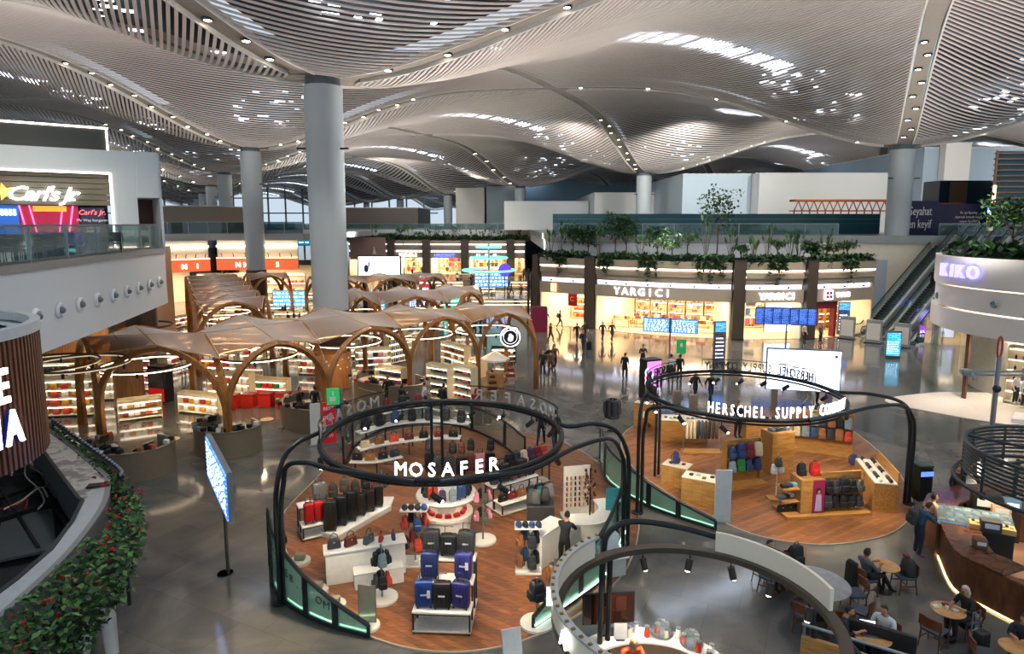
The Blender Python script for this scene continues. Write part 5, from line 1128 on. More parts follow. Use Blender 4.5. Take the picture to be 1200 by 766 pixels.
# curved glass screens with black frames
GG = glass('a4d8c2', .12, .58, .04, 'green_glass'); CG = glass('b8c8c0', .12, .85, .03, 'clear_glass')
def glass_screen(pts, h0, h1, lab, seg=4, letters=None, shape='wing'):
    """pts plan path; height runs from h0 to h1 along it"""
    P = [(p.x, p.y) for p in spline([(*q, 0) for q in pts], 5)]; O = Vector(P[0]); P = path_local(P, O); n = len(P)
    o = thing('glass_screen', lab, 'glass screen', (O.x, O.y, 0))
    def H(i):
        t = i/(n-1)
        if shape == 'wing': return h0*min(1, .8+t*3)*(1-t**1.1)+h1*t**1.1
        return h0+(h1-h0)*t
    hs = [max(.25, H(i)) for i in range(n)]
    if shape == 'wing': MB().wall(off(P, .05), .13, .16, .03).build('light_strip', mat('d8ffe8', emit=5), o)
    MB().wall(P, .12, hs, .03).build('glass_panel', CG if shape == 'flat' else GG, o)
    MB().tube([(p[0], p[1], h) for p, h in zip(P, hs)], .055, 6).tube([(p[0], p[1], .08) for p in P], .06, 6).tube([(P[0][0], P[0][1], .05), (P[0][0], P[0][1], hs[0])], .05, 6).tube([(P[-1][0], P[-1][1], .05), (P[-1][0], P[-1][1], hs[-1])], .05, 6).build('frame_rail', TUB, o)
    for k in range(1, seg):
        i = round(k*(n-1)/seg); a = math.atan2(P[min(i+1, n-1)][1]-P[i-1][1], P[min(i+1, n-1)][0]-P[i-1][0])
        MB().bx(-.09, .09, -.04, .04, .05, hs[i]).build('mullion', TUB, o, (P[i][0], P[i][1], 0), a)
    if letters:
        for k, ch in enumerate(letters):
            i = 3+round(k*(n-8)/len(letters)); a = math.atan2(P[min(i+1, n-1)][1]-P[i][1], P[min(i+1, n-1)][0]-P[i][0])
            if ch != ' ': text(ch, .3, DL, o, (P[i][0]+math.sin(a)*.05, P[i][1]-math.cos(a)*.05, hs[i]*.62), (PI/2, 0, a), .004, name='letter')
    return o
glass_screen([at(317, 668), at(322, 692), at(345, 715), at(385, 735), at(432, 748)], 2.15, .35, 'green lit glass screen with black mullions sweeping down at the luggage shop front left', 5, 'MOSAFER.COM')
glass_screen([at(403, 548), at(418, 522), at(455, 503), at(500, 497), at(545, 502), at(585, 520), at(615, 545)], 1.3, 1.2, 'long curved clear glass screen behind the luggage shop shelves', 7, shape='flat')
glass_screen([at(733, 622), at(722, 652), at(705, 680), at(680, 700), at(655, 718), at(625, 738)], 2.1, .35, 'green glass screen curving down at the luggage shop front right', 5, 'MOSAFER')
glass_screen([at(703, 540), at(712, 565), at(745, 588), at(785, 605), at(838, 622)], 1.7, .35, 'green glass screen sweeping down at the backpack shop front left', 5)
# ---------------------------------------------------------------- shop furniture
def tiered_rack(x, y, a, w, tiers, lab, leg=BLACK):
    """stepped display with thin black frame and white decks; tiers = [(depth0, depth1, z)]"""
    o = thing('stepped_display', lab, 'display stand', (x, y, .025), a)
    for d0, d1, z in tiers:
        MB().rbox(((0), (d0+d1)/2, z), (w, d1-d0, .05), .01).build('deck', WHITE, o)
        mb = MB()
        for sx in (-1, 1):
            for yy in (d0+.03, d1-.03): mb.bx(sx*(w/2-.03)-.02, sx*(w/2-.03)+.02, yy-.02, yy+.02, 0, z)
            mb.bx(sx*(w/2-.03)-.015, sx*(w/2-.03)+.015, d0, d1, z-.04, z-.01)
        mb.bx(-w/2, w/2, d0, d0+.03, z-.05, z-.02).build('frame', leg, o)
    MB().rbox((0, (tiers[0][0]+tiers[-1][1])/2, .07), (w, tiers[-1][1]-tiers[0][0], .05), .01).build('base_deck', mat('b9b7b2', .4), o)
    return o
def L2W(x, y, a, lx, ly): return (x+lx*math.cos(a)-ly*math.sin(a), y+lx*math.sin(a)+ly*math.cos(a))
Z0 = .025
# A: blue and black suitcases on the stepped display, front centre
x, y = at(518, 742); a = -.06; tiered_rack(x, y, a, 1.45, [(-.1, .45, .55), (.45, .95, 1.0), (.95, 1.4, 1.35)], 'stepped black-framed display of blue and black suitcases at the luggage shop front')
g = 'suitcases on the front stepped display'
for lx, ly, z, c, ra, l in ((-.46, .15, .6, '1c3a78', .12, 'royal blue suitcase with tag, front row left of the stepped display'), (.0, .12, .6, '1e1c1c', 0, 'black suitcase in the centre of the front row of the stepped display'), (.46, .15, .6, '2a2a68', -.25, 'dark violet blue suitcase, front row right of the stepped display'),
        (-.42, .7, 1.05, '24305c', .05, 'navy blue suitcase, middle row left of the stepped display'), (.45, .72, 1.05, '2c3070', -.15, 'indigo suitcase with white tag, middle row right of the stepped display'),
        (-.45, 1.18, 1.4, '2c2e30', .05, 'dark grey suitcase, top row left of the stepped display'), (.0, 1.2, 1.4, '1b1c1e', 0, 'small black suitcase, top row centre of the stepped display'), (.47, 1.18, 1.4, '303234', -.1, 'charcoal suitcase, top row right of the stepped display')):
    q = L2W(x, y, a, lx, ly); sc_ = suitcase(q[0], q[1], Z0+z-.02, a+ra, c, l, g, h=.64 if abs(lx) > .1 or ly < 1 else .52, w=.44)
    MB().bx(-.08, .08, -.145, -.135, .36, .4).build('nameplate', mat('c9ccd4', .4), sc_)
    if 'tag' in l: MB().bx(.08, .16, -.15, -.14, .3, .5).build('white_tag', WHITE, sc_)
# B: white plinth with bags (front left) and lower white block
x, y = at(385, 688); a = .32
o = thing('white_plinth', 'long white plinth carrying four handbags in the luggage shop', 'plinth', (x, y, Z0), a)
MB().rbox((1.05, .3, .45), (2.2, .55, .9), .015).build('body', mat('e9e4dc', .4), o); MB().rbox((1.05, .3, .925), (2.3, .62, .05), .01).build('top_slab', WHITE, o)
o = thing('white_plinth', 'low empty white block in front of the long white plinth', 'plinth', (*L2W(x, y, a, .65, -.35), Z0), a); MB().rbox((.7, .15, .22), (1.35, .5, .44), .015).build('body', mat('efeae2', .4), o); MB().rbox((.7, .15, .45), (1.37, .52, .02), .005).build('top_slab', WHITE, o)
for k, (lx, c, nm) in enumerate(((.2, '30343c', 'dark blue'), (.65, '5a2a20', 'brown'), (1.15, '515a60', 'grey'), (1.5, 'c9452f', 'orange red'), (1.85, '2e4a78', 'navy'))):
    q = L2W(x, y, a, lx, .3); handbag(q[0], q[1], Z0+.95, a+.4*k, c, '%s handbag on the long white plinth, %s from its left' % (nm, ORD[k]), 'handbags on the white plinth', 1.15 if k < 3 else .8)
# C: left rack: red suitcases and black cases
x, y = at(372, 632); a = .5
tiered_rack(x, y, a, .9, [(0, .5, .45), (.5, .95, .9)], 'two-step black-framed rack with red suitcases by the left arch post')
for k, (lx, ly, z, c, l) in enumerate(((-.2, .2, .5, 'a81c1e', 'red suitcase with black top, left on the two-step rack'), (.12, .25, .5, 'b82024', 'narrow red suitcase right of its twin on the two-step rack'), (.25, .7, .92, '6a6c6c', 'grey hard-shell suitcase on the upper step of the two-step rack'))):
    q = L2W(x, y, a, lx, ly); suitcase(q[0], q[1], Z0+z, a, c, l, 'suitcases on the two-step rack', h=.6, w=.3 if k < 2 else .42)
x, y = at(400, 628)
o = thing('low_platform', 'low white platform along the left group of tall black suitcases', 'platform', (x, y, Z0), 1.05); MB().rbox((.9, .15, .1), (2.6, .75, .2), .02).build('deck', WHITE, o); MB().rbox((.9, .15, .02), (2.5, .65, .03), .01).build('plinth_foot', BLACK, o)
for k in range(6):
    q = L2W(x, y, 1.05, -.2+.42*k, .25-.02*k); suitcase(q[0], q[1], Z0+.2, .1, pick(['17191d', '1c1a18', '26221e']), 'tall black suitcase, %s from the front on the low white platform' % ORD[k], 'tall suitcases on the low platform', h=.95 if k < 3 else .72, w=.42)
for k in range(4):
    q = L2W(x, y, 1.05, -.05+.5*k, .25); backpack(q[0], q[1], Z0+1.26 if k < 2 else Z0+1.0, .2*k, pick(['2c2820', '4a3c2c', '17191d', '3c342c']), 'dark patterned backpack standing on a tall black suitcase, %s from the front' % ORD[k], 'backpacks on the tall suitcases')
x, y = at(362, 655)
# D: rear curved shelving with backpacks
def curved_shelf(px_pts, z, d, lab, items, grp, nm='backpack', m=None, li=False):
    P = [(p.x, p.y) for p in spline([(*at(*q), 0) for q in px_pts], 4)]; O = Vector(P[0]); L = path_local(P, O)
    o = thing('curved_shelf', lab, 'shelf', (O.x, O.y, z-.05)); MB().wall(L, 0, .05, d).build('deck', WHITE, o)
    for t in (.08, .5, .92):
        p, aa = along(L, t); MB().bx(-.025, .025, -.025, .025, -z+.08, 0).build('leg', BLACK, o, (p.x, p.y, 0), aa)
    for k, (c, l) in enumerate(items):
        p, aa = along(P, (k+.5)/len(items))
        (backpack if nm == 'backpack' else handbag)(p.x, p.y, z+.001, aa, c, l, grp, 1.25)
    return o
BN = {'17191d': 'black', '30343c': 'charcoal', '7b1e2a': 'burgundy', '3c2a4a': 'plum', '2e4a78': 'navy', '5a2a20': 'brown', '7a8a90': 'grey', 'c9452f': 'red', 'd8c5a0': 'sand', 'e08fa0': 'pink', '515a4a': 'olive', '3a3d40': 'slate grey', 'f3ede0': 'ivory', '8a5b34': 'tan'}
def items(cols, what): return [(c, '%s %s, %s from the left' % (BN[c], what, ORD[k])) for k, c in enumerate(cols)]
curved_shelf([(448, 528), (470, 522), (500, 518)], 1.75, .4, 'top curved white shelf of the rear luggage display', items(['7b1e2a', '17191d', '7b1e2a'], 'backpack on the top rear curved shelf'), 'backpacks on the top rear shelf')
curved_shelf([(420, 538), (460, 526), (510, 522), (550, 526)], 1.2, .45, 'second curved white shelf of the rear luggage display', items(['17191d', '17191d', '2e4a78', '17191d', '3a3d40', '3a3d40', '30343c'], 'backpack on the second rear curved shelf'), 'backpacks on the second rear shelf')
curved_shelf([(420, 545), (460, 536), (510, 530), (540, 530)], .72, .5, 'third curved white shelf of the rear luggage display', items(['d8c5a0', '8a5b34', 'c9452f', '5a2a20', '17191d', '7b1e2a', '17191d'], 'handbag on the third rear curved shelf'), 'handbags on the third rear shelf', 'handbag')
curved_shelf([(412, 556), (440, 556), (470, 550)], .62, .5, 'low white shelf with framed bags left of the lit name', items(['17191d', '8a5b34', '17191d', '30343c'], 'small bag on the low shelf left of the lit name'), 'small bags on the low left shelf', 'handbag')
# E: row of standing suitcases rear right of centre
g = 'suitcases standing in the rear row'
for k, (px, py, c, h) in enumerate(((504, 552, '17191d', .7), (515, 556, '3a3d40', .72), (527, 556, '30343c', .7), (540, 556, '17191d', .66), (552, 552, '5a2a20', .62), (563, 552, 'e08fa0', .68), (574, 552, '17191d', .72))):
    x, y = at(px, py); suitcase(x, y, Z0, .05*k, c, '%s upright suitcase in the rear row, %s from the left' % (BN[c], ORD[k]), g, h=h)
for k, (px, py, c) in enumerate(((503, 552, '30343c'), (531, 556, '17191d'), (541, 556, '5a2a20'), (552, 552, '17191d'), (575, 552, '17191d'))):
    x, y = at(px, py); backpack(x, y, Z0+.86, .1, c, '%s backpack standing on the rear row of suitcases, %s from the left' % (BN[c], ORD[k]), 'backpacks on the rear suitcases')
# F: round white column display in the middle with red trays
x, y = at(524, 628)
o = thing('round_display', 'round white two-level display drum with red goods, centre of the luggage shop', 'display stand', (x, y, Z0))
MB().lathe([(.72, 0), (.8, .75), (.84, .78), (.84, .86), (.0, .86)], 32).build('drum', mat('eee6da', .4), o); MB().lathe([(.3, .86), (.3, 1.35)], 16).build('neck', WHITE, o)
MB().lathe([(0, 1.35), (.95, 1.35), (.98, 1.4), (.95, 1.46), (0, 1.46)], 36).build('upper_disc', WHITE, o); MB().lathe([(.62, .0), (.7, .01), (.7, .05)], 24).build('light_rim', mat('ffe6c0', emit=4), o, (0, 0, 1.3))
for k in range(10):
    t = -2.9+k*.5; q = (x+.58*math.cos(t), y+.58*math.sin(t)); s_ = put('wallet', cached('wal', lambda: MB().rbox((0, 0, .06), (.2, .12, .12), .02).mesh('w', mat('c0202c', .4))), None, (*q, Z0+.86), t+PI/2); tag(s_, 'red purse %s of the ring on the lower level of the round white display' % ORD[k], 'purse', 'red purses on the round display')
for k, c in enumerate(['17191d', '3a3d40', 'c9452f', '3c2a4a', '7a8a90', '2e4a78', '30343c', '17191d']):
    t = -3.0+k*.45; (suitcase if k in (2, 5) else backpack)(x+.7*math.cos(t), y+.7*math.sin(t), Z0+1.46, t+PI/2, c, '%s bag on the upper disc of the round white display, %s from the left' % (BN[c], ORD[k]), 'bags on the round display upper disc', **({'h': .4, 'w': .3, 'd': .18} if k in (2, 5) else {'s': .8}))
# G: hanging bag towers
def bag_tower(px, py, lab, cols, top, grp, h=1.7, r=.3, n=2, sc=.85, disc=False):
    x, y = at(px, py); o = thing('bag_tower', lab, 'display stand', (x, y, Z0))
    if disc: MB().lathe([(0, 0), (.42, 0), (.42, .06), (.0, .06)], 24).build('base_disc', WHITE, o)
    else: MB().rbox((0, 0, .04), (.75, .65, .08), .02).build('base_plate', WHITE, o)
    MB().tube([(0, 0, .05), (0, 0, h)], .03, 6).build('pole', STEEL, o); MB().rbox((0, 0, h), (.8, .5, .05), .02).build('top_tray', WHITE, o) if top else None
    k = 0
    for lv in range(n):
        z = h-.55-lv*.62
        for t in range(4):
            c = cols[k % len(cols)]; aa = t*PI/2+.4; backpack(x+r*math.cos(aa), y+r*math.sin(aa), z, aa+PI/2, c, '%s bag hanging on the %s level of the %s, %s' % (BN[c], ('upper', 'lower', 'bottom')[lv], grp, ('rear right', 'rear left', 'front left', 'front right')[t]), 'bags on the '+grp, sc); k += 1
    if top:
        for t in range(4): cap(x-.28+.19*t, y-.05, Z0+h+.03, .2, pick(['17191d', '2e4a78', '30343c']), 'dark cap on the top tray of the %s, %s from left' % (grp, ORD[t]), 'caps on the '+grp)
bag_tower(487, 660, 'hanging display tower of red and black bags in the luggage shop centre', ['c9452f', '17191d', 'c9452f', '2e4a78', '17191d'], True, 'red and black bag tower')
bag_tower(448, 702, 'slim pole with black and grey bags hanging, front of the luggage shop', ['17191d', '3a3d40', '17191d', '7a8a90', 'c9452f'], False, 'slim pole', 1.55, .16, 2, .8, True)
bag_tower(566, 634, 'slim post of toys and small colourful bags right of the round white display', ['e08fa0', '17191d', 'e08fa0', '515a4a'], False, 'toy bag post', 1.9, .2, 2, .7, True)
bag_tower(448, 589, 'small bag stand with dark and red bags near the lit name', ['17191d', '2e4a78', 'c9452f', '30343c'], False, 'small rear bag stand', 1.2, .2, 1, .9)
bag_tower(619, 668, 'low rack with dark and teal bags beside the white counter', ['17191d', '2e4a78', '8a5b34', '30343c'], True, 'low dark bag rack', 1.35, .26, 2, .85)
bag_tower(629, 732, 'single black bag on a round white base at the shop edge', ['17191d', '17191d', '30343c', '17191d'], False, 'edge bag stand', 1.25, .1, 1, 1.0, True)
bag_tower(650, 705, 'stand with stacked dark boxes near the glass screen', ['17191d', '2e4a78', '8a5b34', '17191d'], False, 'stand near the glass screen', 1.2, .12, 1, .9, True)
x, y = at(372, 640)
# H: large stepped shelves rear right
x, y = at(612, 596); a = .62; tiered_rack(x, y, a, 2.0, [(-.2, .35, .42), (.35, .9, .85)], 'wide low black-framed shelving with dark bags, rear right of the luggage shop')
for k in range(5):
    q = L2W(x, y, a, -.8+.4*k, .05); c = ['17191d', '7b1e2a', '8a5b34', '30343c', '17191d'][k]; handbag(q[0], q[1], Z0+.45, a, c, '%s handbag on the lower deck of the wide shelving, %s' % (BN[c], ORD[k]), 'handbags on the wide shelving', 1.1)
    c = ['30343c', '17191d', '5a2a20', '17191d', '17191d'][k]; q = L2W(x, y, a, -.8+.4*k, .6); (suitcase if k % 2 else backpack)(q[0], q[1], Z0+.87, a, c, '%s bag on the upper deck of the wide shelving, %s' % (BN[c], ORD[k]), 'bags on the wide shelving upper deck')
x, y = at(622, 572); a = .62; tiered_rack(x, y, a, 1.9, [(0, .5, .9)], 'tall rear shelving with coats and red bags behind the wide shelving')
for k in range(6):
    q = L2W(x, y, a, -.8+.32*k, .25); c = ['17191d', '30343c', 'd8c5a0', '3c2a4a', '7b1e2a', 'c9452f'][k]; backpack(q[0], q[1], Z0+.92, a, c, '%s backpack on the tall rear shelving, %s from the left' % (BN[c], ORD[k]), 'backpacks on the tall rear shelving', 1.15)
# I: right: jewellery pegboard, counters
x, y = at(664, 606); o = thing('pegboard_stand', 'white pegboard stand hung with brown accessories', 'display stand', (x, y, Z0), .2)
MB().rbox((.35, 0, .95), (.95, .08, 1.7), .02).build('board', mat('e9e2d6', .4), o); MB().rbox((.35, 0, .05), (1.05, .5, .1), .02).build('foot', WHITE, o)
mb = MB()
for k in range(36): mb.rbox((-.03+.15*(k % 6), -.09, .45+.19*(k//6)), (.05, .05, .13), .02, mi=k % 3)
mb.build('hanging_accessory', [mat('8a3a24', .5), mat('c9a070', .5), mat('5a2a20', .5)], o)
x, y = at(691, 612); o = thing('spinner_stand', 'tall black spinner hung with brown belts right of the pegboard', 'display stand', (x, y, Z0))
MB().tube([(0, 0, 0), (0, 0, 1.9)], .03, 6).build('pole', BLACK, o); MB().rbox((0, 0, .03), (.5, .5, .05), .02).build('base_plate', BLACK, o)
mb = MB()
for k in range(32): t = k*1.3; mb.rbox((.16*math.cos(t), .16*math.sin(t), .8+.14*(k//4)), (.08, .08, .1), .02, mi=k % 2)
mb.build('hanging_belts', [mat('a06038', .5), mat('4a2a1a', .5)], o)
x, y = at(688, 636); o = thing('shop_counter', 'curved white service counter right of the luggage shop', 'counter', (x, y, Z0))
cp = [(-.6, -.5), (.1, -.45), (.5, -.1), (.7, .45), (.6, 1.1)]; cp = [(p.x, p.y) for p in spline([(*q, 0) for q in cp], 4)]
MB().wall(cp, 0, .92, .5).build('body', mat('e4ddd0', .4), o); MB().wall(cp, .92, .97, .6).build('top_slab', WHITE, o)
x, y = at(640, 655); o = thing('shop_counter', 'white cash desk beside the man in black', 'counter', (x, y, Z0), .9); MB().rbox((0, 0, .5), (1.2, .55, 1.0), .02).build('body', mat('e9e4dc', .4), o); MB().rbox((0, 0, 1.02), (1.26, .6, .04), .01).build('top_slab', WHITE, o)
x, y = at(633, 620); o = thing('clothes_pile', 'pile of grey and teal jackets and bags on a rack by the cash desk', 'clothes', (x, y, Z0))
MB().rbox((0, 0, .45), (.9, .7, .9), .03).build('rack_body', mat('3a3c3e', .5), o)
for k, c in enumerate(('4a4c4c', '5a5a56', '1f7a80', '3a3634', '6a6a70')): MB().rbox((-.3+.15*k, .08*(-1)**k, 1.1+.05*k), (.35, .4, .45), .1, taper=.6).build('jacket', mat(c, .7), o)
x, y = at(700, 668); o = thing('round_stool', 'round dark stool beside the white boxes', 'stool', (x, y-.1, Z0)); MB().lathe([(0, .72), (.24, .72), (.24, .78), (0, .78)], 20).build('seat', mat('2c3a40', .4), o); MB().tube([(0, 0, 0), (0, 0, .72)], .03, 6).lathe([(0, 0), (.2, 0), (.2, .03)], 16).build('base', BLACK, o)
x, y = at(700, 672)
for k in range(6):
    q = put('carton', cached('wc', lambda: MB().rbox((0, 0, .1), (.3, .24, .2), .01).mesh('c', mat('d4dade', .4))), None, (x+.25+.12*(k//2)+(.0 if k % 2 else .0), y-.1+.26*(k//2), Z0+.2*(k % 2)+.6), .3); tag(q, 'pale grey carton, %s of the stack by the glass screen' % ORD[k], 'box', 'pale cartons by the glass screen')
o = thing('low_bench', 'white bench carrying the pale cartons by the glass screen', 'bench', (x+.4, y+.16, Z0), .3); MB().rbox((0, 0, .57), (.75, .95, .06), .02).build('top_slab', WHITE, o); MB().rbox((0, 0, .27), (.6, .8, .54), .02).build('body', mat('c4c4c0', .4), o)
x, y = at(718, 632); o = thing('poster_stand', 'narrow stand with turquoise patterned card in the right corner', 'stand', (x, y, Z0)); MB().rbox((0, 0, .9), (.5, .05, 1.6), .02).build('card', mat('3f9aa8', .5, vary=.4, scale=9), o); MB().rbox((0, 0, .03), (.5, .35, .06), .02).build('foot', WHITE, o)
x, y = at(428, 744); o = thing('mirror_stand', 'cream standing mirror on a round white base at the front glass screen', 'mirror', (x, y+.3, Z0), -.1); MB().rbox((0, 0, .62), (.42, .04, .95), .01).build('mirror_panel', mat('a39a84', .15, .3), o); MB().lathe([(0, 0), (.3, 0), (.3, .06), (0, .06)], 24).build('base_disc', WHITE, o); MB().rbox((0, 0, .62), (.46, .03, .99), .01).build('frame', mat('6a6256', .4), o)
for k, (px, py) in enumerate(((352, 660), (372, 695), (392, 712))):
    x, y = at(px, py); o = thing('display_disc', 'round pale display base %s inside the green glass screen' % ('farthest back', 'in the middle', 'nearest')[k], 'display base', (x, y, Z0)); MB().lathe([(0, 0), (.3, 0), (.3, .1), (0, .1)], 20).build('disc', mat('b5b2a8', .4), o); MB().rbox((0, 0, .2), (.3, .2, .2), .04).build('shoe_bag', mat('7a7668', .5), o)
for k, c in enumerate(['17191d', 'c9452f', '515a4a']):
    x, y = at(331-3*k, 668+8*k); backpack(x, y, .8-.3*k, 1, c, '%s bag clustered at the foot of the left arch post, %s down' % (BN[c], ORD[k]), 'bags at the left arch post')
o = thing('bag_post', 'thin steel post carrying the cluster of bags by the left arch', 'stand', (*at(332, 676), 0)); MB().tube([(0, 0, 0), (0, 0, 1.3)], .02, 5).build('pole', STEEL, o); MB().lathe([(0, 0), (.2, 0), (.2, .03)], 12).build('base', BLACK, o)

# ---------------------------------------------------------------- backpack shop furniture
OAK = wood('96692f', 'c08f52', .4, (1, 8, 8)); OAKD = wood('704c26', '8f6636', .4, (1, 8, 8))
CP = ['2e4a78', '7b1e2a', '3c2a4a', '1e7a3c', 'd8c5a0', '7a8a90', '8a5b34', '17191d', 'c9452f']
BN.update({'1e7a3c': 'green', '1f5560': 'teal', 'd8d8d8': 'light grey', 'c02020': 'red', '2a3a6a': 'royal blue', 'e7c23a': 'yellow'})
def oak_wall(px, py, a, w, h, lab, cols, grp, rows=2, per=5, sc=.85, dep=.55, base=True):
    x, y = at(px, py); o = thing('oak_display', lab, 'display unit', (x, y, Z0), a)
    MB().bx(-w/2, w/2, .0, .08, 0, h).build('back_panel', OAK, o); MB().bx(-w/2-.04, -w/2, -.12, .2, 0, h).bx(w/2, w/2+.04, -.12, .2, 0, h).build('side_panel', OAK, o)
    MB().bx(-w/2-.1, w/2+.1, -dep, .2, 0, .1).build('platform', OAK, o); MB().bx(-w/2-.07, w/2+.07, -dep+.03, .17, -.02, .0).build('shadow_gap', BLACK, o)
    for r in range(rows):
        MB().tube([(-w/2, -.05, h-.18-r*.55), (w/2, -.05, h-.18-r*.55)], .012, 4).build('hanging_rail', STEEL, o)
        for k in range(per):
            c = cols[(k+r*per) % len(cols)]; q = L2W(x, y, a, -w/2+w*(k+.5)/per, -.2)
            backpack(q[0], q[1], Z0+h-.66-r*.55 if h-.66-r*.55 > .1 else Z0+.1, a+random.uniform(-.5, .5), c, '%s backpack, %s row, %s from left on the %s' % (BN[c], ('upper', 'lower')[r], ORD[k], grp), 'backpacks on the '+grp, sc*random.uniform(.85, 1.08))
    return o
oak_wall(868, 566, .28, 1.5, 1.75, 'oak display with blue, red, green and yellow backpacks', ['2e4a78', '2a3a6a', '7b1e2a', 'd8c5a0', '7a8a90', '1e7a3c'], 'oak display of colourful backpacks', 2, 4, 1.2)
x, y = at(906, 553); o = thing('oak_cabinet', 'tall oak cabinet end joined to the colourful backpack display, stacked with clothes', 'cabinet', (x+.15, y+.1, Z0), .28); MB().rbox((0, 0, .85), (1.05, .75, 1.7), .01).build('body', OAK, o); MB().rbox((0, 0, -.15), (.9, .7, .06), .01).build('plinth', BLACK, o)
for k in range(5): MB().rbox((-.3+.16*k, 0, 1.76), (.2, .3, .12+.03*(k % 3)), .03).build('folded_cloth', mat(pick(['2a3038', '3a4450', '17191d', '6a7078']), .7), o)
oak_wall(962, 528, -.42, 2.35, 1.8, 'long oak wall display with two rows of mixed backpacks at the rear right', ['8a5b34', 'c9452f', '7a8a90', '30343c', '8a5b34', '17191d', '7a8a90', 'd8c5a0', '7a8a90', '2e4a78', '8a5b34', '30343c'], 'long rear oak display', 2, 7, 1.15)
oak_wall(983, 598, .12, 1.5, 1.4, 'oak display with dark bags right of the magenta poster', ['17191d', '30343c', '17191d', '17191d', '515a4a', '30343c', '17191d', '17191d'], 'oak display of dark bags', 2, 5, 1.05)
x, y = at(944, 600); a = .12; o = thing('oak_cabinet', 'oak cabinet with magenta poster of a person in lilac jacket and two open side shelves', 'cabinet', (x, y, Z0), a)
MB().rbox((0, .0, .65), (.85, .7, 1.3), .01).build('body', OAK, o); MB().rbox((-.2, -.05, .05), (1.6, 1.0, .1), .01).build('platform', OAK, o)
for z in (.5, .95): MB().rbox((-.72, 0, z), (.6, .6, .04), .01).build('side_shelf', OAK, o)
ps = MB().bx(.0, .43, -.37, -.35, .12, 1.28).build('poster', mat('8a2048', .5), o)
MB().ell((.2, -.375, .9), (.1, .012, .12)).build('poster_hair', mat('241c20', .6), ps); MB().rbox((.21, -.378, .48), (.26, .02, .6), .01, taper=.7).build('poster_jacket', mat('b9a4c8', .6), ps); MB().ell((.21, -.385, .86), (.05, .01, .07)).build('poster_face', mat('b98a6a', .6), ps)
q = L2W(x, y, a, -.2, .05); backpack(q[0], q[1], Z0+1.3, a, '17191d', 'black patterned backpack on top of the cabinet beside the red cap', None, 1); q = L2W(x, y, a, .25, .0); backpack(q[0], q[1], Z0+1.3, a, 'c02020', 'bright red rounded backpack on top of the oak cabinet with the poster', None, 1.05)
for k in range(6):
    q = L2W(x, y, a, -.9+.18*(k % 3), -.1+.05*k); z = (.97, .52)[k//3]; c = ['17191d', '30343c', '6fb0d0'][k % 3] if k < 3 else ['7a8a90', '17191d', 'd8d8d8'][k % 3]
    BN['6fb0d0'] = 'sky blue'; s_ = put('pouch', cached(('pch', c), lambda: MB().rbox((0, 0, .06), (.26, .2, .12), .03).mesh('p', mat(c, .6))), None, (q[0], q[1], Z0+z), a); tag(s_, '%s pouch on the %s side shelf of the poster cabinet' % (BN[c], ('upper', 'lower')[k//3]), 'pouch', 'pouches on the poster cabinet')
for k in range(3): q = L2W(x, y, a, -.95+.3*k, -.1); handbag(q[0], q[1], Z0+.1, a, '17191d', 'black case on the platform of the poster cabinet, %s from the left' % ORD[k], 'black cases on the poster cabinet platform')
# counters
def oak_counter(px, py, a, w, d, h, lab, top, cat='counter'):
    x, y = at(px, py); o = thing('oak_counter', lab, cat, (x, y, Z0), a); MB().rbox((0, 0, h/2), (w, d, h), .01).build('body', OAK, o); MB().bx(-w/2+.04, w/2-.04, -d/2+.04, d/2-.04, -.02, .02).build('plinth', BLACK, o)
    mb = MB()
    for k in range(1, 4): mb.bx(-w/2+w*k/4-.004, -w/2+w*k/4+.004, -d/2-.003, -d/2, .05, h-.02)
    mb.build('panel_joint', OAKD, o); MB().bx(-w/2, w/2, -d/2, d/2, h, h+.02).build('top_slab', mat('e9dfc8', .3), o)
    mb = MB()
    for k in range(top): mb.rbox((-w/2+.15+(w-.3)*(k+.5)/top, random.uniform(-.15, .15), h+.05), (.14, .16, .06), .02, mi=k % 3)
    mb.build('small_goods', [mat('2a2c30', .5), mat('c9c4b8', .5), mat('7a5a3a', .5)], o); return o
oak_counter(800, 515, -.15, 2.1, .9, 1.0, 'large pale oak counter at the back left of the backpack shop', 9)
oak_counter(825, 590, -.5, 1.5, .7, .95, 'oak counter behind the glass screen at the shop entrance', 5)
oak_counter(793, 568, -.6, 1.0, .7, .8, 'low white-topped table with a blue bag beside the entrance counter', 3)
x, y = at(788, 568); backpack(x+.1, y, Z0+.84, .8, '2a3a6a', 'bright blue backpack lying on the low entrance table', None)
x, y = 13.3, 22.4; a = -1.81; o = thing('oak_counter', 'long oak showcase counter with white slanted shelves of shoes at the right edge', 'counter', (x, y, Z0), a)
MB().rbox((0, 0, .5), (2.4, .8, 1.0), .01).build('body', OAK, o); MB().bx(-1.2, 1.2, -.38, .38, 1.0, 1.04).build('top_slab', mat('efe8da', .3), o); MB().bx(-1.2, 1.2, .33, .38, 1.0, 1.45).build('upstand', OAK, o)
mb = MB()
for k in range(16): mb.rbox((-1.05+.3*(k % 8), -.18+.33*(k//8), 1.1), (.24, .12, .12), .04, mi=k % 3)
mb.build('small_goods', [mat('17181a', .5), mat('e9e2d6', .5), mat('4a3a30', .5)], o)
x, y = at(757, 500); oo = oak_counter(757, 500, -.5, 1.1, .5, 1.2, 'oak shelf block behind the hanging jackets at the far left', 3, 'shelf')
for k in range(4): backpack(x-.4+.25*k, y-.42+.12*k-.1, Z0+(.55 if k % 2 else .05), -.4, pick(['c9452f', '30343c', 'd8d8d8']), 'small bag before the far left oak block, %s' % ORD[k], 'small bags at the far left oak block', .7)
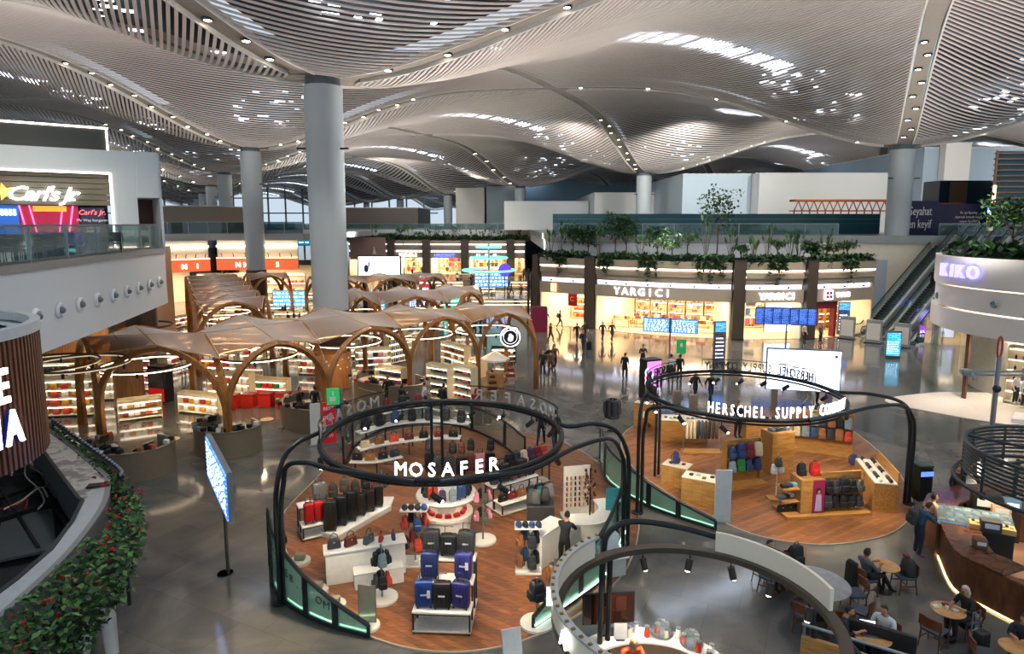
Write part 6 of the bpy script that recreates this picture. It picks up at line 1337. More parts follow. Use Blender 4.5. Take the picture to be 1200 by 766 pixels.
x, y = at(717, 505); o = thing('jacket_rail', 'round rail of dark navy jackets left of the oak shelf block', 'clothes rack', (x, y, 0)); MB().tube([(0, 0, 0), (0, 0, 1.6)], .025, 6).lathe([(0, 0), (.25, 0), (.25, .03)], 14).build('stand', STEEL, o)
for k in range(5): t = k*1.25; put('jacket', garment('17191d' if k % 2 else '30343c', 0), o, (.25*math.cos(t), .25*math.sin(t), 1.65), t+PI/2, sc=1.15)
x, y = at(800, 560)
x, y = at(822, 530); o = thing('clothes_rail', 'clothes rail with cream quilted coats and dark jackets on a square base', 'clothes rack', (x, y, Z0), -.05)
MB().tube([(-.8, 0, .05), (-.8, 0, 1.5), (.8, 0, 1.5), (.8, 0, .05)], .02, 5).build('rail', STEEL, o); MB().rbox((0, 0, .03), (1.7, .6, .06), .01).build('base_plate', OAK, o)
for k, c in enumerate(('e6d7b4', 'e6d7b4', 'e6d7b4', '30343c', '2e4a78', '3a3d40', '2c2e28', '4a4436', '5a5040')): q = put('coat', garment(c, 0), o, (-.65+.16*k, 0, 1.45), PI/2-.3, sc=.95)
x, y = at(909, 585); o = thing('bag_pole', 'slim white pole with white and olive bags hanging near the shop centre', 'display stand', (x, y, Z0)); MB().tube([(0, 0, 0), (0, 0, 1.7)], .02, 6).build('pole', WHITE, o); MB().rbox((0, 0, .03), (.6, .4, .06), .01).build('base_plate', OAK, o)
for k, (c, z) in enumerate((('f3ede0', .95), ('515a4a', 1.25), ('d8d8d8', 1.0))): backpack(x+.12*(k-1), y-.1*(k % 2), Z0+z, .4*k, c, '%s bag hanging on the slim white pole' % BN[c], 'bags on the slim white pole', .8)
x, y = at(976, 560); q = backpack(at(974, 548)[0]+.9, at(974, 548)[1], Z0+.1, .3, '2a3a6a', 'royal blue bag at the end of the long rear display', None, 1)
x, y = at(895, 516); o = thing('service_desk', 'dark stocked desk behind the colourful backpack display with caps and bags', 'counter', (x, y, Z0)); MB().rbox((0, 0, .5), (1.9, .6, 1.0), .02).build('body', OAK, o)
for k in range(6): cap(x-.8+.3*k, y, Z0+1.0, .5*k, ['17191d', '30343c', '7a8a90'][k % 3], '%s cap on the rear stocked desk, %s from the left' % (BN[['17191d', '30343c', '7a8a90'][k % 3]], ORD[k]), 'caps on the rear desk')
# grey perforated panel beside the entrance counter
x, y = at(846, 612); o = thing('perforated_panel', 'tall light grey perforated panel standing beside the entrance counter', 'panel', (x, y, 0), .0); MB().bx(-.27, .27, -.03, .03, .05, 1.85).build('panel', mat('b9c0c4', .4), o); MB().bx(-.3, .3, -.1, .1, 0, .05).build('foot', STEEL, o)
# ---------------------------------------------------------------- people
SKIN = mat('b98668', .55, vary=.05); SKIND = mat('8a5d44', .55, vary=.05); HAIR = {'black': mat('1a1614', .6), 'brown': mat('3a261a', .6), 'grey': mat('b9b2a6', .6), 'blond': mat('c9a878', .6), 'scarf': mat('8e1c22', .7)}
def head_mb(mb, c, mi_skin, mi_eye, s=1.0, tilt=0):
    """face towards -Y"""
    k = len(mb.v); o = MB(); n, m = 18, 14
    for i in range(n):
        w = 2*PI*i/n
        for q in range(m+1):
            t = PI*q/m; x = math.sin(t)*math.cos(w)*.076; y = math.sin(t)*math.sin(w)*.096; z = -math.cos(t)*.118
            f = max(0, -math.sin(w))*math.sin(t)
            if z < -.03: x *= 1-(-z-.03)*2.6; y = y*(1-(-z-.03)*1.2) - (.012 if f > .6 else 0)
            if f > .93 and -.045 < z < .01: y -= .018
            if f > .75 and .0 < z < .035 and abs(x) > .012: y += .008
            if f > .8 and -.075 < z < -.055: y -= .005
            o.v.append((x, y, z))
    for i in range(n):
        j = (i+1) % n
        for q in range(m): o.f.append((i*(m+1)+q, j*(m+1)+q, j*(m+1)+q+1, i*(m+1)+q+1)); o.m.append(0)
    for sx in (-1, 1):
        o.ell((sx*.03, -.086, .012), (.011, .007, .006), 8, 5, 1); o.ell((sx*.078, .005, -.005), (.01, .022, .032), 8, 5, 0)
    o.ell((0, -.09, -.066), (.024, .006, .007), 8, 5, 2)
    M = Matrix.Translation(c) @ Matrix.Rotation(tilt, 4, 'X') @ Matrix.Scale(s, 4)
    kk = len(mb.v); mb.v += [tuple(M @ Vector(v)) for v in o.v]; mb.f += [tuple(kk+i for i in f) for f in o.f]; mb.m += [(mi_skin, mi_eye, 4)[t] for t in o.m]
PM = {}
def pose_mesh(key, P):
    """P: dict of joints. one skinned surface, coloured by region: 0 skin 1 top 2 trousers 3 shoes 4 dark"""
    if key in PM: return PM[key]
    J = [Vector(v) for v in ()]; V = []; E = []; RR = []; TG = []
    def add(p, r, parent, tag_):
        r = r*(1.22 if tag_ in (1, 2) else 1.1 if r > .02 else 1)
        V.append(Vector(p)); RR.append(r); TG.append(tag_)
        if parent is not None: E.append((parent, len(V)-1))
        return len(V)-1
    pel = add(P['pelvis'], .135, None, 2); pv = Vector(P['pelvis']); nk = Vector(P['neck'])
    s1 = add(pv.lerp(nk, .3), .125, pel, 1); s2 = add(pv.lerp(nk, .62), .15, s1, 1); s3 = add(pv.lerp(nk, .88), .12, s2, 1); n0 = add(nk, .06, s3, 0); add(Vector(P['head'])-Vector((0, 0, .06)), .055, n0, 0)
    for s, L in ((-1, 'l'), (1, 'r')):
        hip, knee, ank, toe = [Vector(P[L+'_'+x]) for x in ('hip', 'knee', 'ankle', 'toe')]
        a = add(hip, .1, pel, 2); b = add(hip.lerp(knee, .5), .082, a, 2); c = add(knee, .06, b, 2); d = add(knee.lerp(ank, .4), .058, c, 2); e = add(ank, .042, d, 2); f = add(ank.lerp(toe, .45)-Vector((0, 0, .02)), .045, e, 3); add(toe, .038, f, 3)
        sh, el, wr = [Vector(P[L+'_'+x]) for x in ('shoulder', 'elbow', 'wrist')]
        a = add(sh, .068, s3, 1); b = add(sh.lerp(el, .5), .052, a, 1); c = add(el, .043, b, 1); d = add(el.lerp(wr, .5), .038, c, 1); w = add(wr, .027, d, 0)
        dr = (wr-el).normalized(); hand = Vector(P.get(L+'_hand', dr)); hand.normalize(); side = hand.cross(Vector((0, 0, 1)) if abs(hand.z) < .8 else Vector((0, 1, 0))).normalized()
        palm = add(wr+hand*.06, .03, w, 0)
        bend = Vector((0, 0, -1)) if abs(hand.z) < .8 else Vector((0, -1, 0))
        for k, ln in enumerate((.07, .08, .075, .058)):
            k0 = add(wr+hand*.095+side*(k-1.5)*.021, .0095, palm, 0); k1 = add(wr+hand*(.095+ln*.55)+side*(k-1.5)*.023+bend*.01, .0085, k0, 0); add(wr+hand*(.095+ln*.85)+side*(k-1.5)*.023+bend*.03, .0075, k1, 0)
        t0 = add(wr+hand*.035+side*.04*s, .0105, w, 0); add(wr+hand*.075+side*.062*s+bend*.01, .009, t0, 0)
    me = bpy.data.meshes.new('body'); me.from_pydata([tuple(v) for v in V], E, []); ob = bpy.data.objects.new('tmp', me); COL.objects.link(ob)
    sk = ob.modifiers.new('s', 'SKIN'); sk.use_smooth_shade = True; sk.branch_smoothing = .6; su = ob.modifiers.new('u', 'SUBSURF'); su.levels = 1; su.render_levels = 1
    sv = me.skin_vertices[0].data
    for i, r in enumerate(RR): sv[i].radius = (r, r*(.72 if TG[i] == 1 and i in (s1, s2, s3) else 1)); sv[i].use_root = (i == 0)
    for i in (s1, s2, s3, pel): sv[i].radius = (RR[i]*1.1, RR[i]*.75)
    bpy.context.view_layer.update(); dg = bpy.context.evaluated_depsgraph_get(); m2 = bpy.data.meshes.new_from_object(ob.evaluated_get(dg)); bpy.data.objects.remove(ob)
    mb = MB(); mb.v = [tuple(v.co) for v in m2.vertices]; mb.f = [tuple(p.vertices) for p in m2.polygons]
    segs = [(V[a], V[b], TG[b]) for a, b in E]
    for p in m2.polygons:
        c = p.center; best = 9; t_ = 1
        for a, b, tg in segs:
            ab = b-a; t = max(0, min(1, (c-a).dot(ab)/max(1e-9, ab.length_squared))); dd = (c-a-ab*t).length
            if dd < best: best = dd; t_ = tg
        mb.m.append(t_)
    head_mb(mb, P['head'], 0, 4, 1.0, P.get('tilt', 0))
    # jacket hem and collar
    PM[key] = mb.mesh('body', [mat('b98668')]*5, smooth=180); bpy.data.meshes.remove(m2)
    return PM[key]
def std(kind):
    P = dict(pelvis=(0, 0, .95), neck=(0, -.01, 1.47), head=(0, -.03, 1.62), l_hip=(-.1, 0, .9), r_hip=(.1, 0, .9), l_knee=(-.11, -.02, .5), r_knee=(.11, -.02, .5), l_ankle=(-.12, .02, .09), r_ankle=(.12, .02, .09), l_toe=(-.13, -.15, .035), r_toe=(.13, -.15, .035),
             l_shoulder=(-.19, 0, 1.40), r_shoulder=(.19, 0, 1.40), l_elbow=(-.25, .03, 1.13), r_elbow=(.25, .03, 1.13), l_wrist=(-.25, -.06, .89), r_wrist=(.25, -.06, .89))
    if kind == 'walk': P.update(l_knee=(-.1, -.2, .54), l_ankle=(-.11, -.22, .12), l_toe=(-.11, -.40, .07), r_knee=(.1, .06, .52), r_ankle=(.11, .32, .16), r_toe=(.11, .20, .04), l_elbow=(-.24, .16, 1.15), l_wrist=(-.24, .1, .92), r_elbow=(.24, -.1, 1.15), r_wrist=(.22, -.28, 1.0))
    if kind == 'phone': P.update(r_elbow=(.26, -.06, 1.15), r_wrist=(.1, -.27, 1.28), l_elbow=(-.26, -.04, 1.14), l_wrist=(-.08, -.27, 1.22), tilt=.35)
    if kind == 'reach': P.update(neck=(0, -.14, 1.44), head=(0, -.22, 1.57), r_shoulder=(.19, -.12, 1.37), l_shoulder=(-.19, -.12, 1.37), r_elbow=(.24, -.3, 1.18), r_wrist=(.14, -.52, 1.08), l_elbow=(-.24, -.28, 1.18), l_wrist=(-.12, -.5, 1.08), tilt=.4)
    if kind == 'push': P.update(r_elbow=(.24, -.14, 1.14), r_wrist=(.18, -.38, 1.05), l_elbow=(-.24, -.14, 1.14), l_wrist=(-.18, -.38, 1.05), l_knee=(-.1, -.2, .54), l_ankle=(-.11, -.22, .12), l_toe=(-.11, -.40, .07), r_knee=(.1, .06, .52), r_ankle=(.11, .3, .16), r_toe=(.11, .18, .04))
    if kind == 'sit': P.update(pelvis=(0, 0, .56), neck=(0, -.06, 1.06), head=(0, -.12, 1.21), l_hip=(-.1, -.04, .54), r_hip=(.1, -.04, .54), l_knee=(-.12, -.44, .54), r_knee=(.12, -.44, .54), l_ankle=(-.12, -.42, .1), r_ankle=(.12, -.42, .1), l_toe=(-.13, -.58, .035), r_toe=(.13, -.58, .035),
             l_shoulder=(-.19, -.05, .99), r_shoulder=(.19, -.05, .99), l_elbow=(-.25, -.14, .76), r_elbow=(.25, -.14, .76), l_wrist=(-.12, -.36, .84), r_wrist=(.12, -.36, .84), tilt=.3)
    if kind == 'sitback': P = std('sit'); P.update(neck=(0, .04, 1.06), head=(0, 0, 1.21), l_shoulder=(-.19, .03, .99), r_shoulder=(.19, .03, .99), l_knee=(-.12, -.46, .56), r_knee=(.12, -.46, .56), l_ankle=(-.16, -.74, .1), r_ankle=(.12, -.6, .1), l_toe=(-.18, -.9, .06), r_toe=(.13, -.76, .035))
    return P
def person(x, y, z, a, kind, lab, top='24262a', leg='1e2024', hair='black', skin=SKIN, shoe='1a1a1c', h=1.0, bag=None, long_=False, hat=None, group=None, coat=False):
    o = thing('person', lab, 'person', (x, y, z), a, group); K = std(kind)
    b = put('body', pose_mesh(kind, K), o, sc=h)
    for i, m in enumerate((skin, mat(top, .75, vary=.2), mat(leg, .75, vary=.2), mat(shoe, .5), mat('3a1c18', .5))): b.material_slots[i].link = 'OBJECT'; b.material_slots[i].material = m
    hc = Vector(K['head']); tl = K.get('tilt', 0)
    def hairf():
        mb = MB(); k = MB(); prof = [(math.sin(PI*q/9)*1.0, -math.cos(PI*q/9)) for q in range(10)]; k.lathe(prof, 16)
        vs = []
        for v in k.v:
            x_, y_, z_ = v[0]*.086, v[1]*.106, v[2]*.126+.008
            if y_ < -.03 and z_ < .075: y_ *= .35; x_ *= .8; z_ = max(z_, -.02)
            low = -.05 if not long_ else -.17
            if z_ < low or (z_ < -.06 and not long_): z_ = low
            if long_ and z_ < -.02: x_ *= 1.25; y_ = max(y_, -.02)*1.1+.01; z_ *= 1.6
            vs.append((x_, y_, z_))
        k.v = vs; return k.mesh('hair', mat('111111'))
    hm = put('hair', cached(('hair', long_), hairf), o, tuple(hc*h), rot=(tl, 0, 0), sc=h); hm.material_slots[0].link = 'OBJECT'; hm.material_slots[0].material = HAIR[hair]
    if bag: put('backpack', cached(('pb', bag), lambda: MB().rbox((0, 0, 0), (.32, .2, .46), .08, taper=.85, dome=.04).rbox((0, .11, -.06), (.24, .06, .22), .03).mesh('b', mat(bag, .7))), o, (0, .2*h+(.04 if kind == 'reach' else 0), 1.22*h if 'sit' not in kind else .8), sc=h)
    if coat:
        def cf():
            mb = MB(); z0 = K['pelvis'][2]; mb.lathe([(.20, -.32), (.19, -.1), (.165, .1), (.17, .28), (.12, .42)], 16, sy=.72); return mb.mesh('coat', mat('111111'))
        c = put('coat', cached(('coat', K['pelvis'][2] < .8), cf), o, (0, 0, K['pelvis'][2]*h), sc=h); c.material_slots[0].link = 'OBJECT'; c.material_slots[0].material = mat(top, .8, vary=.2)
    return o
def pat(px, py, *a_, **k_):
    x, y = at(px, py); return person(x, y, k_.pop('z', 0), *a_, **k_)
F_, B_A = 0, PI   # facing the camera / away
pat(661, 668, 2.7, 'reach', 'man in black shirt and trousers standing at the white cash desk, seen from behind', z=.025, top='14171c', leg='101114')
pat(634, 522, 2.9, 'walk', 'person in dark jacket walking, left of a pair behind the luggage shop', top='22262c')
pat(650, 524, 3.3, 'walk', 'person in dark green jacket walking, right of the pair behind the luggage shop', top='26382e', leg='1e2630', bag='17191d')
q = at(558, 494); person(q[0], q[1], 0, 2.8, 'push', 'woman in a red hooded coat and blue jeans pushing a dark suitcase', top='9e1c20', leg='27406a', hair='scarf', long_=True, coat=True)
suitcase(q[0]+.15, q[1]-.6, 0, 0, '17191d', 'black suitcase pushed by the woman in red', None, h=.7); suitcase(q[0]+.6, q[1]-.45, 0, .1, '1c2024', 'second black suitcase beside the woman in red', None, h=.66)
pat(520, 487, 2.4, 'stand', 'person in black coat with a bag at the sunglass stands', top='15171a', leg='1e2024', bag='15171a', coat=True)
pat(498, 485, 1.8, 'walk', 'person in white shirt and dark trousers beside the fourth canopy foot', top='cfd2d4', leg='1c1e22')
pat(732, 444, 2.6, 'stand', 'person in dark coat standing left of the pink screen', top='1a1c20', coat=True)
pat(753, 432, 0, 'phone', 'person reading a phone behind the pink screen', top='34322e', leg='24262a')
pat(786, 446, 3.0, 'stand', 'person in white top with a trolley, left of the green info post', top='dfe2e6', leg='2a3442')
pat(796, 446, 3.2, 'stand', 'person in dark clothes standing by the green info post', top='24262a', leg='24262a')
pat(814, 470, .4, 'walk', 'person in black with suitcases seen through the backpack shop ring', top='121418'); pat(832, 472, .2, 'walk', 'person in dark blue jeans walking behind the backpack shop ring', top='15181e', leg='26385a')
x, y = at(793, 474); suitcase(x, y, 0, .3, '9a8a72', 'beige suitcase beside the left group behind the ring', None, h=.75); x, y = at(812, 480); suitcase(x, y, 0, .1, 'a89880', 'large tan suitcase pulled behind the backpack shop ring', None, h=.8)
pat(864, 512, .3, 'stand', 'assistant in black standing by the rear stocked desk of the backpack shop', top='141618', leg='141618')
pat(948, 478, 1.2, 'walk', 'person in pale pink top in front of the large white screen', top='d8b4b0', leg='c8c4c0'); pat(957, 474, 1.2, 'stand', 'dark dressed person with cart right of the pale pink top', top='202226')
pat(706, 400, .4, 'walk', 'person in black walking, left of a couple before the clothes shop', top='15171a'); pat(717, 400, .4, 'walk', 'person in black walking, right of the couple before the clothes shop', top='1a1c20')
pat(676, 402, .4, 'walk', 'dark dressed person left of the group at the first pillar', top='15171a'); pat(685, 400, .3, 'walk', 'dark dressed person right of the group at the first pillar', top='202226'); pat(683, 412, .3, 'walk', 'person in dark blue pulling a black suitcase before the first pillar', top='24303c', leg='1c2430', bag='2a2c30')
x, y = at(690, 410); suitcase(x, y, 0, .2, '15171a', 'black suitcase pulled before the first pillar', None, h=.65)
pat(656, 384, 1.5, 'walk', 'person in dark clothes with a bag passing the red flag shop', top='1a2026', bag='5a4a30'); pat(640, 385, .2, 'walk', 'person walking beside the crimson cabinet, right', top='15171a'); pat(634, 384, .4, 'walk', 'person in blue beside the crimson cabinet, left', top='24426a', leg='1c2430')
pat(642, 426, -1.2, 'walk', 'person in white jacket walking behind the round black logo', top='d8d8d4', leg='1c1e22'); pat(650, 432, .2, 'push', 'person with a crimson suitcase behind the canopy right foot', top='6a5048', leg='2a2224')
pat(636, 440, -.4, 'stand', 'person in dark grey by the last canopy foot', top='202224', leg='1a1a1c'); pat(645, 440, 3, 'walk', 'person in brown leaving the last canopy foot', top='6a4a34', leg='3a3430')
pat(645, 402, 2, 'walk', 'person in dark clothes near the crimson cabinet further right', top='24262a')
pat(961, 402, .5, 'stand', 'person in grey under the departure board right end', top='5a6064', leg='1c1e22'); pat(942, 402, .5, 'stand', 'person in light clothes below the departure board', top='b4a898', leg='202226')
x = 32.1-math.sin(ea)*8.0; y = 54.6+math.cos(ea)*8.0; person(x, y, 4.13, ea+PI, 'stand', 'person in black riding up the middle escalator', top='15171a')
x, y = at(1071, 384, 2.0)
pat(1075, 650, .3, 'reach', 'person in teal jacket and tracksuit with large grey backpack leaning on the cafe counter', top='1f4a66', leg='14203a', bag='2c3438', shoe='7a4a8a', h=1.0).rotation_euler = (0, 0, 1.5)
pat(1089, 640, 1.5, 'stand', 'person in striped black and cream top behind the one with the backpack', top='c9a880', leg='17191d')
pat(1137, 572, -1.3, 'walk', 'person in brown coat passing the louvred ring', top='4a3a30', leg='17191d', coat=True)
# cashiers and customers
pat(352, 492, 1.5, 'stand', 'cashier in black seen over the checkout beside the red banner', top='15171a'); pat(370, 490, 2.8, 'stand', 'customer in dark shirt standing over the checkout by the red banner', top='1a1c1e', skin=SKIND)
pat(396, 505, 3.1, 'stand', 'person in bright blue jacket behind the green info sign', top='1f4a8a', leg='2a4a80')
pat(455, 476, .4, 'stand', 'cashier in black behind the long checkout, centre', top='15171a'); pat(470, 478, 2.4, 'sit', 'seated cashier with pony tail at the right of the long checkout', top='1a1a1e', hair='brown', long_=True)
pat(215, 437, 0, 'reach', 'shopper in black left of the rear canopy', top='15171a', leg='e0dcd8')
for k, (px, py) in enumerate(((338, 386), (345, 384), (352, 388), (362, 384), (247, 386), (240, 384), (262, 384), (335, 372), (357, 365), (530, 395), (556, 395), (563, 393))):
    pat(px, py, random.uniform(0, 6), pick(['stand', 'walk']), 'distant shopper in %s clothes, %s in the area left of and behind the big column' % (pick(['dark', 'black', 'grey']), ORD[k]), top=pick(['15171a', '24262a', '3a3e44', '6a2024']), group='distant shoppers by the big column')
cr = random.Random(4); cnt = 0
for k in range(70):
    px = cr.uniform(435, 640); py = cr.uniform(322, 352)
    if k > 54: px = cr.uniform(215, 290); py = cr.uniform(328, 340)
    person(*at(px, py), 0, cr.uniform(0, 6), cr.choice(['stand', 'walk']), 'tiny figure in the distant crowd before the far shops' if k <= 54 else 'tiny figure in the distant crowd under the orange bands', top=cr.choice(['15171a', '24262a', '2e4a78', '7b1e2a', '5a6064', 'd8d8d4', '3a4a40']), leg=cr.choice(['1c1e22', '2a3442']), hair=cr.choice(['black', 'brown', 'grey']), group='distant crowd before the far shops' if k <= 54 else 'distant crowd by the orange bands')

# ---------------------------------------------------------------- signs and screens
def screen_mat(base, e=2.2, kind='rows'):
    key = ('scr', base, e, kind)
    if key in MC: return MC[key]
    m = bpy.data.materials.new('display'); m.use_nodes = True; nt = m.node_tree; b = nt.nodes['Principled BSDF']; c = lin(base)
    tc = nt.nodes.new('ShaderNodeTexCoord'); br = nt.nodes.new('ShaderNodeTexBrick'); sc = {'rows': (6, 0.5), 'cols': (1.2, .3), 'blobs': (1, 1)}[kind]
    br.inputs['Scale'].default_value = 1; br.inputs['Brick Width'].default_value = .42 if kind == 'rows' else .3; br.inputs['Row Height'].default_value = .11; br.inputs['Mortar Size'].default_value = .022
    br.inputs['Color1'].default_value = (*[min(1, x*1.9+.08) for x in c], 1); br.inputs['Color2'].default_value = (*c, 1); br.inputs['Mortar'].default_value = (*[x*.55 for x in c], 1)
    mp = nt.nodes.new('ShaderNodeMapping'); mp.inputs['Rotation'].default_value = (PI/2, 0, 0); nt.links.new(tc.outputs['Object'], mp.inputs[0]); nt.links.new(mp.outputs[0], br.inputs['Vector'])
    nt.links.new(br.outputs['Color'], b.inputs['Emission Color']); b.inputs['Emission Strength'].default_value = e; b.inputs['Base Color'].default_value = (.02, .02, .03, 1); MC[key] = m; return m
def rows_text(parent, x0, x1, z0, z1, rows, m, y=-.05):
    mb = MB(); rnd = random.Random(int(x0*100))
    for r in range(rows):
        z = z1-(z1-z0)*(r+.5)/rows; h = (z1-z0)/rows*.3; x = x0
        while x < x1-.1:
            w = rnd.uniform(.06, .3)*(x1-x0)/2; mb.bx(x, min(x1, x+w), y-.005, y, z-h/2, z+h/2); x += w+.05*(x1-x0)+.03
    mb.build('display_text', m, parent)
TXT = mat('dfeaff', emit=4)
def panel_sign(name, cat, lab, px, py, z0, w, h, a, col, e, pole=True, rows=7, two=False, depth=.14):
    x, y = at(px, py); o = thing(name, lab, cat, (x, y, 0), a)
    MB().bx(-w/2-.06, w/2+.06, -depth/2, depth/2, z0-.06, z0+h+.06).build('casing', mat('8f9498', .35, .5), o)
    MB().bx(-w/2, w/2, -depth/2-.03, -depth/2, z0, z0+h).build('screen', screen_mat(col, e), o)
    rows_text(o, -w/2+.08, w/2-.08, z0+.08, z0+h-.08, rows, TXT, -depth/2-.035)
    if pole: MB().tube([(-.07, 0.08, 0), (-.07, .08, z0+h)], .04, 6).tube([(.07, .08, 0), (.07, .08, z0+h)], .04, 6).build('pole', mat('6c6258', .35, .6), o); MB().lathe([(0, .0), (.22, 0), (.22, .03)], 14).build('foot', STEEL, o)
    return o
# near blue flight screen, seen almost edge on
panel_sign('flight_screen', 'screen', 'blue flight information screen on a twin pole seen nearly edge on, near left', 264, 672, 2.35, 3.6, 1.25, -1.0, '2a5fd8', 3.0, True, 9)
x, y = at(784, 428); o = thing('flight_screen', 'pair of light blue flight screens on one steel post before the clothes shop', 'screen', (x, y, 0), -.32); MB().tube([(0, .1, 0), (0, .1, 3.4)], .06, 8).build('pole', STEEL, o)
for k in (-1, 1):
    MB().bx(k*.97-.93, k*.97+.93, -.06, .06, 2.35, 3.4).build('casing', BLACK, o); MB().bx(k*.97-.9, k*.97+.9, -.09, -.06, 2.38, 3.37).build('screen', screen_mat('4a90f0', 1.5), o); rows_text(o, k*.97-.8, k*.97+.8, 2.43, 3.3, 7, TXT, -.1)
x, y = at(918, 424); o = thing('departure_board', 'long dark blue departure board of seven columns on a thin post', 'board', (x, y, 0), -.2)
MB().bx(-2.1, 2.1, -.1, .1, 2.75, 4.0).build('casing', BLACK, o); MB().tube([(.1, .05, 0), (.1, .05, 2.8)], .06, 8).build('pole', STEEL, o)
for k in range(7):
    MB().bx(-2.06+k*.59, -1.52+k*.59, -.13, -.1, 2.8, 3.95).build('screen', screen_mat('16409a', 1.6, 'rows'), o); rows_text(o, -2.03+k*.59, -1.55+k*.59, 2.85, 3.9, 10, mat('5a90e0', emit=2.4), -.135)
def totem(px, py, w, h, col, e, lab, a=0, blue_top=True, cat='sign', z0=.25):
    x, y = at(px, py); o = thing('information_totem', lab, cat, (x, y, 0), a); MB().rbox((0, 0, h/2), (w+.12, .25, h), .02).build('casing', mat('70706c', .4), o)
    MB().bx(-w/2, w/2, -.15, -.125, z0, h-.12 if not blue_top else h*.72).build('screen', screen_mat(col, e), o)
    if blue_top: MB().bx(-w/2, w/2, -.15, -.125, h*.76, h-.08).build('header_screen', screen_mat('2f78e8', 2.6), o)
    rows_text(o, -w/2+.05, w/2-.05, z0+.1, h*.65, 6, TXT, -.155); return o
totem(842, 426, .75, 3.1, '20242c', 1.5, 'tall dark information totem with blue header right of the pair of flight screens', .1)
totem(987, 392, .9, 3.0, '14305a', 1.6, 'information totem with blue header in front of the toy shelves', -.1)
totem(1045, 420, .95, 2.1, '2a98c8', 2.2, 'cyan touch screen totem at the escalator foot', -.15, False)
totem(1085, 400, 1.3, 1.5, '7a30a0', 1.8, 'purple low screens by the right escalator', -.1, False)
x, y = at(1104, 392); o = thing('wall_screen', 'violet white angled screen under the pavilion corner', 'screen', (x, y, 0), -.25); MB().bx(-1.0, 1.0, -.06, .06, 1.0, 2.1).build('casing', BLACK, o); MB().bx(-.96, .96, -.08, -.06, 1.04, 2.06).build('screen', mat('9a8cff', emit=3.2), o); MB().tube([(0, 0, 0), (0, 0, 1.0)], .06, 6).build('pole', BLACK, o); rows_text(o, -.8, .8, 1.2, 1.9, 4, mat('f4f0ff', emit=5), -.085)
x, y = at(1080, 388); o = thing('flight_screen', 'row of three small blue screens hanging beside the escalators', 'screen', (x, y, 0), -.2)
for k in range(3): MB().bx(-1.3+k*.9, -.45+k*.9, -.05, .05, 2.3, 2.9).build('screen', screen_mat('2458a8', 1.8), o)
MB().tube([(0, .08, 0), (0, .08, 2.4)], .05, 6).build('pole', STEEL, o)
# pink advertising screen, rotated
x, y = at(763, 466); o = thing('advertising_screen', 'upright pink and violet advertising screen in a black casing', 'screen', (x, y, 0), .38)
MB().rbox((0, .15, 1.15), (1.05, .75, 2.3), .03).build('casing', mat('101214', .3), o); sc_ = MB().bx(-.47, .47, -.25, -.23, .15, 2.2).build('screen', mat('d070d0', emit=2.2), o)
mb = MB()
for k in range(3): mb.tube([(-.3+.3*math.cos(t/3+k), -.26, 1.0+.3*k+.25*math.sin(t/3+k)) for t in range(12)], .035, 5, mi=k % 2)
mb.build('picture', [mat('a0d8ff', emit=3), mat('ff90b0', emit=3)], o)
# big bright white screen behind the ring + its post
x, y = at(938, 482); o = thing('advertising_screen', 'large glowing white screen with faint grey text behind the backpack shop ring', 'screen', (x, y, 0), -.22)
MB().bx(-1.85, 1.85, -.1, .12, 1.15, 3.4).build('casing', mat('4a5a6a', .4), o); MB().bx(-1.8, 1.8, -.13, -.1, 1.2, 3.35).build('screen', mat('dbe7fb', emit=3.6), o); MB().bx(-1.5, -1.2, -.1, .3, 0, 1.2).bx(1.2, 1.5, -.1, .3, 0, 1.2).build('foot', STEEL, o)
mb = MB(); mb.bx(-1.4, -.2, -.135, -.13, 2.55, 2.6).bx(-1.4, .2, -.135, -.13, 2.4, 2.44).bx(-1.4, 0, -.135, -.13, 2.25, 2.29).bx(1.5, 1.65, -.135, -.13, 3.0, 3.15).build('display_text', mat('8a9ab0', .5), o)
# green exit signs, red banner, crimson cabinet, round logo
x, y = at(403, 535); o = thing('information_post', 'steel post with green exit sign beside the ring left rear', 'post', (x, y, 0), .2); MB().tube([(0, 0, 0), (0, 0, 3.05)], .06, 8).build('pole', STEEL, o)
q = MB().bx(-.62, -.1, -.05, .05, 2.35, 3.05).build('green_sign', mat('1f9a50', emit=.9), o); MB().bx(-.5, -.25, -.06, -.05, 2.5, 2.7).tube([(-.36, -.06, 2.75), (-.36, -.06, 2.95)], .04, 6).build('pictogram', WT, q)
x, y = at(797, 444); o = thing('information_post', 'slim post with green sign behind the backpack shop', 'post', (x, y, 0), .0); MB().tube([(0, 0, 0), (0, 0, 2.6)], .05, 8).build('pole', STEEL, o); MB().bx(-.3, .3, -.05, .05, 1.7, 2.6).build('green_sign', mat('1f8a48', emit=.8), o); MB().ell((0, -.06, 2.25), (.1, .02, .16)).build('pictogram', WT, o)
x, y = at(378, 522); o = thing('roll_up_banner', 'red promotional banner with white offers beside a white panel, at the checkout', 'banner', (x, y, 0), .35)
MB().bx(0, .62, -.03, .03, .1, 2.0).build('red_panel', mat('c01828', emit=.25), o); MB().bx(-.5, -.05, -.03, .03, .1, 2.0).build('white_panel', WHITE, o); MB().bx(-.55, .67, -.15, .15, 0, .1).build('foot', STEEL, o)
for k, s in enumerate(('BEST', 'DEAL', '%50', '%30')): text(s, .22, WT, o, (.31, -.04, 1.65-k*.42), ext=.004)
x, y = at(632, 388); o = thing('crimson_cabinet', 'crimson box cabinet standing alone between canopy and shops', 'cabinet', (x, y, 0)); MB().rbox((0, 0, 1.15), (1.5, .9, 2.3), .04).build('body', mat('7a1436', .4), o); MB().rbox((0, -.0, 2.32), (1.4, .8, .06), .02).build('lid', mat('5a1028', .4), o)
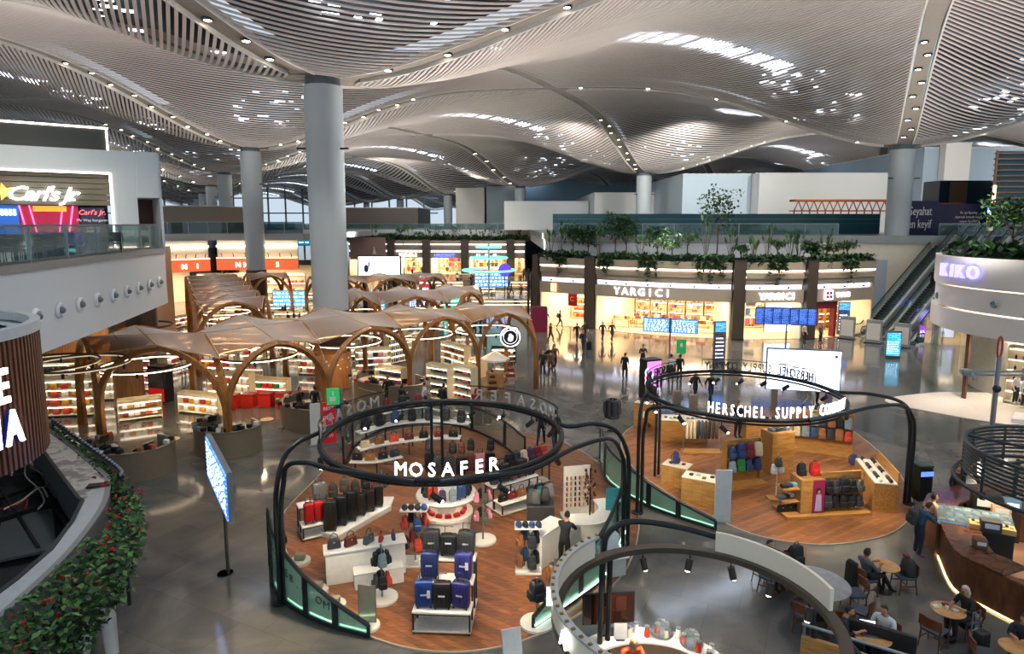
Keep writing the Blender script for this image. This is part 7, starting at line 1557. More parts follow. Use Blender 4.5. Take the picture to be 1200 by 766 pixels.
x, y = at(597, 450); lx, ly = -.1, 37.4; o = thing('round_logo_sign', 'round black sign with white rim and standing figure emblem hanging under the last arch', 'sign', (lx, ly, 3.35)); RX = Matrix.Rotation(PI/2, 4, 'X')
for nm, pr, m, yy in (('disc', [(0, -.06), (.62, -.06), (.62, .06), (0, .06)], BLACK, 0), ('rim', [(.55, .07), (.60, .07), (.60, .09), (.55, .09), (.55, .07)], mat('ffffff', emit=4), 0), ('inner_ring', [(.40, .07), (.415, .07), (.415, .085), (.4, .085)], mat('ffffff', emit=3), 0)):
    MB().lathe(pr, 32).build(nm, m, o).matrix_basis = RX
MB().ell((0, -.09, .08), (.09, .02, .12)).ell((0, -.09, -.12), (.15, .02, .14)).ell((.14, -.09, 0), (.05, .02, .1)).build('emblem', mat('ffffff', emit=2.5), o)
for k, ch in enumerate('KAHVE DUNYASI'):
    if ch != ' ': t = PI*.92-k*PI*.84/12; text(ch, .12, mat('ffffff', emit=3), o, (.47*math.cos(t), -.085, .47*math.sin(t)-.03), (PI/2, 0, 0), .004, name='letter')
MB().tube([(0, 0, .6), (0, 0, 1.2)], .02, 5).build('hanger', BLACK, o)
# hanging screens in the middle distance
for k, (px, z, w, h, c, lb) in enumerate(((345, 6.6, 5.4, 2.0, '1a6a8a', 'wide turquoise screen hanging over the far crowd'), (318, 7.2, 3.4, 1.2, '5a3a8a', 'violet screen hanging left of the turquoise one'))):
    y_ = 100; x_ = (px-600)/750*y_; o = thing('hanging_screen', lb, 'screen', (x_, y_, z)); MB().bx(-w/2, w/2, -.1, .1, 0, h).build('casing', BLACK, o); MB().bx(-w/2+.1, w/2-.1, -.13, -.1, .1, h-.1).build('screen', mat(c, emit=1.5), o)
    MB().bx(-.2, .2, .1, .3, -z, 0).build('post', mat('30343a', .5), o); rows_text(o, -w/2+.3, w/2-.3, .3, h-.3, 3, mat('d8f8ff', emit=3), -.14)
for k, (px, py, w, h, z0, c, e, lb) in enumerate(((576, 350, 4.4, 2.0, 1.6, '4a80e0', 2.2, 'blue flight screens before the bright perfume wall'), (498, 352, 1.4, 3.3, .3, 'c02830', 1.2, 'red information totem in the far middle hall'), (340, 372, 3.4, 1.7, 1.2, '50a8e0', 1.8, 'pale blue screens between the big and second columns'), (445, 370, 1.2, 1.6, .2, '50b0d8', 1.6, 'small blue screen below the large advertising screen'), (530, 372, 1.8, 1.8, .3, '20c8a0', 1.8, 'green turquoise screen at the canopy end'), (297, 380, 1.8, 1.4, .9, 'd8dce0', .8, 'white machine with black base by the second column'), (491, 366, 2.2, 1.0, .6, '4a70c0', 1.4, 'slanted blue white screen in the middle hall'))):
    panel_sign('display_screen', 'screen', lb, px, py, z0, w, h, 0, c, e, True, 4)
x, y = at(573, 352); o = thing('ring_sculpture', 'stack of glowing turquoise horizontal rings round a white mast before the far shops', 'light sculpture', (x, y, 0)); MB().tube([(0, 0, 0), (0, 0, 7.5)], .14, 8).build('mast', WHITE, o)
for z, r in ((4.0, 3.4), (5.6, 2.4), (7.0, 1.6)): MB().tube([(r*math.cos(t*PI/14), r*math.sin(t*PI/14), z) for t in range(28)], .13, 6, True).build('ring_tube', mat('7ae0d8', emit=1.6), o); MB().beam((-r, 0, z), (r, 0, z), .08, .08).build('spoke', WHITE, o)
x, y = at(588, 352); o = thing('round_sign', 'round violet sign disc on a pole before the far shops', 'sign', (x+.4, y, 0)); MB().tube([(0, .1, 0), (0, .1, 4.2)], .07, 6).build('pole', BLACK, o); MB().lathe([(0, -.08), (.85, -.08), (.85, .08), (0, .08)], 24).build('disc', mat('5a3ab0', emit=1.6), o, (0, 0, 4.0)).rotation_euler = (PI/2, 0, 0)
for k, (px, h) in enumerate(((619, 5.5), (623, 5.0))):
    x, y = at(px, 378); o = thing('dark_mast', 'thin dark mast standing left of the curved shops, %s of two' % ('left', 'right')[k], 'mast', (x, y, 0)); MB().bx(-.12, .12, -.12, .12, 0, h).build('shaft', BLACK, o); MB().bx(-.2, .2, -.2, .2, 0, .1).build('foot', BLACK, o)
# a-frame and totem displays near the last arch
for k, (px, py, lb) in enumerate(((598, 446, 'wooden ladder stand of spices behind the last arch'), (577, 462, 'ladder stand with black panel in front of the fifth canopy foot'))):
    x, y = at(px, py); o = thing('ladder_stand', lb, 'display stand', (x, y, 0), .3); MB().beam((-.4, 0, 0), (-.1, 0, 1.7), .05, .05).beam((.4, 0, 0), (.1, 0, 1.7), .05, .05).beam((0, .5, 0), (0, .05, 1.7), .05, .05).build('frame', OAK, o)
    for t in range(4): MB().rbox((0, 0, .25+.36*t), (.8-.17*t, .3, .04), .01).build('shelf', OAK, o); MB().rbox((0, 0, .35+.36*t), (.6-.15*t, .2, .16), .03).build('jars', mat(('8a2a1a', '3a2a1a')[k], .5, vary=.5), o)
x, y = at(541, 468); o = thing('canopy_cart', 'white tent-topped cart at the foot of the fifth arch', 'cart', (*at(580, 452), 0)); MB().lathe([(.9, 1.75), (.1, 2.2), (0, 2.25)], 8).lathe([(.92, 1.65), (.92, 1.76)], 8).build('tent_top', mat('f0ece6', .6), o); MB().lathe([(0, 0), (.55, 0), (.55, .9), (0, .9)], 16).build('drum', mat('c08a50', .5), o); MB().tube([(0, 0, .9), (0, 0, 2.2)], .04, 6).build('pole', WHITE, o)
# ---------------------------------------------------------------- slatted kiosk drum with lit letters, far left
SL = wood('5a3624', '7d4e34', .45, (8, 8, .6)); 
DCx, DCy, DRr = -13.45, 12.9, 3.0
o = thing('slatted_drum', 'round kiosk crown of upright brown slats with large white lit letters at the left edge', 'kiosk', (DCx, DCy, 4.9)); MB().lathe([(DRr-.12, 0), (DRr-.12, 2.75)], 60).build('backing', mat('2a1a12', .6), o)
mb = MB()
for k in range(140):
    t = 2*PI*k/140; mb.box((DRr*math.cos(t), DRr*math.sin(t), 1.35), (.1, .07, 2.75), rz=t)
mb.build('slat_cladding', SL, o)
MB().lathe([(DRr-.5, 2.72), (DRr+.08, 2.72), (DRr+.08, 2.95), (DRr-.12, 2.95), (DRr-.12, 2.6), (0, 2.6)], 60).build('white_coping', mat('c4cbce', .4), o)
LT = mat('ffffff', emit=4.5); BLU = mat('20308a', .4)
def drum_letter(ch, ang, z, size):
    for rr, m, e, nm in ((DRr+.16, LT, .03, 'letter_face'), (DRr+.10, BLU, .07, 'letter_return')):
        text(ch, size, m, o, (rr*math.cos(ang), rr*math.sin(ang), z), (PI/2, 0, ang+PI/2), e, name=nm, sx=.62, bold=.02)
for ch, an, z in (('F', -.38, 1.5), ('E', -.09, 1.5), ('T', -.36, .6), ('I', -.15, .6), ('A', -.03, .6)): drum_letter(ch, an, z, 1.0)
# ---------------------------------------------------------------- terrace kiosk with open roof, marble ledge and flowering hedge
MARB = None
def marble():
    m = bpy.data.materials.new('marble'); m.use_nodes = True; nt = m.node_tree; b = nt.nodes['Principled BSDF']; L = nt.links.new
    tc = nt.nodes.new('ShaderNodeTexCoord'); n = nt.nodes.new('ShaderNodeTexNoise'); n.inputs['Scale'].default_value = 1.6; n.inputs['Detail'].default_value = 8; n.inputs['Distortion'].default_value = 2.4; L(tc.outputs['Object'], n.inputs['Vector'])
    cr = nt.nodes.new('ShaderNodeValToRGB'); e = cr.color_ramp.elements; e[0].position = .42; e[0].color = (*lin('8a8580'), 1); e[1].position = .52; e[1].color = (*lin('c9c5be'), 1); L(n.outputs['Fac'], cr.inputs[0]); L(cr.outputs[0], b.inputs['Base Color']); b.inputs['Roughness'].default_value = .35; return m
MARB = marble(); TZ = 3.5
def ap(px, py, z=TZ): return at(px, py, z)
inner = [ap(38, 512), ap(62, 545), ap(92, 585), ap(97, 588), ap(85, 612), ap(60, 645), ap(20, 680), ap(-20, 710)]
outer = [ap(48, 498), ap(80, 520), ap(118, 552), ap(126, 563), ap(122, 590), ap(95, 630), ap(60, 668), ap(0, 722), ap(-20, 735)]
K0 = Vector(inner[0]); o = thing('terrace_ledge', 'marble and white ledge ring round the open kiosk roof at lower left', 'ledge', (K0.x, K0.y, 0))
def seg_poly(A, B): return [(p[0]-K0.x, p[1]-K0.y) for p in A]+[(p[0]-K0.x, p[1]-K0.y) for p in reversed(B)]
MB().prism(seg_poly(inner[:4], outer[:4])[::-1], TZ-.35, TZ).build('marble_ledge', MARB, o); MB().prism(seg_poly(inner[3:], outer[3:])[::-1], TZ-.35, TZ+.02).build('white_ledge', mat('b6bcc0', .4), o)
MB().wall([(p[0]-K0.x, p[1]-K0.y) for p in inner], TZ-1.1, TZ+.06, .08).build('inner_upstand', mat('34383c', .5), o)
sp = [(p.x-K0.x, p.y-K0.y) for p in spline([(*q, 0) for q in outer], 4)]
MB().wall(sp, TZ-.5, TZ+.03, .12).build('outer_fascia', mat('8a8a88', .4), o)
MB().bx(-.25, .25, -.12, .12, TZ+.02, TZ+.06).build('black_socket', BLACK, o, tuple(Vector(ap(116, 570))-K0)+(0,), .3)
# beams and ducts on the roof
o = thing('kiosk_roof', 'dark open kiosk roof of steel beams, cables and a loose grey board', 'roof', (K0.x, K0.y, 0))
rp = [(p[0]-K0.x, p[1]-K0.y) for p in inner]+[(-9.5, -9.5), (-9.5, 2), (-3, 2.0)]
MB().prism(rp[::-1], TZ-1.25, TZ-1.15).build('roof_sheet', mat('23272a', .7, vary=.4), o)
DKB = mat('1a1c1e', .5, .4)
for (p, q, w) in (((0, 560), (130, 540), .16), ((-40, 622), (95, 578), .2), ((20, 525), (95, 640), .1), ((35, 515), (110, 620), .1), ((60, 540), (100, 600), .09), ((-20, 590), (60, 560), .08), ((0, 690), (70, 640), .12), ((0, 570), (45, 640), .07)):
    a_ = Vector(ap(*p, TZ-.9))-K0; b_ = Vector(ap(*q, TZ-.9))-K0; MB().beam((a_.x, a_.y, TZ-.95), (b_.x, b_.y, TZ-.95), w, w*1.3).build('roof_beam', DKB, o)
b_ = [Vector(ap(*p, TZ-1))-K0 for p in ((2, 610), (62, 598), (66, 645), (-6, 660))]
MB().prism([(v.x, v.y) for v in b_][::-1], TZ-1.0, TZ-.94).build('grey_board', mat('4a5256', .5, vary=.25, scale=2), o)
for col, P in (('8a1c1c', ((-5, 600), (20, 595), (32, 588), (30, 600))), ('b9b0a0', ((14, 560), (18, 545), (30, 545), (30, 560), (45, 575), (52, 590), (45, 600))), ('c9c0b0', ((5, 600), (25, 590), (48, 574), (56, 585))), ('777777', ((35, 550), (52, 560), (55, 572), (40, 575)))):
    MB().tube(spline([(*(Vector(ap(*p, TZ-.8))-K0), TZ-.72) for p in P], 5), .022, 5).build('cable', mat(col, .5), o)
# white steel legs under the terrace
o = thing('kiosk_leg_frame', 'white bulging steel legs and braces carrying the flowering terrace', 'frame', (*at(120, 745, 0), 0)); x0_, y0_ = at(120, 745, 0)
WL = mat('c9c6c0', .4)
for (P, r) in ((((122, 650), (124, 700), (132, 766)), .13), (((110, 668), (104, 720), (98, 766)), .12), (((122, 655), (135, 690), (118, 725)), .1), (((40, 740), (42, 766)), .1)):
    zz = [3.2, 1.8, .6][:len(P)]; MB().tube([(at(*p, z)[0]-x0_, at(*p, z)[1]-y0_, z) for p, z in zip(P, zz)], [r, r*1.35, r][:len(P)], 10).build('leg', WL, o)
# the hedge itself
hp = [ap(52, 492, 3.6), ap(90, 520, 3.6), ap(128, 552, 3.6), ap(148, 580, 3.6), ap(140, 615, 3.6), ap(112, 655, 3.6), ap(75, 695, 3.6), ap(30, 735, 3.6), ap(-20, 775, 3.6)]
HP = spline([(*q, 0) for q in hp], 8); o = MB(); rnd = random.Random(3)
nH = len(HP)
for i in range(2600):
    t = rnd.random(); k = min(nH-2, int(t*(nH-1))); p = HP[k].lerp(HP[k+1], rnd.random()); wd = .16+.38*min(1, max(0, (t-.30)*3))
    z = 3.35+rnd.uniform(-.55, .28)*(.55+.6*min(1, max(0, (t-.3)*3))); off_ = rnd.uniform(-wd, wd)
    d = (HP[k+1]-HP[k]).normalized(); leafy(o, (p.x-d.y*off_, p.y+d.x*off_, z), (.06, .06, .06), 3, .15, .055, (0, 1, 2, 3), .3)
core = []
MB_ = MB(); 
hd = o.build('hedge_foliage', GREENS, smooth=0); tag(hd, 'trailing leafy hedge with red blooms spilling over the terrace ledge at lower left', 'hedge', kind='stuff')
MB().tube([(p.x, p.y, 3.2) for p in HP], .16, 6).build('planter_trough', mat('22301e', .7), hd)
fl = MB()
for i in range(150):
    t = .25+.75*rnd.random(); k = min(nH-2, int(t*(nH-1))); p = HP[k].lerp(HP[k+1], rnd.random()); d = (HP[k+1]-HP[k]).normalized(); off_ = rnd.uniform(-.4, .4); c = Vector((p.x-d.y*off_, p.y+d.x*off_, 3.35+rnd.uniform(-.4, .35)))
    for q in range(3): fl.ell(tuple(c+Vector((rnd.uniform(-.04, .04), rnd.uniform(-.04, .04), rnd.uniform(-.03, .03)))), .03, 6, 4)
f_ = fl.build('red_blooms', mat('b01c24', .5, vary=.3), hd); f_['kind'] = 'stuff'
rl = [ap(62, 492, 3.75), ap(100, 520, 3.75), ap(139, 549, 3.75), ap(142, 560, 3.7)]
o = thing('studded_handrail', 'black studded rail edging the far side of the hedge', 'rail', (rl[0][0], rl[0][1], 0)); Q = [(p[0]-rl[0][0], p[1]-rl[0][1], 3.72) for p in rl]; MB().tube(spline(Q, 6), .07, 6).build('rail', BLACK, o)
mb = MB(); SQ = spline(Q, 12)
for p in SQ: mb.ell(tuple(p+Vector((0, 0, .07))), .04, 6, 4)
mb.build('studs', STEEL, o); MB().tube([(Q[0][0], Q[0][1], 0), (Q[0][0], Q[0][1], 3.7)], .05, 6).tube([(Q[2][0], Q[2][1], 0), (Q[2][0], Q[2][1], 3.7)], .05, 6).build('post', BLACK, o)
x, y = at(58, 745, 0); o = thing('round_table', 'black round table top glimpsed below the flowering hedge', 'table', (x+.5, y+.3, 0)); MB().lathe([(0, .72), (.45, .72), (.45, .76), (0, .76)], 20).build('tabletop', BLACK, o); MB().tube([(0, 0, 0), (0, 0, .72)], .05, 8).build('pedestal', BLACK, o)

# ---------------------------------------------------------------- foreground snack kiosk under a flat ring with cream boards
RC = (3.25, 10.65); RRr = 2.45; RZ = 3.0
BRZ = mat('5a5046', .35, .5)
o = thing('ring_canopy', 'flat bronze ring with cream curved boards and track lamps over the snack kiosk, front centre', 'shop sign frame', (*RC, 0))
def rp_(d, r, z): return (r*math.cos(R(d)), r*math.sin(R(d)), z)
mb = MB(); n = 72
mb.lathe([(RRr-.10, -.04), (RRr+.10, -.04), (RRr+.10, .08), (RRr-.10, .08), (RRr-.10, -.04)], n, (0, 0, RZ)); mb.build('flat_ring', BRZ, o)
def board(a0, a1, z0, z1, m, nm, rr=RRr+.05, t=.07):
    P = [rp_(a0+(a1-a0)*k/16, rr, 0)[:2] for k in range(17)]; return MB().wall(P, z0, z1, t).build(nm, m, o)
CRM = mat('f3e8d2', .45, vary=.04)
board(2, 64, RZ+.08, RZ+.5, CRM, 'cream_board'); board(128, 238, RZ+.08, RZ+.5, CRM, 'cream_board'); board(126, 240, RZ+.48, RZ+.53, mat('c9ccc8', .35, .3), 'steel_cap', t=.14)
for k, ch in enumerate('  U A'):
    a = R(150+k*13)
    if ch != ' ': text(ch, .42, LT, o, ((RRr+.14)*math.cos(a), (RRr+.14)*math.sin(a), RZ+.14), (PI/2, 0, a+PI/2), .04, name='letter', sx=.8)
mb = MB()
for k in range(22): a = 126+k*5; mb.box(rp_(a, RRr+.07, RZ+.54), (.06, .05, .03), rz=R(a))
mb.build('brass_studs', mat('9a7a3a', .3, .7), o)
for k, dg in enumerate((100, 76, 56, 36, 165, 14)):
    p = rp_(dg, RRr-.02, RZ-.05); l = MB().tube([(0, 0, 0), (0, 0, -.14)], .015, 5).tube([(0, 0, -.12), (.05*(-1)**k, -.05, -.36)], .075, 12).build('track_lamp', mat('3a3630', .4, .3), o, p); MB().ell((.05*(-1)**k, -.05, -.365), (.055, .055, .02)).build('lens', mat('fff0d8', emit=10), l)
MB().tube([rp_(-8, RRr, RZ), rp_(-20, RRr+.6, RZ-.5), rp_(-28, RRr+1.0, RZ-1.6), rp_(-30, RRr+1.1, 0)], .05, 8).tube([rp_(118, RRr+.02, RZ), rp_(118, RRr+.06, 0)], .06, 8).tube([rp_(123, RRr+.02, RZ), rp_(123, RRr+.06, 0)], .06, 8).build('post', BLACK, o)
# black looped handrail tube behind it
q = [(2.15, 14.2, 0), (2.15, 14.2, 2.2), (2.35, 14.3, 2.85), (3.1, 14.4, 3.0), (4.6, 13.9, 2.9), (6.2, 13.0, 2.6), (6.6, 12.6, 0)]
o = thing('tube_arch', 'black bent tube arch rising between the luggage shop glass and the snack kiosk', 'frame', (2.15, 14.2, 0)); MB().tube(spline([(p[0]-2.15, p[1]-14.2, p[2]) for p in q], 8), .07, 8).build('tube', TUB, o)
# kiosk counter, tv, goods, attendant
x, y = 2.8, 12.0; o = thing('kiosk_counter', 'white lit oval snack counter under the flat ring', 'counter', (x, y, 0)); cp = arc(0, 0, 1.55, -20, 200, 22, ry=1.15)
MB().wall(cp, 0, 1.0, .12).build('curved_front', mat('e6d8c4', .4), o); MB().wall([(p[0]*.9, p[1]*.9) for p in cp], 1.0, 1.05, .5).build('countertop', mat('f2ece2', .3), o); MB().wall([(p[0]*.87, p[1]*.87) for p in cp], .0, .95, .04).build('inner_panel', mat('c9a47c', .5), o)
o = thing('television', 'large dark television facing the snack kiosk with brown blocks on its screen', 'television', (2.12, 13.1, 1.1), .1); o.scale = (.78, .9, .86); MB().rbox((0, 0, .62), (1.5, .07, .85), .02).build('casing', BLACK, o); MB().bx(-.72, .72, -.045, -.036, .22, 1.02).build('screen', mat('2a1610', .08, emit=.0), o); MB().bx(-.05, .05, 0, .06, -.05, .2).build('stand', BLACK, o); MB().bx(-.3, .3, -.15, .15, -.06, -.03).build('foot', BLACK, o)
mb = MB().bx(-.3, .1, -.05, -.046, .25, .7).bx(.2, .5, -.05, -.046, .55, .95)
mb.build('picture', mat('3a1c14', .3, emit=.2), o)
o = thing('price_card', 'white price card standing in front of the television', 'card', (2.35, 12.85, 1.05)); MB().rbox((0, 0, .2), (.28, .02, .38), .005).build('card', WHITE, o); MB().rbox((0, 0, .0), (.2, .1, .02), .005).build('foot', BLACK, o)
for k in range(14):
    a = R(-18+k*9.2); r_ = 1.28 if k % 2 else 1.45; px_, py_ = x+r_*math.cos(a), y+r_*.76*math.sin(a); c = ['f3ede0', 'e9d8b8', 'd8c5a0', 'c9452f'][k % 4 if k % 5 else 3]
    q = thing('glass_jar', '%s filled glass jar on the lit snack counter, %s along it' % ({'f3ede0': 'ivory', 'e9d8b8': 'cream', 'd8c5a0': 'sand', 'c9452f': 'red'}[c], ('left end', 'left part', 'middle', 'right part', 'right end')[min(4, (13-k)//3)]), 'jar', (px_, py_, 1.05), 0, 'jars on the snack counter')
    put('jar_body', cached(('jar', c), lambda: MB().lathe([(0, 0), (.06, 0), (.065, .08), (.055, .16), (.05, .22)], 12).mesh('j', mat(c, .2))), q); put('lid', cached('jlid', lambda: MB().lathe([(.055, .22), (.055, .25), (0, .25)], 12).mesh('j', STEEL)), q)
for k in range(2):
    o = thing('glass_cloche', 'round glass cloche on the snack counter, %s of two' % ('left', 'right')[k], 'cloche', (3.3+k*.55, 13.05-k*.35, 1.08)); MB().lathe([(.22, 0), (.22, .12), (.15, .24), (0, .28)], 18).build('dome', glass('d8e4e8', .4, .9), o); MB().lathe([(0, 0), (.25, 0), (.25, .03)], 18).build('plate', STEEL, o)
person(2.42, 12.2, 0, .2, 'reach', 'attendant in bright orange top with tied hair behind the lit snack counter', top='e04a18', leg='202226', hair='blond')
for dx, dy, p in ((0, .6, 200), (-.9, .2, 150), (.9, .4, 180)): spot('kiosk_spot', (x+dx*.6, y+dy, 2.85), (x+dx, y+dy, 0), p, (1, .88, .7), 110, .7, .05)
o = thing('menu_stand', 'white slanted menu board on a stand at the bottom edge beside the luggage shop', 'menu board', (.0, 12.6, 0), .3); MB().tube([(0, 0, 0), (0, 0, 1.0)], .03, 6).build('pole', STEEL, o); MB().box((.0, 0, 1.15), (.42, .04, .6), rx=-.25, ry=.0).build('board', mat('dcdad6', .4), o); MB().lathe([(0, 0), (.2, 0), (.2, .03)], 12).build('foot', STEEL, o)
# wooden barrier desk with laptop, front right
o = thing('wooden_partition', 'orange wooden partition at the bottom edge below the ring post', 'partition', (*at(962, 766, .9), 0), -.55); MB().rbox((.9, 0, .6), (2.6, .12, 1.2), .02).build('panel', OAK, o); MB().tube([(-.4, 0, 1.45), (2.3, 0, 1.45)], .035, 8).tube([(-.35, 0, 1.2), (-.35, 0, 1.45)], .03, 6).tube([(2.2, 0, 1.2), (2.2, 0, 1.45)], .03, 6).build('top_rail', STEEL, o)
o = thing('dark_sofa', 'dark upholstered bench behind the wooden partition', 'bench', (*at(1010, 752, .5), 0), -.55); MB().rbox((.3, .25, .4), (1.5, .5, .3), .06).build('seat', mat('1a1a1e', .6), o); MB().rbox((.3, .02, .7), (1.5, .14, .6), .05).build('backrest', mat('1a1a1e', .6), o); MB().bx(-.4, 1.0, .05, .45, 0, .25).build('plinth', BLACK, o)

# ---------------------------------------------------------------- cafe: chairs, tables, wooden bar, louvred ring
CW = wood('4a2a1a', '6e4228', .4, (6, 6, 1)); LEA = mat('5f3020', .45)
def cafe_chair(x, y, a, lab, seat='3a4450', grp=None, back='6a3a26'):
    o = thing('cafe_chair', lab, 'chair', (x, y, 0), a, grp)
    put('seat', cached(('ccs', seat), lambda: MB().rbox((0, 0, .46), (.46, .46, .07), .03).mesh('s', mat(seat, .6))), o)
    def bk():
        mb = MB(); mb.grid(lambda u, v: ((u-.5)*.48, .22+.05*math.sin(PI*u)*1+.0, .58+.24*v), 8, 3); k = MB(); k.grid(lambda u, v: ((u-.5)*.48, .25+.05*math.sin(PI*u), .58+.24*v), 8, 3); k.f = [f[::-1] for f in k.f]; mb.join(k); mb.tube([(-.24, .235, .58), (-.24, .235, .82), (0, .285, .82), (.24, .235, .82), (.24, .235, .58)], .018, 5); return mb.mesh('b', wood('5a2f1c', '7d4a2c', .4))
    put('backrest', cached('ccb', bk), o)
    for sx in (-1, 1):
        put('leg', cached(('ccl', sx), lambda: MB().tube([(sx*.2, -.2, .44), (sx*.22, -.23, 0)], [.022, .014], 6).mesh('l', CW)), o); put('leg', cached(('ccr', sx), lambda: MB().tube([(sx*.23, .235, .62), (sx*.2, .19, .44), (sx*.22, .25, 0)], [.018, .022, .014], 6).mesh('l', CW)), o)
    put('stretcher', cached('ccx', lambda: MB().beam((-.2, -.21, .24), (-.2, .21, .24), .02, .03).beam((.2, -.21, .24), (.2, .21, .24), .02, .03).beam((-.2, 0, .24), (.2, 0, .24), .02, .02).mesh('x', CW)), o); return o
def cafe_table(px, py, r, lab, top, z=.75):
    x, y = at(px, py, z); o = thing('cafe_table', lab, 'table', (x, y, 0)); MB().lathe([(0, z-.03), (r-.02, z-.03), (r, z-.015), (r, z), (0, z)], 32).build('tabletop', top, o); MB().tube([(0, 0, .02), (0, 0, z-.03)], .04, 8).build('pedestal', BLACK, o); MB().lathe([(0, .04), (r*.62, .02), (r*.65, 0)], 24).build('base', BLACK, o); return x, y
TT = wood('a87a4c', 'c99a66', .35, (4, 4, 4))
t1 = cafe_table(1037, 662, .37, 'small round wooden cafe table beside the man in grey hood', TT); t2 = cafe_table(1111, 714, .37, 'small round wooden cafe table with cups before the woman in sunglasses', TT); t3 = cafe_table(955, 682, .85, 'large round marbled table behind the cream curved board', mat('8a8c90', .3, vary=.5, scale=5)); t4 = cafe_table(1192, 758, .34, 'round cafe table cut by the lower right corner', TT); t5 = cafe_table(1022, 745, .4, 'round cafe table with laptop behind the partition', TT)
def chair_at(tx, ty, ang, d, lab, **k): x = tx+math.cos(ang)*d; y = ty+math.sin(ang)*d; cafe_chair(x, y, ang-PI/2, lab, **k); return x, y, ang-PI/2
c1 = chair_at(*t1, 3.4, .62, 'cafe chair under the man in grey hood'); c2 = chair_at(*t1, .0, .55, 'cafe chair piled with coats right of the small wooden table')
c3 = chair_at(*t2, 3.7, .6, 'empty cafe chair with curved wooden back left of the cup table'); c4 = chair_at(*t2, .15, .55, 'cafe chair under the woman in sunglasses')
for k, (an, d) in enumerate(((.0, 1.05), (-.75, 1.1), (-1.5, 1.1), (-2.2, 1.1), (2.4, 1.15), (1.7, 1.1))): chair_at(*t3, an, d, 'cafe chair %s of the large marbled table' % ('right', 'near right', 'near', 'near left', 'far left', 'far')[k])
c5 = chair_at(*t5, 2.6, .6, 'cafe chair behind the laptop, left'); c6 = chair_at(*t5, .6, .6, 'cafe chair behind the laptop, right'); c7 = chair_at(*t4, 2.8, .6, 'cafe chair left of the corner table'); c8 = chair_at(*t4, .7, .6, 'cafe chair right of the corner table')
person(*c1[:2], 0, c1[2], 'sitback', 'man in grey hooded top and black trousers sitting at the small wooden table', top='4a5258', leg='15171a', skin=SKIND, bag=None)
person(*c4[:2], 0, c4[2], 'sit', 'woman with long grey blond hair, sunglasses and black fur coat at the cup table', top='15161a', leg='202226', hair='grey', long_=True, coat=True)
x_, y_ = c4[0], c4[1]; sg_ = bpy.data.objects[-1] if False else None
pl = [p for p in bpy.data.objects if p.get('label', '').startswith('woman with long grey')][0]
MB().rbox((-.035, -.1, .012), (.055, .02, .035), .01).rbox((.035, -.1, .012), (.055, .02, .035), .01).beam((-.07, -.09, .015), (.07, -.09, .015), .01, .01).build('sunglasses', mat('101010', .2), pl, (0, -.12, 1.21)).rotation_euler = (.3, 0, 0)
for k, (dx, dy, c, nm) in enumerate(((-.15, .08, 'f3ede0', 'white cup'), (-.02, .02, 'f3ede0', 'white bowl'), (.14, -.05, 'd8d8d8', 'crumpled paper bag'), (.05, .18, '7b1e2a', 'dark red box'), (-.25, .1, 'e9e2d2', 'folded napkin'))):
    q = MB().lathe([(0, 0), (.03, 0), (.045, .08), (.038, .085)], 12).build('cup', mat(c, .4), None, (t2[0]+dx, t2[1]+dy, .75)) if k < 2 else MB().rbox((0, 0, .03), (.13, .1, .06), .015).build(('paper_bag', 'small_box', 'napkin')[k-2], mat(c, .5), None, (t2[0]+dx, t2[1]+dy, .75)); tag(q, nm+' on the small round table before the woman in sunglasses', nm.split()[-1])
o = thing('coat_pile', 'dark olive coat and bag draped over the chair right of the small wooden table', 'coat', (c2[0], c2[1], .5), c2[2]); MB().rbox((0, .1, .22), (.5, .4, .5), .15, taper=.6).build('coat', mat('2c2e28', .8), o); MB().rbox((-.05, .05, .5), (.16, .14, .1), .04).build('scarf', mat('6a1830', .7), o)
o = thing('hanging_coat', 'black coat hanging down behind the man in grey hood', 'coat', (c1[0]-.12, c1[1]+.15, .12), c1[2]); MB().rbox((0, .22, .38), (.45, .12, .72), .05, taper=.85).build('cloth', mat('15171a', .8), o); MB().rbox((0, .2, .75), (.3, .1, .08), .03).build('collar', mat('1e2024', .8), o)
person(t3[0]-.8, t3[1]+1.25, 0, .6, 'sit', 'woman with dark bun and black top sitting behind the large marbled table', top='15171a', hair='black'); cafe_chair(t3[0]-.8, t3[1]+1.25, .6, 'cafe chair under the woman with dark bun')
backpack(t3[0]+.1, t3[1]+1.3, .5, .2, '1c2420', 'large dark green rucksack on a chair behind the marbled table', None, 1.3); cafe_chair(t3[0]+.1, t3[1]+1.3, 0.1, 'cafe chair carrying the dark green rucksack')
person(t3[0]+1.35, t3[1]+.5, 0, -1.3, 'stand', 'person in dark grey jacket at the right side of the marbled table', top='2c3238', leg='15171a') if False else None
person(*c5[:2], 0, c5[2], 'sit', 'man in black seen behind the laptop at the bottom edge', top='17191d'); person(*c6[:2], 0, c6[2], 'sit', 'man in white shirt looking down, right of the laptop', top='c9ccd0', leg='202226'); person(*c8[:2], 0, c8[2], 'sit', 'person in navy sitting at the lower right corner table', top='1c2430')
o = thing('laptop', 'open laptop with bright white video call screen', 'laptop', (t5[0]-.05, t5[1]+.05, .75), 2.9+PI); MB().rbox((0, 0, .01), (.36, .25, .02), .005).build('keyboard_base', STEEL, o); MB().box((0, .15, .14), (.36, .015, .25), rx=-.2).build('lid', BLACK, o); MB().box((0, .14, .14), (.33, .012, .22), rx=-.2).build('screen', mat('cfe6ff', emit=2.6), o)
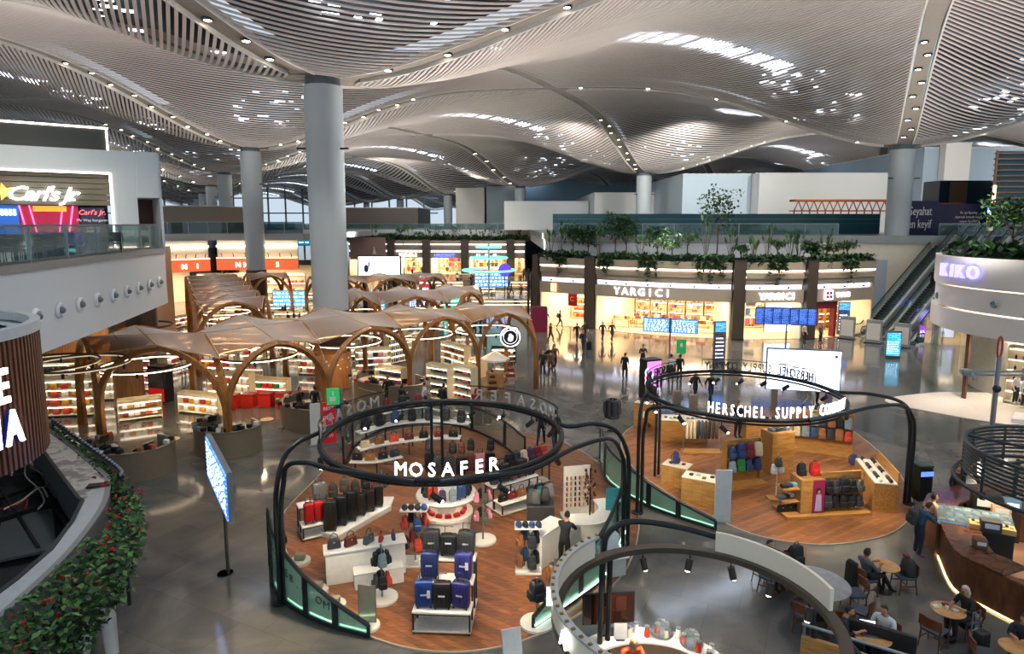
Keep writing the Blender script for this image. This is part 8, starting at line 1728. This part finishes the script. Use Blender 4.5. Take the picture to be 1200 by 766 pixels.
o = thing('luggage_trolley', 'steel luggage trolley handle beside the cup table', 'trolley', (*at(1140, 765), 0), .4); MB().tube([(-.15, 0, .1), (-.13, 0, 1.05), (.13, 0, 1.05), (.15, 0, .1)], .018, 6).tube([(-.14, 0, .6), (.14, 0, .6)], .014, 6).build('handle', STEEL, o); MB().rbox((0, -.2, .12), (.36, .4, .05), .01).build('plate', BLACK, o); MB().rbox((0, -.15, .4), (.32, .25, .5), .05).build('strapped_bag', mat('1c2226', .6), o)
# wooden bar
BW = wood('5a3420', '82502e', .35, (10, 10, .7)); wb_ = spline([(*at(1100, 652), 0), (*at(1118, 690), 0), (*at(1155, 712), 0), (*at(1200, 735), 0), (*at(1240, 750), 0)], 5)
wb_ = [(p.x, p.y) for p in wb_]; K1 = Vector(wb_[0]); P = path_local(wb_, K1)
o = thing('wooden_bar', 'curved wooden bar of upright boards with a warm light line at its foot', 'bar', (*wb_[0], 0))
MB().wall(off(P, .1), .08, 1.08, .2).build('board_front', BW, o); mb = MB(); nb = 46
for k in range(nb):
    p, a = along(P, (k+.5)/nb); mb.box((p.x, p.y, .56), (.11, .05, 1.0), rz=a)
mb.build('upright_boards', wood('4a2a1a', '744628', .4, (3, 3, 1)), o)
MB().wall(off(P, .06), 0, .06, .1).build('plinth', BLACK, o); MB().wall(off(P, -.03), .02, .05, .03).build('foot_light', mat('ffd98a', emit=7), o); MB().wall(off(P, .42)[:13], 1.08, 1.14, .95).build('bar_top', wood('4a2c1c', '6a4028', .25, (2, 2, 1)), o)
MB().wall([(0, 0), (.2, .9), (.9, 1.9), (2.2, 2.6), (4, 2.9)], .0, 1.08, .25).build('rear_front', BW, o); MB().wall([(.15, .0), (.5, .9), (1.1, 1.6), (2.3, 2.2), (4, 2.5)], 1.08, 1.14, .9).build('rear_top', wood('4a2c1c', '6a4028', .25, (2, 2, 1)), o)
x, y = 14.0, 17.9; o = thing('pastry_tray', 'pale wooden tray display with dark pastries on the bar top', 'tray', (x, y-.2, 1.14), -.5); MB().rbox((0, 0, .08), (1.1, .4, .16), .01).build('tray_box', mat('c9a468', .4), o)
mb = MB()
for k in range(10): mb.rbox((-.45+.1*k, .05*(-1)**k, .19), (.08, .1, .05), .02, mi=k % 2)
mb.build('pastries', [mat('2a1a14', .5), mat('d8b890', .5)], o)
x, y = at(1140, 612, 1.1); o = thing('display_case', 'lit glass display case of pastry rows with blue edge on the bar', 'display case', (x, y, 0), -.45)
MB().rbox((0, 0, .55), (1.9, .8, 1.1), .02).build('body', mat('2a2422', .4), o); MB().box((0, -.1, 1.3), (1.9, .7, .04), rx=.4).build('glass_top', glass('a8c8d8', .4, .8), o); MB().bx(-.95, .95, -.43, -.40, 1.1, 1.16).build('blue_edge', mat('5a90b8', emit=.8), o)
mb = MB()
for k in range(24): mb.rbox((-.82+.235*(k % 8), -.25+.25*(k//8), 1.17+.08*(k//8)), (.17, .14, .08), .03, mi=k % 3)
mb.build('pastries', [mat('e8c9a0', .5), mat('f0e2cc', .5), mat('b06a3a', .5)], o)
spot('bar_spot', (x, y, 2.9), (x, y, 0), 240, WARM, 100, .6, .05); spot('bar_spot', (14.6, 17.8, 2.9), (14.6, 17.8, 0), 200, WARM, 110, .6, .05)
for k, (px, py, w, h, c, lb) in enumerate(((1155, 595, .8, .6, '1c1a1a', 'black coffee machine behind the display case'), (1172, 600, .5, .4, 'c9a080', 'orange fruit basket behind the bar'), (1185, 592, .45, .35, '8ab0c8', 'pale blue till screen at the back of the bar'), (1160, 622, .5, .35, '3a3c3e', 'dark grinder on the bar'), (1148, 640, .3, .25, '6a4a34', 'small brown box on the bar'))):
    x, y = at(px, py, 1.14); o = thing(('coffee_machine', 'fruit_basket', 'till_screen', 'coffee_grinder', 'small_box')[k], lb, ('coffee machine', 'basket', 'screen', 'grinder', 'box')[k], (x, y, 1.14 if k > 2 else .0), -.4)
    z0 = 0 if k > 2 else 1.0
    if z0: MB().rbox((0, 0, .5), (w, .5, 1.0), .02).build('cabinet', mat('3a2a20', .5), o)
    MB().rbox((0, 0, z0+h/2), (w, .35, h), .03).build('body', mat(c, .4), o); MB().rbox((0, -.18, z0+h*.6), (w*.7, .02, h*.4), .005).build('front_plate', mat('c9d4d8', .3, emit=1.2 if k == 2 else 0), o)
person(15.4, 21.2, 0, .3, 'stand', 'barista in black behind the display case', top='15161a', leg='15161a')
o = thing('wooden_cabinet', 'brown wooden back cabinet with white paper notice inside the bar', 'cabinet', (16.0, 19.4, 0), -.35); MB().rbox((0, 0, .5), (2.6, .5, 1.0), .02).build('body', BW, o); MB().bx(-.5, -.1, -.26, -.25, .35, .85).build('paper_notice', WHITE, o); MB().rbox((0, 0, 1.02), (2.7, .6, .05), .01).build('top_slab', wood('3a2216', '583622', .3), o)
struct('floor_bar', MB().prism([(14.1, 17.2), (20, 14.5), (20, 21.5), (15.8, 20.6)], .0, .02), mat('b08a6c', .35))
# louvred ring over the bar
lc = (15.55, 17.0); o = thing('louvred_ring', 'dark grey ring of stacked horizontal louvres hanging over the cafe bar at the right edge', 'canopy', (*lc, 0)); LG = mat('3a4448', .4, .3)
for k in range(8):
    z = 2.75+.115*k; MB().tube([((2.5 if k else 2.72)*math.cos(t*PI/24), (2.5 if k else 2.72)*math.sin(t*PI/24), z if k else z-.12) for t in range(48)], .035 if k else .06, 6, True).build('louvre_ring', LG, o)
MB().tube([(2.5*math.cos(t*PI/24), 2.5*math.sin(t*PI/24), 3.68) for t in range(48)], .06, 6, True).build('top_ring', LG, o)
mb = MB()
for k in range(12): a = k*PI/6; mb.beam((2.5*math.cos(a), 2.5*math.sin(a), 2.6), (2.5*math.cos(a), 2.5*math.sin(a), 3.7), .06, .05)
for k in range(3): a = k*PI/3+.2; mb.beam((2.5*math.cos(a), 2.5*math.sin(a), 3.6), (-2.5*math.cos(a), -2.5*math.sin(a), 3.6), .07, .07)
mb.build('spoke_frame', LG, o); MB().tube([(.5, 2.5, 2.6), (.5, 2.55, 0)], .06, 8).tube([(2.4, 1, 2.6), (2.4, 1, 0)], .07, 8).build('post', LG, o)
for k in range(6): a = R(150+k*30); l = MB().lathe([(0, 0), (.07, 0), (.07, -.2), (0, -.2)], 10).build('spotlight', BLACK, o, (2.45*math.cos(a), 2.45*math.sin(a), 2.58)); MB().ell((0, 0, -.205), (.05, .05, .01)).build('lens', mat('fff0d8', emit=14), l)
# lighting pole with cameras, waste bin
x, y = at(1158, 545); o = thing('lamp_pole', 'leaning grey steel pole with cross arms and cameras before the white pavilion', 'pole', (x, y, 0), .0); MB().tube([(0, 0, 0), (0, 0, 4.6)], .1, 10).build('pole', STEEL, o); MB().beam((-1.3, 0, 4.0), (1.3, 0, 4.0), .08, .08).beam((-1.3, .2, 3.8), (1.3, .2, 3.8), .06, .06).build('cross_arm', STEEL, o)
for k in (-1, 1): MB().rbox((k*1.3, 0, 4.0), (.4, .3, .22), .05).rbox((k*1.0, -.1, 3.75), (.14, .14, .2), .05).build('camera', mat('8a8e92', .4), o)
MB().ell((-.05, -.12, 3.3), (.16, .16, .16)).build('dome_camera', BLACK, o); MB().tube([(.1*math.cos(t*PI/6), 0, 5.0+.45*math.sin(t*PI/6)) for t in range(13)], .04, 6).build('red_hoop', mat('a83a28', .4), o)
x, y = at(1078, 584); o = thing('waste_bin', 'tall dark waste bin with lit blue band right of the backpack shop post', 'bin', (x, y, 0), .1); MB().rbox((0, 0, .62), (.5, .5, 1.24), .03).build('body', mat('14201c', .35), o); MB().bx(-.24, .24, -.27, -.25, .95, 1.12).build('blue_band', mat('6a90e0', emit=1.3), o); MB().rbox((0, 0, 1.3), (.52, .52, .1), .03).build('lid', mat('20382c', .4), o)
# mannequins on the pavilion platform
for k, (px, py) in enumerate(((1186, 474), (1196, 478))):
    x, y = at(px, py, .25); o = thing('mannequin', 'white-topped black-trousered display figure on the pavilion platform, %s' % ('left', 'right')[k], 'mannequin', (x+.3, y+.2, .22), .3); b = put('figure', pose_mesh('stand', std('stand')), o, (0, 0, .03), sc=.98)
    for i, m in enumerate((mat('e6ded4', .4), mat('e6e2da', .5), mat('16161a', .6), mat('e6ded4', .4), mat('e6ded4', .4))): b.material_slots[i].link = 'OBJECT'; b.material_slots[i].material = m
    MB().lathe([(0, 0), (.2, 0), (.2, .03), (0, .03)], 16).build('base_disc', STEEL, o)
